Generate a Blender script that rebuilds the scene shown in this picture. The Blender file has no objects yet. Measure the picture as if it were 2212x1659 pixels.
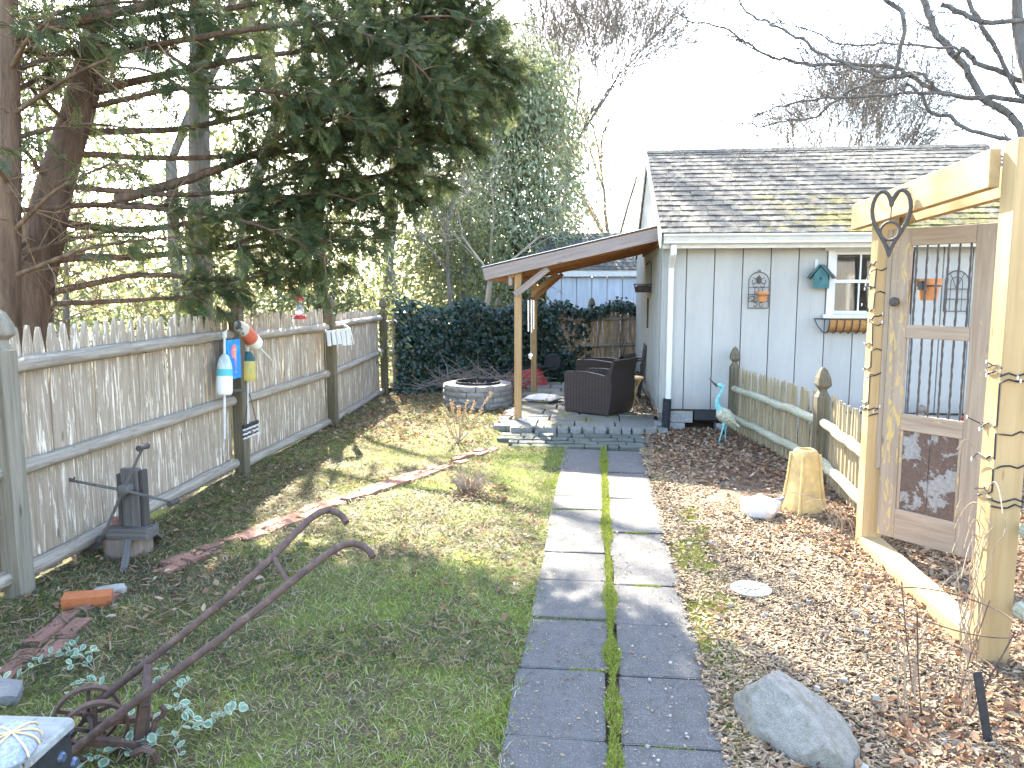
import bpy, bmesh, math, random
import numpy as np
from mathutils import Vector, Matrix, noise as mnoise
R = math.radians
random.seed(7); rng = np.random.default_rng(7)
SC = bpy.context.scene; COL = SC.collection

# ------------------------------------------------------------------ camera
CAMZ = 1.85; PITCH = R(6.87); YAW = R(6.3); FPX = 1660.0
cam = bpy.data.cameras.new('camera'); cam.sensor_width = 36; cam.lens = FPX / 2212 * 36
cam.clip_start = 0.05; cam.clip_end = 2000
camo = bpy.data.objects.new('camera', cam); COL.objects.link(camo)
camo.location = (0, 0, CAMZ); camo.rotation_euler = (R(90) - PITCH, 0, YAW)
SC.camera = camo
# ------------------------------------------------------------------ light
SUN_EL = R(36.0); SUN_AZ = R(-20.5)          # azimuth from +Y, negative = towards -X
world = bpy.data.worlds.new('World'); SC.world = world; world.use_nodes = True
wn = world.node_tree; bg = wn.nodes['Background']
sky = wn.nodes.new('ShaderNodeTexSky'); sky.sky_type = 'NISHITA'; sky.sun_disc = False
sky.sun_elevation = SUN_EL; sky.sun_rotation = SUN_AZ
sky.air_density = 1.0; sky.dust_density = 1.5; sky.ozone_density = 0.6
wn.links.new(sky.outputs[0], bg.inputs[0]); bg.inputs[1].default_value = 0.115
sl = bpy.data.lights.new('sun', 'SUN'); sl.energy = 5.0; sl.angle = R(0.55); sl.color = (1, .92, .78)
so = bpy.data.objects.new('sun', sl); COL.objects.link(so)
SDIR = Vector((math.sin(SUN_AZ) * math.cos(SUN_EL), math.cos(SUN_AZ) * math.cos(SUN_EL), math.sin(SUN_EL)))
so.rotation_euler = (-SDIR).to_track_quat('-Z', 'Y').to_euler(); so.location = (0, 0, 30)
SC.view_settings.view_transform = 'Standard'; SC.view_settings.look = 'None'
SC.view_settings.gamma = 1; SC.view_settings.use_curve_mapping = False
SC.view_settings.exposure = 3.75
SC.cycles.max_bounces = 6; SC.cycles.diffuse_bounces = 3; SC.cycles.glossy_bounces = 2; SC.cycles.transmission_bounces = 4; SC.cycles.transparent_max_bounces = 4

# ------------------------------------------------------------------ survey helpers (photo point -> place in the yard)
def ray(x, y):
    a, b = (x - 1106) / FPX, (829.5 - y) / FPX
    f = math.cos(PITCH) + b * math.sin(PITCH); u = -math.sin(PITCH) + b * math.cos(PITCH)
    return Vector((a * math.cos(YAW) - f * math.sin(YAW), a * math.sin(YAW) + f * math.cos(YAW), u))
CP = Vector((0, 0, CAMZ))
def gp(x, y, z=0): d = ray(x, y); return CP + d * ((z - CAMZ) / d.z)
def ay(x, y, Y): d = ray(x, y); return CP + d * (Y / d.y)
def ax(x, y, X): d = ray(x, y); return CP + d * (X / d.x)
def rnd(a, b): return random.uniform(a, b)

# ------------------------------------------------------------------ object helpers
W = {}
def place(o, parent, M):
    W[o.name] = M
    if parent is not None:
        o.parent = parent; o.matrix_parent_inverse = W[parent.name].inverted()
    o.matrix_basis = M
    return o
def thing(name, label, cat, loc=(0, 0, 0), group=None, kind=None):
    o = bpy.data.objects.new(name, None); COL.objects.link(o); o.empty_display_size = .1
    place(o, None, Matrix.Translation(Vector(loc)))
    return tag(o, label, cat, group, kind)
def tag(o, label=None, cat=None, group=None, kind=None):
    if label: o['label'] = label
    if cat: o['category'] = cat
    if group: o['group'] = group
    if kind: o['kind'] = kind
    return o
def inst(name, mesh, parent=None, M=None, mat=None):
    o = bpy.data.objects.new(name, mesh); COL.objects.link(o)
    return place(o, parent, M or Matrix())
def TRS(loc, rot=(0, 0, 0), s=(1, 1, 1)):
    if isinstance(s, (int, float)): s = (s, s, s)
    from mathutils import Euler
    return Matrix.LocRotScale(Vector(loc), Euler(rot), Vector(s))
def frame(p0, p1, up=(0, 0, 1)):
    """matrix with local Z from p0 to p1"""
    p0 = Vector(p0); z = (Vector(p1) - p0).normalized(); up = Vector(up)
    if abs(z.dot(up)) > .98: up = Vector((0, 1, 0)) if abs(z.y) < .9 else Vector((1, 0, 0))
    x = up.cross(z).normalized(); y = z.cross(x)
    return Matrix(((x.x, y.x, z.x, p0.x), (x.y, y.y, z.y, p0.y), (x.z, y.z, z.z, p0.z), (0, 0, 0, 1)))

class MB:
    def __init__(s): s.v = []; s.f = []
    def add(s, vs, fs, M=None):
        n = len(s.v)
        s.v += [tuple(M @ Vector(v)) if M is not None else tuple(v) for v in vs]
        s.f += [tuple(i + n for i in f) for f in fs]; return s
    def box(s, c, size, M=None, ch=0.0):
        hx, hy, hz = [q / 2 for q in size]; c = Vector(c)
        if ch <= 0:
            vs = [c + Vector((a * hx, b * hy, d * hz)) for a in (-1, 1) for b in (-1, 1) for d in (-1, 1)]
            return s.add(vs, [(0, 1, 3, 2), (4, 6, 7, 5), (0, 4, 5, 1), (2, 3, 7, 6), (0, 2, 6, 4), (1, 5, 7, 3)], M)
        ch = min(ch, hx * .9, hy * .9, hz * .9); vs = []; ix = {}
        for a in (-1, 1):
            for b in (-1, 1):
                for d in (-1, 1):
                    for k in range(3):
                        h = [hx - ch, hy - ch, hz - ch]; h[k] += ch
                        ix[a, b, d, k] = len(vs); vs.append(c + Vector((a * h[0], b * h[1], d * h[2])))
        F = []
        for q in (-1, 1):
            F.append([ix[q, b, d, 0] for b, d in ((-1, -1), (1, -1), (1, 1), (-1, 1))])
            F.append([ix[a, q, d, 1] for a, d in ((-1, -1), (1, -1), (1, 1), (-1, 1))])
            F.append([ix[a, b, q, 2] for a, b in ((-1, -1), (1, -1), (1, 1), (-1, 1))])
            for r in (-1, 1):
                F.append([ix[q, r, -1, 0], ix[q, r, 1, 0], ix[q, r, 1, 1], ix[q, r, -1, 1]])
                F.append([ix[q, -1, r, 0], ix[q, 1, r, 0], ix[q, 1, r, 2], ix[q, -1, r, 2]])
                F.append([ix[-1, q, r, 1], ix[1, q, r, 1], ix[1, q, r, 2], ix[-1, q, r, 2]])
                for t in (-1, 1): F.append([ix[q, r, t, 0], ix[q, r, t, 1], ix[q, r, t, 2]])
        return s.add(vs, F, M)
    def bar(s, p0, p1, w, h, up=(0, 0, 1), ch=0):
        L = (Vector(p1) - Vector(p0)).length
        return s.box((0, 0, L / 2), (w, h, L), frame(p0, p1, up), ch)
    def tube(s, pts, r, n=8, cap=True, closed=False):
        pts = [Vector(p) for p in pts]; m = len(pts)
        rs = [r] * m if isinstance(r, (int, float)) else list(r)
        vs = []; prev = None
        for i, p in enumerate(pts):
            if closed: t = pts[(i + 1) % m] - pts[i - 1]
            else: t = pts[min(i + 1, m - 1)] - pts[max(i - 1, 0)]
            t.normalize()
            if prev is None:
                u = Vector((0, 0, 1)) if abs(t.z) < .9 else Vector((1, 0, 0))
                x = u.cross(t).normalized()
            else:
                x = prev - t * prev.dot(t)
                x = x.normalized() if x.length > 1e-6 else t.orthogonal().normalized()
            prev = x; y = t.cross(x)
            for k in range(n):
                a = 2 * math.pi * k / n; vs.append(p + (x * math.cos(a) + y * math.sin(a)) * rs[i])
        F = []
        for i in range(m if closed else m - 1):
            j = (i + 1) % m
            for k in range(n): F.append((i * n + k, i * n + (k + 1) % n, j * n + (k + 1) % n, j * n + k))
        if cap and not closed: F.append(tuple(range(n - 1, -1, -1))); F.append(tuple(range((m - 1) * n, m * n)))
        return s.add(vs, F)
    def lathe(s, prof, n=16, M=None, a0=0, a1=2 * math.pi, ring=False):
        full = abs(a1 - a0 - 2 * math.pi) < 1e-4; vs = []; F = []; m = len(prof); cols = n if full else n + 1
        for k in range(cols):
            a = a0 + (a1 - a0) * k / n
            for r, z in prof: vs.append((r * math.cos(a), r * math.sin(a), z))
        for k in range(n):
            k2 = (k + 1) % cols
            for i in range(m if ring else m - 1): F.append((k * m + i, k2 * m + i, k2 * m + (i + 1) % m, k * m + (i + 1) % m))
        if full and not ring:
            if prof[0][0] > 1e-5: F.append(tuple(k * m for k in range(n - 1, -1, -1)))
            if prof[-1][0] > 1e-5: F.append(tuple(k * m + m - 1 for k in range(n)))
        return s.add(vs, F, M)
    def prism(s, poly, d0, d1, M=None):
        """poly in local XZ, depth along local Y"""
        n = len(poly); vs = [(x, d0, z) for x, z in poly] + [(x, d1, z) for x, z in poly]
        F = [tuple(range(n)), tuple(range(2 * n - 1, n - 1, -1))] + [(i, (i + 1) % n, n + (i + 1) % n, n + i) for i in range(n)]
        return s.add(vs, F, M)
    def mesh(s, name, mat, smooth=False, recalc=True, ang=38):
        me = bpy.data.meshes.new(name); me.from_pydata(s.v, [], s.f)
        if recalc:
            b = bmesh.new(); b.from_mesh(me); bmesh.ops.remove_doubles(b, verts=b.verts, dist=1e-5)
            bmesh.ops.recalc_face_normals(b, faces=b.faces); b.to_mesh(me); b.free()
        if mat: me.materials.append(mat)
        if smooth:
            me.polygons.foreach_set('use_smooth', [True] * len(me.polygons)); me.set_sharp_from_angle(angle=R(ang))
        me.update(); return me
    def build(s, name, mat, parent=None, smooth=False, recalc=True, ang=38):
        """geometry given in world coordinates"""
        M = W[parent.name].copy() if parent is not None else Matrix.Translation(Vector(s.v[0]))
        if parent is not None: M = Matrix.Translation(M.to_translation())
        I = M.inverted(); s.v = [tuple(I @ Vector(v)) for v in s.v]
        return inst(name, s.mesh(name, mat, smooth, recalc, ang), parent, M)
def bar_obj(name, p0, p1, w, h, mat, parent=None, up=(0, 0, 1), ch=.004):
    L = (Vector(p1) - Vector(p0)).length
    return inst(name, MB().box((0, 0, L / 2), (w, h, L), None, ch).mesh(name, mat), parent, frame(p0, p1, up))
def rod_obj(name, p0, p1, r0, r1, mat, parent=None, n=10, wob=0.0, seg=10, flat=1.0):
    """round rail, local Z along its length, a little uneven"""
    L = (Vector(p1) - Vector(p0)).length; b = MB()
    k0 = rnd(0, 50)
    pts = [(mnoise.noise((k0, i * .8, 0)) * wob, mnoise.noise((k0, i * .8, 9)) * wob, L * i / seg) for i in range(seg + 1)]
    rs = [(r0 + (r1 - r0) * i / seg) * (1 + .12 * mnoise.noise((k0 + 5, i * 1.3, 3))) for i in range(seg + 1)]
    b.tube(pts, rs, n)
    b.v = [(x, y * flat, z) for x, y, z in b.v]
    return inst(name, b.mesh(name, mat, True), parent, frame(p0, p1))
def fast(name, V, F, mat, col=None, smooth=False):
    V = np.asarray(V, dtype=np.float32); F = np.asarray(F, dtype=np.int32)
    me = bpy.data.meshes.new(name); k = F.shape[1]
    me.vertices.add(len(V)); me.vertices.foreach_set('co', V.ravel())
    me.loops.add(F.size); me.loops.foreach_set('vertex_index', F.ravel())
    me.polygons.add(len(F)); me.polygons.foreach_set('loop_start', np.arange(0, F.size, k, dtype=np.int32))
    if smooth: me.polygons.foreach_set('use_smooth', np.ones(len(F), dtype=bool))
    if col is not None:
        ca = me.color_attributes.new('col', 'FLOAT_COLOR', 'POINT')
        c4 = np.ones((len(V), 4), dtype=np.float32); c4[:, :3] = col; ca.data.foreach_set('color', c4.ravel())
    me.update(calc_edges=True); me.validate(); me.materials.append(mat)
    return me
def scatter(tV, tF, P, A, B, C, S, jit=None):
    """copies of template verts: P + S*(A*x + B*y + C*z); arrays (n,3), S (n,) or (n,3)"""
    n = len(P); m = len(tV); tV = np.asarray(tV, dtype=np.float32); tF = np.asarray(tF)
    S = np.asarray(S, dtype=np.float32)
    if S.ndim == 1: S = np.repeat(S[:, None], 3, 1)
    V = P[:, None, :] + (A[:, None, :] * (tV[None, :, 0:1] * S[:, None, 0:1]) + B[:, None, :] * (tV[None, :, 1:2] * S[:, None, 1:2])
                         + C[:, None, :] * (tV[None, :, 2:3] * S[:, None, 2:3]))
    F = tF[None, :, :] + (np.arange(n) * m)[:, None, None]
    return V.reshape(-1, 3), F.reshape(-1, tF.shape[1])
def basis(D, roll=None):
    """orthonormal frames with A along D"""
    D = D / np.maximum(np.linalg.norm(D, axis=1, keepdims=True), 1e-9)
    U = np.tile(np.array([[0., 0., 1.]]), (len(D), 1)); U[np.abs(D[:, 2]) > .95] = (1, 0, 0)
    B = np.cross(U, D); B /= np.linalg.norm(B, axis=1, keepdims=True); C = np.cross(D, B)
    if roll is not None:
        c, s = np.cos(roll)[:, None], np.sin(roll)[:, None]; B, C = B * c + C * s, C * c - B * s
    return D, B, C
def segs(P0, P1, R0, R1, n=5):
    P0, P1 = np.asarray(P0, float), np.asarray(P1, float); R0, R1 = np.asarray(R0, float), np.asarray(R1, float)
    D, B, C = basis(P1 - P0); V = np.zeros((len(P0), 2 * n, 3))
    for k in range(n):
        a = 2 * math.pi * k / n; o = B * math.cos(a) + C * math.sin(a)
        V[:, k] = P0 + o * R0[:, None]; V[:, n + k] = P1 + o * R1[:, None]
    f = np.array([(k, (k + 1) % n, n + (k + 1) % n, n + k) for k in range(n)])
    F = f[None] + (np.arange(len(P0)) * 2 * n)[:, None, None]
    return V.reshape(-1, 3), F.reshape(-1, 4)

# ------------------------------------------------------------------ material helpers
class NT:
    def __init__(s, name, rough=.8, spec=.3):
        s.m = bpy.data.materials.new(name); s.m.use_nodes = True; s.t = s.m.node_tree
        s.b = s.t.nodes['Principled BSDF']; s.out = s.t.nodes['Material Output']
        s.b.inputs['Roughness'].default_value = rough; s.b.inputs['Specular IOR Level'].default_value = spec
    def n(s, typ, **kw):
        nd = s.t.nodes.new(typ)
        for k, v in kw.items():
            if k in nd.inputs: s.put(nd.inputs[k], v)
            else: setattr(nd, k, v)
        return nd
    def put(s, sock, v):
        if hasattr(v, 'is_output'): s.t.links.new(v, sock)
        elif isinstance(v, (tuple, list)) and len(v) == 3 and sock.type == 'RGBA': sock.default_value = (*v, 1)
        else: sock.default_value = v
    def vec(s, scale=(1, 1, 1), rand=True, kind='Object'):
        tc = s.n('ShaderNodeTexCoord'); mp = s.n('ShaderNodeMapping'); s.t.links.new(tc.outputs[kind], mp.inputs[0])
        mp.inputs['Scale'].default_value = scale
        if rand:
            oi = s.n('ShaderNodeObjectInfo'); mu = s.n('ShaderNodeMath', operation='MULTIPLY'); s.put(mu.inputs[0], oi.outputs['Random']); mu.inputs[1].default_value = 37.0
            cb = s.n('ShaderNodeCombineXYZ')
            for i in range(3): s.put(cb.inputs[i], mu.outputs[0])
            s.put(mp.inputs['Location'], cb.outputs[0])
        return mp.outputs[0]
    def noise(s, v, scale, detail=4, rough=.6, dist=0.0):
        nd = s.n('ShaderNodeTexNoise'); s.put(nd.inputs['Vector'], v)
        nd.inputs['Scale'].default_value = scale; nd.inputs['Detail'].default_value = detail
        nd.inputs['Roughness'].default_value = rough; nd.inputs['Distortion'].default_value = dist
        return nd.outputs[0]
    def ramp(s, fac, *stops, mode='LINEAR'):
        nd = s.n('ShaderNodeValToRGB'); s.put(nd.inputs[0], fac); cr = nd.color_ramp; cr.interpolation = mode
        while len(cr.elements) < len(stops): cr.elements.new(.5)
        for e, (p, c) in zip(cr.elements, stops):
            e.position = p; e.color = (*c, 1) if isinstance(c, (tuple, list)) else (c, c, c, 1)
        return nd.outputs[0]
    def mix(s, fac, a, b, mode='MIX'):
        nd = s.n('ShaderNodeMix', data_type='RGBA', blend_type=mode)
        s.put(nd.inputs[0], fac); s.put(nd.inputs[6], a); s.put(nd.inputs[7], b); return nd.outputs[2]
    def math(s, op, a, b=0.0, c=0.0):
        nd = s.n('ShaderNodeMath', operation=op); s.put(nd.inputs[0], a); s.put(nd.inputs[1], b); s.put(nd.inputs[2], c); return nd.outputs[0]
    def objrand(s): return s.n('ShaderNodeObjectInfo').outputs['Random']
    def color(s, c): s.put(s.b.inputs['Base Color'], c); return s
    def rough(s, r): s.put(s.b.inputs['Roughness'], r); return s
    def bump(s, h, strength=.4, dist=.01):
        nd = s.n('ShaderNodeBump'); s.put(nd.inputs['Height'], h); nd.inputs['Strength'].default_value = strength
        nd.inputs['Distance'].default_value = dist; s.put(s.b.inputs['Normal'], nd.outputs[0]); return s
    def translucent(s, col, fac):
        tr = s.n('ShaderNodeBsdfTranslucent'); s.put(tr.inputs[0], col)
        mx = s.n('ShaderNodeMixShader'); mx.inputs[0].default_value = fac
        s.t.links.new(s.b.outputs[0], mx.inputs[1]); s.t.links.new(tr.outputs[0], mx.inputs[2]); s.t.links.new(mx.outputs[0], s.out.inputs[0]); return s
def plain(name, c, rough=.6, spec=.4, var=.25, scale=12, metal=0.0, bump=0.0, dark=None):
    t = NT(name, rough, spec); v = t.vec(); f = t.noise(v, scale, 5)
    d = dark or tuple(q * (1 - var) for q in c); l = tuple(min(1, q * (1 + var * .6)) for q in c)
    t.color(t.ramp(f, (.3, d), (.7, l))); t.b.inputs['Metallic'].default_value = metal
    if bump: t.bump(t.noise(v, scale * 3, 4), bump, .006)
    return t.m
def wood(name, light, dark, grain=60, patch=None, patch_amt=.5, rough=.85, bump=.5, knots=True, tint=.25, patch_scale=(9, 9, .8)):
    """grain along local Z; optional flaking patch colour"""
    t = NT(name, rough, .2); v = t.vec((1, 1, .045)); g = t.noise(v, grain, 5, .65, .3)
    c = t.ramp(g, (.3, dark), (.68, light))
    b2 = t.noise(t.vec((1, 1, .3)), 5, 3); c = t.mix(t.math('MULTIPLY', b2, .5), c, tuple(q * .6 for q in dark))
    r = t.objrand(); c = t.mix(t.math('MULTIPLY', r, tint), c, tuple(q * .55 for q in light))
    h = g
    if patch:
        p = t.noise(t.vec(patch_scale), 3.2, 6, .72, .6)
        pf = t.ramp(p, (patch_amt, 0), (patch_amt + .05, 1)); c = t.mix(pf, c, patch); h = t.math('MULTIPLY_ADD', pf, .35, g)
    if knots:
        vo = t.n('ShaderNodeTexVoronoi'); t.put(vo.inputs['Vector'], t.vec((9, 9, 2.2))); vo.inputs['Scale'].default_value = 1.0
        k = t.ramp(vo.outputs['Distance'], (.05, 1), (.11, 0)); c = t.mix(t.math('MULTIPLY', k, .75), c, tuple(q * .35 for q in dark))
    t.color(c).bump(h, bump, .004); return t.m
def vcol(name, rough=.8, trans=0.0, spec=.25, bump=0):
    t = NT(name, rough, spec); a = t.n('ShaderNodeAttribute', attribute_name='col'); c = a.outputs[0]
    f = t.noise(t.vec(rand=False), 40, 3); c = t.mix(t.math('MULTIPLY', f, .5), c, t.mix(1, c, (.45, .42, .38), 'MULTIPLY'))
    t.color(c)
    if trans: t.translucent(c, trans)
    return t.m
# ================================================================== materials
MT = {}
MT['picket'] = wood('weathered_picket', (.50, .41, .30), (.26, .20, .14), 55, (.72, .63, .50), .545, patch_scale=(13, 13, .8), tint=.35)
MT['picket_far'] = wood('weathered_picket_warm', (.62, .46, .30), (.32, .22, .13), 55, (.70, .58, .43), .55, patch_scale=(14, 14, .9), tint=.3)
MT['rail'] = wood('weathered_rail', (.47, .41, .33), (.21, .175, .13), 40, (.23, .175, .125), .57, patch_scale=(14, 14, 2.5), tint=.12, bump=.8)
MT['post'] = wood('old_fence_post', (.20, .17, .11), (.075, .062, .04), 40, (.16, .17, .09), .6, tint=.15)
MT['post_grey'] = wood('grey_fence_post', (.33, .29, .22), (.16, .135, .095), 40, (.24, .25, .16), .62, tint=.1)
MT['pine'] = wood('new_pine', (.50, .36, .185), (.38, .255, .12), 28, tint=.08, bump=.2, rough=.7)
MT['pine_aged'] = wood('aged_pine', (.50, .33, .17), (.34, .20, .09), 30, tint=.15, bump=.25)
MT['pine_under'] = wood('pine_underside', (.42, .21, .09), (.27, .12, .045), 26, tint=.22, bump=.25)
MT['fascia'] = wood('greyed_fascia', (.40, .34, .31), (.24, .19, .17), 40, tint=.1)
MT['picket_low'] = wood('lichen_picket', (.44, .36, .23), (.2, .155, .085), 45, (.34, .35, .23), .6, tint=.2)
MT['rail_low'] = wood('lichen_rail', (.52, .45, .30), (.25, .205, .12), 35, (.40, .45, .36), .5, patch_scale=(22, 22, 14), tint=.1)
MT['door'] = wood('peeled_door', (.44, .345, .255), (.27, .195, .135), 40, (.48, .34, .13), .63, patch_scale=(8, 8, 2.5), tint=.1)
MT['door_stile'] = wood('peeled_door_ochre', (.44, .345, .255), (.27, .195, .135), 40, (.48, .34, .13), .54, patch_scale=(8, 8, 2.5), tint=.1)
MT['grey_old'] = wood('grey_driftwood', (.19, .17, .15), (.075, .066, .058), 45, tint=.2)
MT['dark_old'] = wood('dark_old_wood', (.11, .095, .085), (.045, .038, .034), 45, tint=.2)
MT['stump'] = wood('stump_wood', (.34, .27, .22), (.17, .13, .10), 35, tint=.1)
MT['white_old'] = wood('white_flaked_wood', (.78, .78, .74), (.55, .53, .49), 40, (.35, .31, .27), .66, patch_scale=(9, 9, 5), tint=.1)
MT['white'] = plain('white_paint', (.60, .59, .56), .55, .4, .08, 6)
MT['fascia_white'] = plain('gutter_white', (.55, .535, .49), .45, .4, .12, 9)
MT['iron'] = plain('black_iron', (.035, .033, .032), .5, .5, .3, 20)
MT['ironbrown'] = plain('dark_iron', (.06, .05, .045), .6, .4, .3, 20)
MT['terracotta'] = plain('terracotta', (.52, .22, .085), .8, .25, .22, 10)
MT['black'] = plain('black_rubber', (.022, .023, .026), .6, .4, .3, 30, bump=.2)
MT['red_plastic'] = plain('red_tray', (.42, .045, .04), .4, .5, .2, 4)
MT['teal'] = plain('verdigris', (.20, .50, .47), .6, .4, .25, 25)
MT['feather'] = plain('feather_metal', (.50, .44, .28), .6, .4, .5, 45, dark=(.16, .2, .17))
MT['ceramic'] = plain('white_ceramic', (.58, .57, .55), .3, .6, .07, 5)
MT['pedestal'] = plain('buff_concrete', (.50, .36, .16), .9, .2, .22, 14, bump=.5)
MT['nylon'] = plain('faded_cord', (.45, .40, .30), .8, .2, .2, 30)
MT['dryleafplant'] = plain('dry_flower', (.55, .36, .17), .8, .2, .3, 30)
MT['stick'] = plain('dry_stem', (.34, .26, .18), .85, .2, .3, 30)
MT['brush'] = plain('brushwood', (.30, .24, .19), .85, .2, .4, 30)
MT['coco'] = plain('coco_liner', (.46, .24, .09), .95, .1, .4, 60, bump=.8)
MT['brass'] = plain('tube_aluminium', (.75, .75, .74), .25, .6, .05, 5, metal=.9)
MT['rattan'] = plain('rattan', (.60, .44, .22), .6, .4, .2, 30)
MT['dark_iv'] = plain('vine_stem', (.16, .11, .075), .9, .2, .3, 30)

def mat_paint():
    t = NT('board_paint', .6, .35); v = t.vec((1, 1, .25)); f = t.noise(v, 3, 6, .7)
    c = t.ramp(f, (.35, (.335, .325, .300)), (.7, (.40, .385, .350)))
    sc = t.noise(t.vec((1.2, 1.2, 1)), 9, 6, .75); c = t.mix(t.ramp(sc, (.66, 0), (.72, .6)), c, (.38, .375, .36))
    st = t.noise(t.vec((14, 14, .5)), 2, 4); c = t.mix(t.math('MULTIPLY', t.ramp(st, (.55, 0), (.8, 1)), .3), c, (.22, .222, .22))
    # splash dirt low on the boards
    z = t.n('ShaderNodeSeparateXYZ'); g = t.n('ShaderNodeNewGeometry'); t.put(z.inputs[0], g.outputs['Position'])
    dz = t.math('MULTIPLY_ADD', t.noise(t.vec((3, 3, 3)), 2), .25, z.outputs[2])
    c = t.mix(t.ramp(dz, (.42, .5), (.62, 0)), c, (.18, .18, .17))
    t.color(c).bump(t.noise(t.vec((30, 30, 1)), 3, 5), .25, .003); return t.m
MT['paint'] = mat_paint()
def mat_paint2():
    t = NT('board_paint_blue', .7, .25); f = t.noise(t.vec((6, 6, .4)), 2.5, 6, .7)
    c = t.ramp(f, (.35, (.33, .36, .40)), (.65, (.47, .50, .53))); c = t.mix(t.math('MULTIPLY', t.objrand(), .25), c, (.32, .32, .33)); t.color(c); return t.m
MT['paint_far'] = mat_paint2()
def mat_shingle():
    t = NT('lichen_shingle', .92, .15); g = t.n('ShaderNodeNewGeometry'); P = g.outputs['Position']
    f = t.noise(P, 90, 3, .7); r = t.objrand()
    c = t.ramp(r, (0, (.066, .061, .056)), (.35, (.09, .082, .07)), (.7, (.112, .102, .085)), (1, (.074, .07, .066)))
    c = t.mix(f, c, t.mix(1, c, (.62, .62, .62), 'MULTIPLY'))
    li = t.ramp(t.noise(P, 6, 8, .75, .4), (.48, 0), (.62, 1)); c = t.mix(t.math('MULTIPLY', li, .6), c, (.17, .165, .135))
    li2 = t.ramp(t.noise(P, 26, 5, .7), (.62, 0), (.68, 1)); c = t.mix(t.math('MULTIPLY', li2, .8), c, (.27, .27, .235))
    sp = t.n('ShaderNodeSeparateXYZ'); t.put(sp.inputs[0], P)
    z = t.ramp(sp.outputs[2], (0, 1), (1, 0))
    low = t.math('SUBTRACT', 3.45, sp.outputs[2]); low = t.math('MULTIPLY', low, .55)
    xr = t.math('MULTIPLY', t.math('SUBTRACT', sp.outputs[0], 1.9), .35)
    mo = t.math('ADD', t.noise(P, 2.6, 6, .7), t.math('MULTIPLY', t.math('MINIMUM', low, xr), .55))
    mf = t.ramp(mo, (.60, 0), (.70, 1)); c = t.mix(t.math('MULTIPLY', mf, .85), c, t.ramp(t.noise(P, 30, 3), (.4, (.065, .055, .02)), (.6, (.17, .15, .035))))
    t.color(c).bump(t.noise(P, 70, 5, .7), .7, .008); return t.m
MT['shingle'] = mat_shingle()
def mat_paver():
    t = NT('concrete_paver', .9, .25); v = t.vec((1, 1, 1)); n1 = t.noise(v, 7, 5, .65); n2 = t.noise(v, 75, 3, .75); n3 = t.noise(v, 34, 4, .8)
    c = t.ramp(n1, (.3, (.058, .057, .056)), (.7, (.10, .097, .092)))
    c = t.mix(t.ramp(n2, (.54, 0), (.62, 1)), c, (.19, .187, .18)); c = t.mix(t.ramp(n3, (.60, 0), (.70, .8)), c, (.17, .155, .13))
    c = t.mix(t.math('MULTIPLY', t.objrand(), .2), c, (.12, .115, .105)); n4 = t.noise(v, 3.3, 5, .7); c = t.mix(t.ramp(n4, (.57, 0), (.72, .35)), c, (.085, .088, .05))
    t.color(c).bump(t.math('ADD', n2, n3), .6, .006); return t.m
MT['paver'] = mat_paver()
def stone(name, cols, scale=8, moss=None, bump=.7, rough=.9):
    t = NT(name, rough, .25); v = t.vec(); n1 = t.noise(v, scale, 8, .7, .2)
    k = len(cols); c = t.ramp(n1, *[(.28 + .44 * i / (k - 1), q) for i, q in enumerate(cols)])
    n2 = t.noise(v, scale * 9, 4, .7); c = t.mix(t.ramp(n2, (.45, 0), (.75, .6)), c, tuple(min(1, q * 1.7) for q in cols[-1]))
    c = t.mix(t.math('MULTIPLY', t.objrand(), .3), c, tuple(q * .6 for q in cols[0]))
    if moss: c = t.mix(t.ramp(t.noise(v, scale * .6, 6, .7), (.55, 0), (.62, .85)), c, moss)
    t.color(c).bump(t.math('ADD', n1, n2), bump, .012); return t.m
MT['block'] = stone('fire_pit_block', [(.20, .19, .185), (.27, .255, .24), (.34, .32, .29)], 9)
MT['flag'] = stone('patio_flag', [(.14, .138, .13), (.20, .19, .17), (.23, .215, .185)], 4, (.30, .27, .05), .4)
MT['slab'] = stone('mossy_slab', [(.075, .08, .072), (.125, .13, .112), (.18, .18, .15)], 9, (.11, .14, .06), .8)
MT['cobble'] = stone('granite_cobble', [(.13, .13, .12), (.21, .205, .185), (.31, .295, .26)], 9, (.12, .13, .08), .6)
MT['rock'] = stone('granite_rock', [(.17, .155, .13), (.27, .25, .21), (.38, .355, .305)], 5, (.22, .215, .15), 1.0)
MT['foundation'] = stone('foundation_block', [(.22, .22, .215), (.28, .275, .265), (.33, .32, .3)], 6, None, .4)
MT['plaque'] = stone('cast_plaque', [(.28, .26, .22), (.36, .34, .29), (.44, .42, .36)], 10, None, .3)
MT['brick'] = stone('old_brick', [(.20, .095, .065), (.28, .14, .10), (.33, .19, .145)], 8, None, .6)
MT['brick_orange'] = stone('orange_brick', [(.33, .09, .03), (.45, .14, .05), (.5, .19, .08)], 8, None, .5)
def mat_rust():
    t = NT('rusty_steel', .85, .3); v = t.vec(); n1 = t.noise(v, 18, 6, .7)
    c = t.ramp(n1, (.3, (.055, .036, .029)), (.55, (.10, .062, .047)), (.75, (.17, .11, .08))); t.color(c).bump(t.noise(v, 90, 4), .5, .004); return t.m
MT['rust'] = mat_rust()
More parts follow.
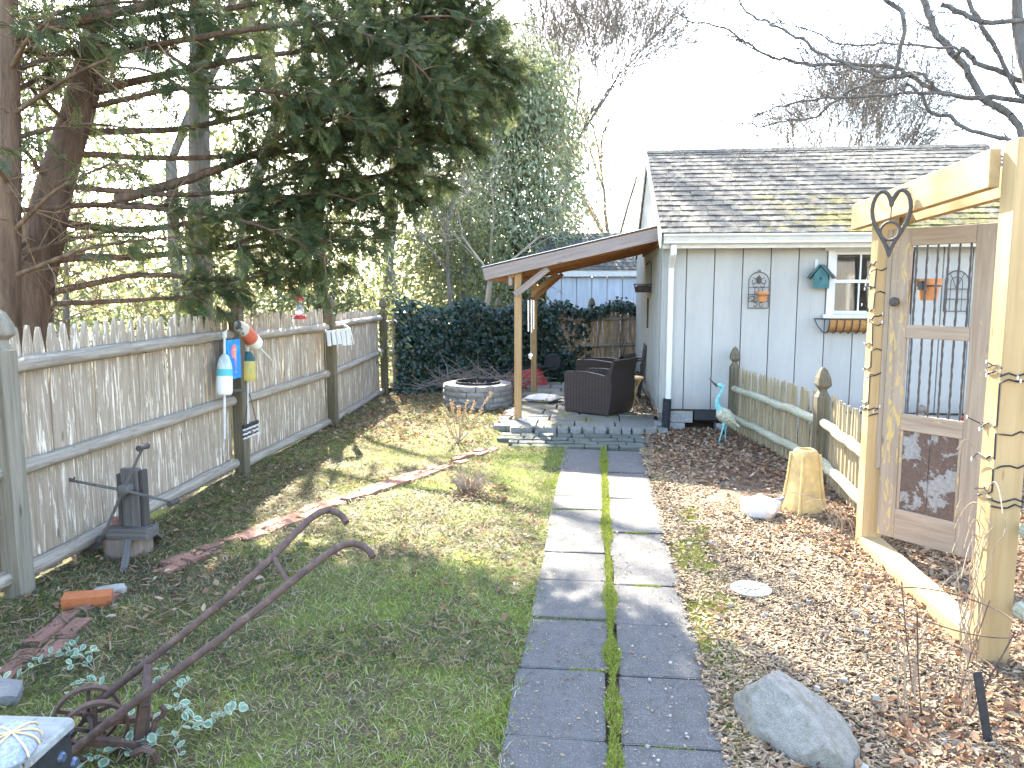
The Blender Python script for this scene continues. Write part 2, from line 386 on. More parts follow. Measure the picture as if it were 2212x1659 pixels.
def mat_wicker():
    t = NT('dark_wicker', .5, .45); tc = t.n('ShaderNodeTexCoord')
    sp = t.n('ShaderNodeSeparateXYZ'); t.put(sp.inputs[0], tc.outputs['Object'])
    h = t.math('ADD', sp.outputs[0], sp.outputs[1])
    a = t.math('SINE', t.math('MULTIPLY', h, 210)); b = t.math('SINE', t.math('MULTIPLY', sp.outputs[2], 330))
    w = t.math('MULTIPLY', a, b); c = t.ramp(t.math('MULTIPLY_ADD', w, .5, .5), (.2, (.022, .014, .012)), (.8, (.075, .05, .04)))
    t.color(c).bump(w, .9, .006); return t.m
MT['wicker'] = mat_wicker()
def mat_fabric(name, base, spots):
    t = NT(name, .9, .15); v = t.vec(); vo = t.n('ShaderNodeTexVoronoi'); t.put(vo.inputs['Vector'], v); vo.inputs['Scale'].default_value = 9
    f = t.ramp(t.math('ADD', vo.outputs['Distance'], t.math('MULTIPLY', t.noise(v, 20), .3)), (.38, 1), (.46, 0))
    t.color(t.mix(t.math('MULTIPLY', f, .75), base, t.ramp(t.noise(v, 5), (.4, spots[0]), (.6, spots[1])))); return t.m
MT['floral'] = mat_fabric('floral_fabric', (.72, .68, .62), [(.45, .16, .18), (.25, .22, .13)])
def mat_glint_stripe():
    t = NT('glint_striped_fabric', .9, .15); tc = t.n('ShaderNodeTexCoord'); sp = t.n('ShaderNodeSeparateXYZ'); t.put(sp.inputs[0], tc.outputs['Object'])
    s = t.math('SINE', t.math('MULTIPLY', sp.outputs[1], 80)); t.color(t.ramp(s, (.45, (.04, .07, .22)), (.55, (.7, .72, .78)))); return t.m  # blue and white stripes paint the sheen of sun on the arms
MT['glint_stripe'] = mat_glint_stripe()
def mat_glass():
    t = NT('window_glass', .02, .5); t.b.inputs['Base Color'].default_value = (.9, .95, .95, 1); t.b.inputs['Transmission Weight'].default_value = 1; t.b.inputs['IOR'].default_value = 1.45; return t.m
MT['glass'] = mat_glass()
def mat_feedglass():
    t = NT('clear_plastic', .1, .5); t.b.inputs['Base Color'].default_value = (.85, .85, .85, 1); t.b.inputs['Transmission Weight'].default_value = .7; return t.m
MT['clear'] = mat_feedglass()
def bark(name, a, b, scale=9):
    t = NT(name, .95, .1); v = t.vec((1, 1, .16), False); n1 = t.noise(v, scale, 7, .72, .6); n2 = t.noise(v, scale * 5, 4, .7)
    c = t.ramp(n1, (.32, a), (.7, b)); c = t.mix(t.math('MULTIPLY', t.noise(t.vec(rand=False), 2.3, 4), .5), c, tuple(q * .5 for q in a)); t.color(c).bump(t.math('ADD', n1, n2), .9, .03); return t.m
MT['bark_red'] = bark('cypress_bark', (.07, .045, .033), (.25, .165, .115))
MT['bark_grey'] = bark('grey_bark', (.10, .088, .075), (.27, .24, .205))
MT['bark_pale'] = bark('pale_bark', (.25, .205, .15), (.46, .40, .31))
MT['bark_dark'] = bark('maple_bark', (.085, .078, .07), (.24, .22, .20))
MT['twig'] = plain('dead_twig', (.19, .13, .085), .9, .1, .35, 20)
MT['cypress'] = vcol('cypress_foliage', .6, .45)
MT['leafy'] = vcol('evergreen_foliage', .55, .4)
MT['ivy'] = vcol('ivy_leaf', .32, .12, .5)
MT['grass'] = vcol('lawn_blade', .75, .25)
MT['mosstuft'] = vcol('moss_tuft', .9, .2)
MT['chip'] = vcol('wood_chip', .9)
MT['dead'] = vcol('dead_leaf', .8, .2)
def mat_ground():
    t = NT('yard_ground', 1, .1); g = t.n('ShaderNodeNewGeometry'); P = g.outputs['Position']
    sp = t.n('ShaderNodeSeparateXYZ'); t.put(sp.inputs[0], P)
    n1 = t.noise(P, 1.6, 6, .7); n2 = t.noise(P, 24, 5, .7); n3 = t.noise(P, 80, 3, .7)
    soil = t.ramp(n2, (.3, (.05, .04, .026)), (.55, (.115, .088, .055)), (.75, (.21, .16, .095)))
    lawn = t.mix(t.ramp(n1, (.42, 0), (.60, 1)), soil, t.ramp(n3, (.3, (.07, .085, .02)), (.7, (.19, .21, .045))))
    mul = t.ramp(n3, (.3, (.06, .045, .032)), (.6, (.20, .155, .11)), (.8, (.33, .27, .2)))
    e = t.math('MULTIPLY_ADD', n1, .5, sp.outputs[0]); right = t.ramp(e, (.70, 0), (.78, 1))
    t.color(t.mix(right, lawn, mul)).bump(t.math('ADD', n2, n3), .8, .02); return t.m
MT['ground'] = mat_ground()
# ================================================================== the ground
def ghz(x, y):
    return .018 * mnoise.noise((x * .9, y * .9, 0)) + .008 * mnoise.noise((x * 4, y * 4, 2))
def in_path(x, y): return -.40 < x < .58 and y < 9.05
def in_patio(x, y): return -1.25 < x < .95 and 9.0 < y < 15.2
def ground():
    xs = np.concatenate([[-400, -120, -50, -25, -14, -9, -6.5], np.arange(-5, 4.6, .09), [6, 8, 11, 16, 28, 60, 140, 400]])
    ys = np.concatenate([[-60, -20, -8, -3, 0, 1], np.arange(1.8, 15.5, .09), [17, 19, 22, 27, 34, 45, 70, 130, 300, 900]])
    V = [(x, y, (ghz(x, y) if not (in_path(x, y) or in_patio(x, y)) else -.03) if (-6 < x < 5 and 1 < y < 16) else 0) for y in ys for x in xs]
    nx = len(xs); F = [(j * nx + i, j * nx + i + 1, (j + 1) * nx + i + 1, (j + 1) * nx + i) for j in range(len(ys) - 1) for i in range(nx - 1)]
    o = inst('ground', fast('ground', V, F, MT['ground'], smooth=True)); tag(o, kind='structure'); return o
ground_o = ground()

# ------------------------------------------------------------------ path of concrete pavers
path = thing('path', None, None, (0.09, 2, 0), kind='structure')
rowY = [2.0, 2.40, 2.98, 3.56, 4.14, 4.72, 5.24, 5.78, 6.32, 6.76, 7.2, 7.75, 8.85]
pav = []
def paver_mesh(seed):
    b = bmesh.new(); bmesh.ops.create_cube(b, size=1); bmesh.ops.subdivide_edges(b, edges=b.edges, cuts=3, use_grid_fill=True)
    bmesh.ops.bevel(b, geom=[e for e in b.edges if len(e.link_faces) == 2 and e.calc_face_angle(0) > 1], offset=.018, segments=2, affect='EDGES')
    for v in b.verts:
        n = mnoise.noise((v.co.x * 3 + seed * 7, v.co.y * 3, seed)); v.co.x += .010 * n; v.co.y += .010 * mnoise.noise((v.co.y * 3, v.co.x * 3 + 4, seed * 3)); v.co.z += .04 * n
    me = bpy.data.meshes.new('paver'); b.to_mesh(me); b.free(); me.materials.append(MT['paver'])
    me.polygons.foreach_set('use_smooth', [True] * len(me.polygons)); me.set_sharp_from_angle(angle=R(40)); return me
pmesh = [paver_mesh(s) for s in range(5)]
for i in range(len(rowY) - 1):
    y0, y1 = rowY[i], rowY[i + 1]
    for sgn, (x0, x1) in ((0, (-.355, .068)), (1, (.122, .54))):
        dx = rnd(-.012, .012); dyy = .03 if sgn else 0
        inst('paver', pmesh[(i * 2 + sgn) % 5], path, TRS(((x0 + x1) / 2 + dx, (y0 + y1) / 2 - dyy + rnd(-.008, .008), -.012 + rnd(-.006, .006)), (rnd(-.012, .012), rnd(-.012, .012), rnd(-.012, .012)), (x1 - x0, y1 - y0 - .008, .07)))

# ------------------------------------------------------------------ patio: flagstones, slabs and the cobble row
patio = thing('patio', None, None, (-.2, 12, 0), kind='structure')
def rock_mesh(name, mat, seed, cuts=3, amt=.12, rnd_=.35, bev=.12):
    b = bmesh.new(); bmesh.ops.create_cube(b, size=1); bmesh.ops.subdivide_edges(b, edges=b.edges, cuts=cuts, use_grid_fill=True)
    for v in b.verts:
        p = v.co.copy(); s = p.normalized() * .62; v.co = p.lerp(s, rnd_)
        n = Vector((mnoise.noise(p * 2.2 + Vector((seed * 9, 0, 0))), mnoise.noise(p * 2.2 + Vector((0, seed * 9, 5))), mnoise.noise(p * 2.2 + Vector((3, 0, seed * 9)))))
        v.co += n * amt
    me = bpy.data.meshes.new(name); b.to_mesh(me); b.free(); me.materials.append(mat)
    me.polygons.foreach_set('use_smooth', [True] * len(me.polygons)); me.set_sharp_from_angle(angle=R(42)); return me
flagm = [rock_mesh('flagstone', MT['flag'], s, 3, .03, .03) for s in range(4)]
slabm = [rock_mesh('slab', MT['slab'], 10 + s, 3, .09, .12) for s in range(4)]
cobm = [rock_mesh('cobble', MT['cobble'], 20 + s, 3, .10, .3) for s in range(6)]
yy = 10.18; r = 0
while yy < 15.0:
    h = .52; xx = -1.2 + (.0 if r % 2 else -.12)
    while xx < .84:
        w = rnd(.44, .60); w = min(w, .86 - xx) if xx + w > .86 else w
        if w > .12: inst('flagstone', flagm[random.randrange(4)], patio, TRS((xx + w / 2, yy + h / 2, 0.0 + rnd(-.006, .006)), (rnd(-.01, .01), rnd(-.01, .01), rnd(-.015, .015)), (w - .022, h - .022, .09)))
        xx += w
    yy += h; r += 1
xx = -1.12
while xx < .82:
    w = rnd(.115, .165)
    inst('cobble', cobm[random.randrange(6)], patio, TRS((xx + w / 2, 10.02 + rnd(-.02, .02) - .06 * (xx < -.9), .01), (rnd(-.06, .06), rnd(-.06, .06), rnd(-.2, .2)), (w, rnd(.17, .21), .13)))
    xx += w + rnd(.012, .03)
for row, (y0, y1, x0, x1) in enumerate(((9.66, 9.89, -1.25, .80), (9.42, 9.65, -1.22, .76), (9.2, 9.41, -1.12, .70), (9.02, 9.19, -.95, .62))):
    xx = x0 + rnd(-.06, .06)
    while xx < x1 - .06:
        w = rnd(.12, .36); w = min(w, x1 - xx)
        inst('slab', slabm[random.randrange(4)], patio, TRS((xx + w / 2, (y0 + y1) / 2 + rnd(-.015, .015), -.028 + rnd(-.006, .006)), (rnd(-.03, .03), rnd(-.03, .03), rnd(-.1, .1)), (w - .018, (y1 - y0) * rnd(.8, .98), .08)))
        xx += w
# left edge stones of the patio
for i in range(6):
    inst('cobble', cobm[i], patio, TRS((-1.28 + rnd(-.02, .02) - .0, 10.25 + i * .3, .0), (0, 0, rnd(-.2, .2) + 1.57), (rnd(.2, .28), .16, .11)))

# ------------------------------------------------------------------ brick edging across the lawn
edge = thing('brick_edging', 'double row of old red bricks laid as an edging across the lawn', 'edging', gp(560, 1150))
bv = [rock_mesh('brick', MT['brick'], 40 + s, 3, .03, .02) for s in range(5)]
line = [gp(30, 1465), gp(120, 1375), gp(225, 1290), gp(420, 1205), gp(560, 1150), gp(700, 1095), gp(860, 1045), gp(980, 1000), gp(1062, 970)]
acc = 0
for k in range(len(line) - 1):
    a, b = line[k], line[k + 1]; L = (b - a).length; d = (b - a) / L; nrm = Vector((-d.y, d.x, 0)); t = 0
    while t < L:
        for q in (0, 1):
            if rnd(0, 1) < (.10 if k > 2 else .45): continue
            p = a + d * (t + q * .09) + nrm * (.056 - q * .112) + Vector((rnd(-.012, .012), rnd(-.012, .012), 0))
            inst('brick', bv[random.randrange(5)], edge, TRS((p.x, p.y, -.008 + rnd(-.010, .006) + ghz(p.x, p.y)), (rnd(-.10, .10), rnd(-.06, .06), math.atan2(d.y, d.x) + rnd(-.09, .09)), (.2, .098, .07)))
        t += .213
o = inst('loose_brick', bpy.data.meshes['brick'].copy(), None, TRS(gp(190, 1308) + Vector((0, 0, .04)), (.1, .05, .45), (.26, .10, .065))); o.data.materials[0] = MT['brick_orange']
tag(o, 'bright orange brick lying loose beside the gap in the brick edging', 'brick')
o = inst('pale_stone', rock_mesh('pale_stone', MT['plaque'], 61, 3, .12, .4), None, TRS(gp(238, 1283) + Vector((0, 0, .02)), (0, 0, .5), (.17, .09, .05))); tag(o, 'small pale flat stone beside the orange brick', 'stone')
o = inst('pale_stone', rock_mesh('pale_stone', MT['block'], 66, 3, .08, .5), None, TRS(gp(6, 1512) + Vector((0, 0, .03)), (.3, .2, .5), (.15, .12, .08))); tag(o, 'rounded pale grey stone behind the black sided planter box', 'stone')

# ------------------------------------------------------------------ left stockade fence
FX = [(1.2, -3.50), (4.17, -3.56), (7.3, -3.64), (10.09, -3.66), (13.5, -3.88)]
def fx(y):
    for (a, xa), (b, xb) in zip(FX, FX[1:]):
        if y <= b: return xa + (xb - xa) * (y - a) / (b - a)
    return FX[-1][1]
def picket_mesh(seed, w=.105, h=1.6, t=.022, tap=.2, mat=None):
    rr = random.Random(seed); b = MB(); n = 5
    tw = w * rr.uniform(.22, .38); o = rr.uniform(-.008, .008)
    poly = [(-w / 2, 0), (w / 2, 0), (w / 2 - .003, h - tap), (w * .42, h - tap * .66), (tw * .75 + o, h - tap * .16), (tw * .35 + o, h - .004), (-tw * .35 + o, h), (-tw * .75 + o, h - tap * .18), (-w * .43, h - tap * .62), (-w / 2 + .003, h - tap)]
    poly = [(x + rr.uniform(-.002, .002), z) for x, z in poly]
    n = len(poly)
    # rounded face: front ring inset
    vs = [(x, 0, z) for x, z in poly] + [(x, -t * .55, z) for x, z in poly] + [(x * .62 + o * .3, -t, z if z > .01 else 0) for x, z in poly]
    F = [tuple(range(n))] + [(r0 * n + i, r0 * n + (i + 1) % n, (r0 + 1) * n + (i + 1) % n, (r0 + 1) * n + i) for r0 in (0, 1) for i in range(n)] + [tuple(range(3 * n - 1, 2 * n - 1, -1))]
    return b.add(vs, F).mesh('picket', mat or MT['picket'])
pk = [picket_mesh(s) for s in range(7)]
fenceL = thing('stockade_fence', 'tall weathered white and grey picket stockade fence with round rails beside the lawn', 'fence', (-3.6, 7.3, 0))
def panel(y0, y1, top, rails):
    y = y0
    while y < y1 - .03:
        w = rnd(.100, .124); c = y + w / 2; x = fx(c) - .03
        ang = math.pi / 2 + math.atan2(fx(c + .1) - fx(c - .1), -.2) - math.pi / 2
        # face looks towards +X
        M = TRS((x, c, .03 + rnd(-.01, .015)), (rnd(-.006, .006), rnd(-.008, .008), R(90) + rnd(-.03, .03)), (w / .105 * .97, 1, (top + rnd(-.015, .02)) / 1.6))
        inst('picket', random.choice(pk), fenceL, M); y += w
    for z0, z1 in rails:
        rod_obj('rail', (fx(y0) + .024, y0 - .01, z0), (fx(y1) + .024, y1 + .01, z1), .052, .055, MT['rail'], fenceL, wob=.014, flat=.95)
panel(2.6, 4.10, 1.6, ((1.41, 1.41), (.77, .77), (.13, .13)))
panel(4.22, 7.24, 1.60, ((1.40, 1.43), (.76, .77), (.11, .13)))
panel(7.36, 10.03, 1.58, ((1.39, 1.37), (.74, .74), (.08, .08)))
panel(10.16, 13.4, 1.50, ((1.38, 1.38), (.72, .78), (.06, .07)))
def gothic_post(name, x, y, w, ztop, mat, parent, s=1.0, rz=0, fin=True):
    zb = ztop - .24 * s if fin else ztop
    b = MB(); h = w / 2
    b.box((0, 0, zb / 2 - .05), (w, w, zb + .1), None, .008); o = inst(name, b.mesh(name, mat), parent, TRS((x, y, 0), (rnd(-.008, .008), rnd(-.008, .008), rz)))
    if fin:
        b = MB(); pr = [(h * .95, zb - .01), (h * .55, zb + .035 * s), (h * .5, zb + .055 * s), (h * .98, zb + .085 * s), (h * 1.02, zb + .10 * s), (h * .9, zb + .15 * s), (h * .5, zb + .215 * s), (h * .12, zb + .24 * s)]
        b.lathe([(q * 1.4142, z) for q, z in pr], 4, Matrix.Rotation(R(45), 4, 'Z'))
        W_ = W[o.name]; inst('finial', b.mesh('finial', mat), o, W_)
    return o
gothic_post('post', -3.49, 4.16, .125, 1.75, MT['post_grey'], fenceL)
gothic_post('post', -3.555, 7.3, .115, 1.86, MT['post'], fenceL)
gothic_post('post', -3.58, 10.09, .115, 1.80, MT['post'], fenceL)
gothic_post('post', -3.80, 13.47, .115, 1.74, MT['post'], fenceL)
bar_obj('gap_board', (-3.60, 7.41, .02), (-3.60, 7.41, .95), .09, .02, MT['post_grey'], fenceL, up=(0, 1, 0))
bar_obj('gap_board', (-3.62, 10.21, .02), (-3.62, 10.21, 1.35), .10, .02, MT['rail'], fenceL, up=(0, 1, 0))
# ------------------------------------------------------------------ back fence
B0, B1 = Vector((-3.85, 13.95, 0)), Vector((1.3, 17.3, 0))
fenceB = thing('back_stockade_fence', 'brown weathered picket fence across the back, half covered by ivy', 'fence', (B0 + B1) / 2)
pkb = [picket_mesh(50 + s, mat=MT['picket_far']) for s in range(5)]
dB = (B1 - B0).normalized(); LB = (B1 - B0).length; angB = math.atan2(dB.y, dB.x); nB = Vector((dB.y, -dB.x, 0)); t = .06
while t < LB:
    w = rnd(.1, .13); c = B0 + dB * (t + w / 2)
    if t < .45: me = random.choice(pk)
    else: me = random.choice(pkb)
    inst('picket', me, fenceB, TRS((c.x, c.y, .02), (rnd(-.01, .01), rnd(-.008, .008), angB), (w / .105 * .97, 1, (1.46 + rnd(-.02, .02)) / 1.6))); t += w
for z in (1.28, .72, .12):
    a = B0 + nB * .05; b = B1 + nB * .05
    m = a.lerp(b, .5)
    rod_obj('rail', a + Vector((0, 0, z)), m + Vector((0, 0, z)), .042, .042, MT['rail'], fenceB, wob=.012)
    rod_obj('rail', m + Vector((0, 0, z)), b + Vector((0, 0, z - .02)), .042, .042, MT['rail'], fenceB, wob=.012)
for t in (2.3, 4.5): gothic_post('post', *(B0 + dB * t - nB * .06).xy, .11, 1.72, MT['post'], fenceB, rz=angB)
# ================================================================== the garden shed
SY, SX0, SX1, SBACK, RID = 10.4, .87, 6.10, 16.8, 13.6
EZ, RZ = 2.58, 4.20
shed = thing('garden_shed', 'pale blue grey board shed with a mossy shingle roof and white gutter', 'shed', (SX0, SY, 0))
WX0, WX1, WZ0, WZ1 = 3.02, 3.70, 1.56, 2.36      # window opening
gx = [.99, 1.16, 1.52, 1.88, 2.235, 2.585, 2.94, 3.295, 3.65, 4.005, 4.36, 4.71, 5.065, 5.42, 5.77, 6.10]
for a, b in zip(gx, gx[1:]):
    for z0, z1 in (((.28, WZ0), (WZ1, 2.5)) if (a < WX1 and b > WX0) else ((.28, 2.5),)):
        h = z1 - z0
        inst('board', MB().box((0, 0, h / 2), (b - a - .010, .03, h), None, .004).mesh('board', MT['paint']), shed, TRS(((a + b) / 2, SY + .015 + rnd(-.002, .002), z0)))
# dark backing behind the joints, left open at the window
b = MB()
for x0, x1, z0, z1 in ((SX0 + .05, WX0, .25, 2.5), (WX1, SX1, .25, 2.5), (WX0, WX1, .25, WZ0), (WX0, WX1, WZ1, 2.5)):
    b.box(((x0 + x1) / 2, SY + .045, (z0 + z1) / 2), (x1 - x0, .02, z1 - z0))
b.box((SX1 - .01, (SY + SBACK) / 2, 1.5), (.04, SBACK - SY - .06, 2.6)); b.box(((SX0 + SX1) / 2, SBACK - .02, 1.4), (SX1 - SX0 - .04, .04, 2.3))
b.build('rear_wall', MT['dark_old'], shed)
b = MB()
for s in (-1, 1): b.box((.93, SY - .012, 1.36), (.11, .024, 2.3), None, .004)
bar_obj('corner_board', (.93, SY - .006, .22), (.93, SY - .006, 2.48), .115, .03, MT['paint'], shed, up=(0, 1, 0))
bar_obj('corner_board', (.86, SY + .062, .22), (.86, SY + .062, 2.50), .03, .12, MT['paint'], shed, up=(0, 1, 0))
# foundation
for i in range(13):
    x = .9 + i * .405
    if i == 1:
        bar_obj('vent', (x + .2, SY + .05, .13), (x + .2, SY + .05, .285), .38, .06, MT['black'], shed, up=(0, 1, 0)); continue
    inst('foundation_block', MB().box((0, 0, 0), (.398, .2, .19), None, .006).mesh('foundation_block', MT['foundation']), shed, TRS((x + .2, SY + .14, .185)))
    inst('foundation_block', MB().box((0, 0, 0), (.398, .2, .19), None, .006).mesh('foundation_block', MT['foundation']), shed, TRS((x + .1, SY + .145, -.01)))
for i in range(15):
    inst('foundation_block', MB().box((0, 0, 0), (.2, .41, .3), None, .006).mesh('foundation_block', MT['foundation']), shed, TRS((SX0 + .14, SY + .45 + i * .42, .13)))
# gable wall of boards and battens
slope = (RZ - EZ) / (RID - (SY - .3))
def roofz(y): return (EZ + (y - (SY - .3)) * slope) if y < RID else RZ - (y - RID) * slope
yb = SY + .12; k = 0
while yb < SBACK - .05:
    w = .24; y0, y1 = yb, min(yb + w, SBACK)
    z0, z1 = roofz(y0) - .07, roofz(y1) - .07; zt = [(y0, .24), (y1 - .006, .24), (y1 - .006, z1), (y0, z0)]
    if y0 < RID < y1: zt = [(y0, .24), (y1 - .006, .24), (y1 - .006, z1), (RID, RZ - .07), (y0, z0)]
    vs = [(SX0 + .02, y, z) for y, z in zt]; vs2 = [(SX0 - .005, y, z) for y, z in zt]; n = len(zt)
    MB().add(vs + vs2, [tuple(range(n)), tuple(range(2 * n - 1, n - 1, -1))] + [(i, (i + 1) % n, n + (i + 1) % n, n + i) for i in range(n)]).build('board', MT['paint'], shed)
    bar_obj('batten', (SX0 - .022, y1, .26), (SX0 - .022, y1, roofz(y1) - .08), .035, .05, MT['paint'], shed, up=(0, 1, 0)); yb += w
# roof deck, shingles, ridge cap, rake boards
RX0, RX1 = .80, 6.24
b = MB()
e0 = SY - .27; e1 = 2 * RID - e0
zt = lambda y: roofz(y) - .015
b.add([(RX0 + .02, e0, zt(e0)), (RX1 - .02, e0, zt(e0)), (RX1 - .02, RID, RZ - .015), (RX0 + .02, RID, RZ - .015), (RX1 - .02, e1, zt(e0)), (RX0 + .02, e1, zt(e0)),
       (RX0 + .02, e0, zt(e0) - .05), (RX1 - .02, e0, zt(e0) - .05), (RX1 - .02, RID, RZ - .07), (RX0 + .02, RID, RZ - .07), (RX1 - .02, e1, zt(e0) - .05), (RX0 + .02, e1, zt(e0) - .05)],
      [(0, 1, 2, 3), (3, 2, 4, 5), (7, 6, 9, 8), (8, 9, 11, 10), (0, 6, 7, 1), (5, 4, 10, 11), (0, 3, 9, 6), (3, 5, 11, 9), (1, 7, 8, 2), (2, 8, 10, 4)])
roof = b.build('roof', MT['shingle'], shed)
SL = math.hypot(RID - e0, RZ - EZ); NC = 18; ce = SL / NC; th = math.atan(slope)
shm = []
for s in range(6):
    rr = random.Random(s); bb = bmesh.new(); bmesh.ops.create_cube(bb, size=1); bmesh.ops.subdivide_edges(bb, edges=[e for e in bb.edges if abs((e.verts[0].co - e.verts[1].co).x) > .5], cuts=4)
    for v in bb.verts:
        if v.co.y < 0: v.co.z += .28 * rr.uniform(-1, 1); v.co.y += rr.uniform(-.025, .02)
    me = bpy.data.meshes.new('shingle'); bb.to_mesh(me); bb.free(); me.materials.append(MT['shingle']); shm.append(me)
for c in range(NC):
    x = RX0 - rnd(0, .15)
    while x < RX1:
        w = rnd(.27, .40); x0, x1 = max(x, RX0), min(x + w, RX1)
        if x1 - x0 > .03:
            s = (c + .5) * ce; yc = e0 + s * math.cos(th); zc = EZ + .006 + s * math.sin(th)
            inst('shingle', shm[random.randrange(6)], roof, TRS(((x0 + x1) / 2, yc, zc + rnd(-.002, .003)), (th - .045, 0, rnd(-.004, .004)), (x1 - x0 - .006, ce * 1.12, .02)))
        x += w
x = RX0
while x < RX1:
    w = .33; b = MB(); x1 = min(x + w, RX1)
    b.add([(x, RID - .13, RZ - .045), (x, RID, RZ + .028), (x, RID + .13, RZ - .045), (x1, RID - .13, RZ - .045 + .004), (x1, RID, RZ + .034), (x1, RID + .13, RZ - .04)], [(0, 1, 4, 3), (1, 2, 5, 4), (0, 3, 5, 2), (0, 2, 1), (3, 4, 5)])
    b.build('ridge_cap', MT['shingle'], roof); x += w
bar_obj('rake_board', (RX0 - .005, e0 - .06, EZ - .115), (RX0 - .005, RID, RZ - .085), .022, .16, MT['fascia_white'], shed, up=(0, 0, 1))
bar_obj('rake_board', (RX0 - .005, RID, RZ - .085), (RX0 - .005, e1, EZ - .085), .022, .16, MT['fascia_white'], shed, up=(0, 0, 1))
# gutter (K profile) and downspout
prof = [(0, 0), (0, .11), (-.012, .115), (-.11, .115), (-.125, .105), (-.12, .09), (-.10, .07), (-.085, .03), (-.085, 0)]
M = Matrix(((0, 1, 0, 0), (1, 0, 0, e0 + .005), (0, 0, 1, EZ - .125), (0, 0, 0, 1)))
gt = MB().prism(prof, RX0 + .03, RX1 + .02, M).build('gutter', MT['fascia_white'], shed)
bar_obj('fascia', (RX0 + .02, e0 + .02, EZ - .10), (RX1, e0 + .02, EZ - .10), .022, .17, MT['fascia_white'], shed)
ds = MB(); dsx = .955
ds.bar((dsx, e0 - .05, EZ - .14), (dsx, e0 - .04, EZ - .27), .075, .095, (0, 1, 0), .01)
ds.bar((dsx, e0 - .04, EZ - .24), (dsx, SY - .06, EZ - .40), .07, .09, (0, 1, 0), .01)
ds.bar((dsx, SY - .055, EZ - .36), (dsx, SY - .075, .38), .07, .09, (0, 1, 0), .01)
dso = ds.build('downspout', MT['white'], shed)
pp = []; rr = []
for i in range(60):
    t = i / 59; pp.append((dsx - .01 - .02 * t, SY - .085 - .03 * t, .43 - .44 * t)); rr.append(.062 if i % 3 == 1 else .052)
MB().tube(pp, rr, 14).build('corrugated_pipe', MT['black'], dso, True, ang=80)
# window
win = MB(); T = .085
win.box(((WX0 + WX1) / 2, SY - .014, WZ1 + .055), (WX1 - WX0 + .26, .05, .10), None, .004)
win.box((WX0 - .035, SY - .010, (WZ0 + WZ1) / 2), (.085, .04, WZ1 - WZ0 + .02), None, .004)
win.box((WX1 + .035, SY - .010, (WZ0 + WZ1) / 2), (.085, .04, WZ1 - WZ0 + .02), None, .004)
win.box(((WX0 + WX1) / 2, SY - .028, WZ0 - .03), (WX1 - WX0 + .24, .08, .05), None, .004)
wo = win.build('window', MT['white'], shed)
zm = (WZ0 + WZ1) / 2 + .02
for nm, z0, z1, yo in (('sash', zm - .02, WZ1, .03), ('sash', WZ0, zm + .02, .055)):
    b = MB(); t = .04
    b.box(((WX0 + WX1) / 2, SY + yo, z1 - t / 2), (WX1 - WX0, .03, t)); b.box(((WX0 + WX1) / 2, SY + yo, z0 + t / 2), (WX1 - WX0, .03, t))
    for x in (WX0 + t / 2 + .003, WX1 - t / 2 - .003): b.box((x, SY + yo, (z0 + z1) / 2), (t, .028, z1 - z0 - 2 * t))
    b.box(((WX0 + WX1) / 2, SY + yo, (z0 + z1) / 2), (.02, .024, z1 - z0 - 2 * t)); b.build(nm, MT['white'], wo)
    for x0, x1 in ((WX0 + t, (WX0 + WX1) / 2 - .01), ((WX0 + WX1) / 2 + .01, WX1 - t)):
        MB().box(((x0 + x1) / 2, SY + yo + .004, (z0 + z1) / 2), (x1 - x0 + .004, .004, z1 - z0 - 2 * t + .004)).build('pane', MT['glass'], wo)

# ================================================================== lean-to canopy on the gable wall
can = thing('lean_to_canopy', 'timber lean-to canopy on two posts against the shed gable wall', 'canopy', (-1.1, 10.75, 0))
CX0, CX1, CY0, CY1 = -1.56, .85, 10.58, 14.25; cz = lambda x: 2.165 + (x - CX0) * (.545 / 2.41)
PB, PF = Vector((-1.10, 10.75, 0)), Vector((-1.13, 13.87, 0))
post_f = bar_obj('post', PB, PB + Vector((0, 0, cz(-1.1) - .045)), .10, .10, MT['pine_aged'], can, up=(0, 1, 0), ch=.006)
post_b = bar_obj('post', PF, PF + Vector((0, 0, cz(-1.1) - .045)), .10, .10, MT['pine_aged'], can, up=(0, 1, 0), ch=.006)
def rafter(y, mat, w=.04, h=.15, x0=CX0, x1=CX1, dz=0):
    return bar_obj('rafter', (x0, y, cz(x0) - h / 2 - .01 + dz), (x1, y, cz(x1) - h / 2 - .01 + dz), w, h, mat, can)
o = bar_obj('fascia_rafter', (CX0, CY0, cz(CX0) - .085), (CX1 - .03, CY0, cz(CX1) - .10), .035, .165, MT['fascia'], can)
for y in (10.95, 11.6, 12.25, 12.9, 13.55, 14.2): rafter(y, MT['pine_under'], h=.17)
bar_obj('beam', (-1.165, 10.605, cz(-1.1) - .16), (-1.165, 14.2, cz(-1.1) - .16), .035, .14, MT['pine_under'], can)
bar_obj('ledger', (.815, 10.62, cz(.82) - .17), (.815, 14.2, cz(.82) - .17), .04, .14, MT['pine_under'], can)
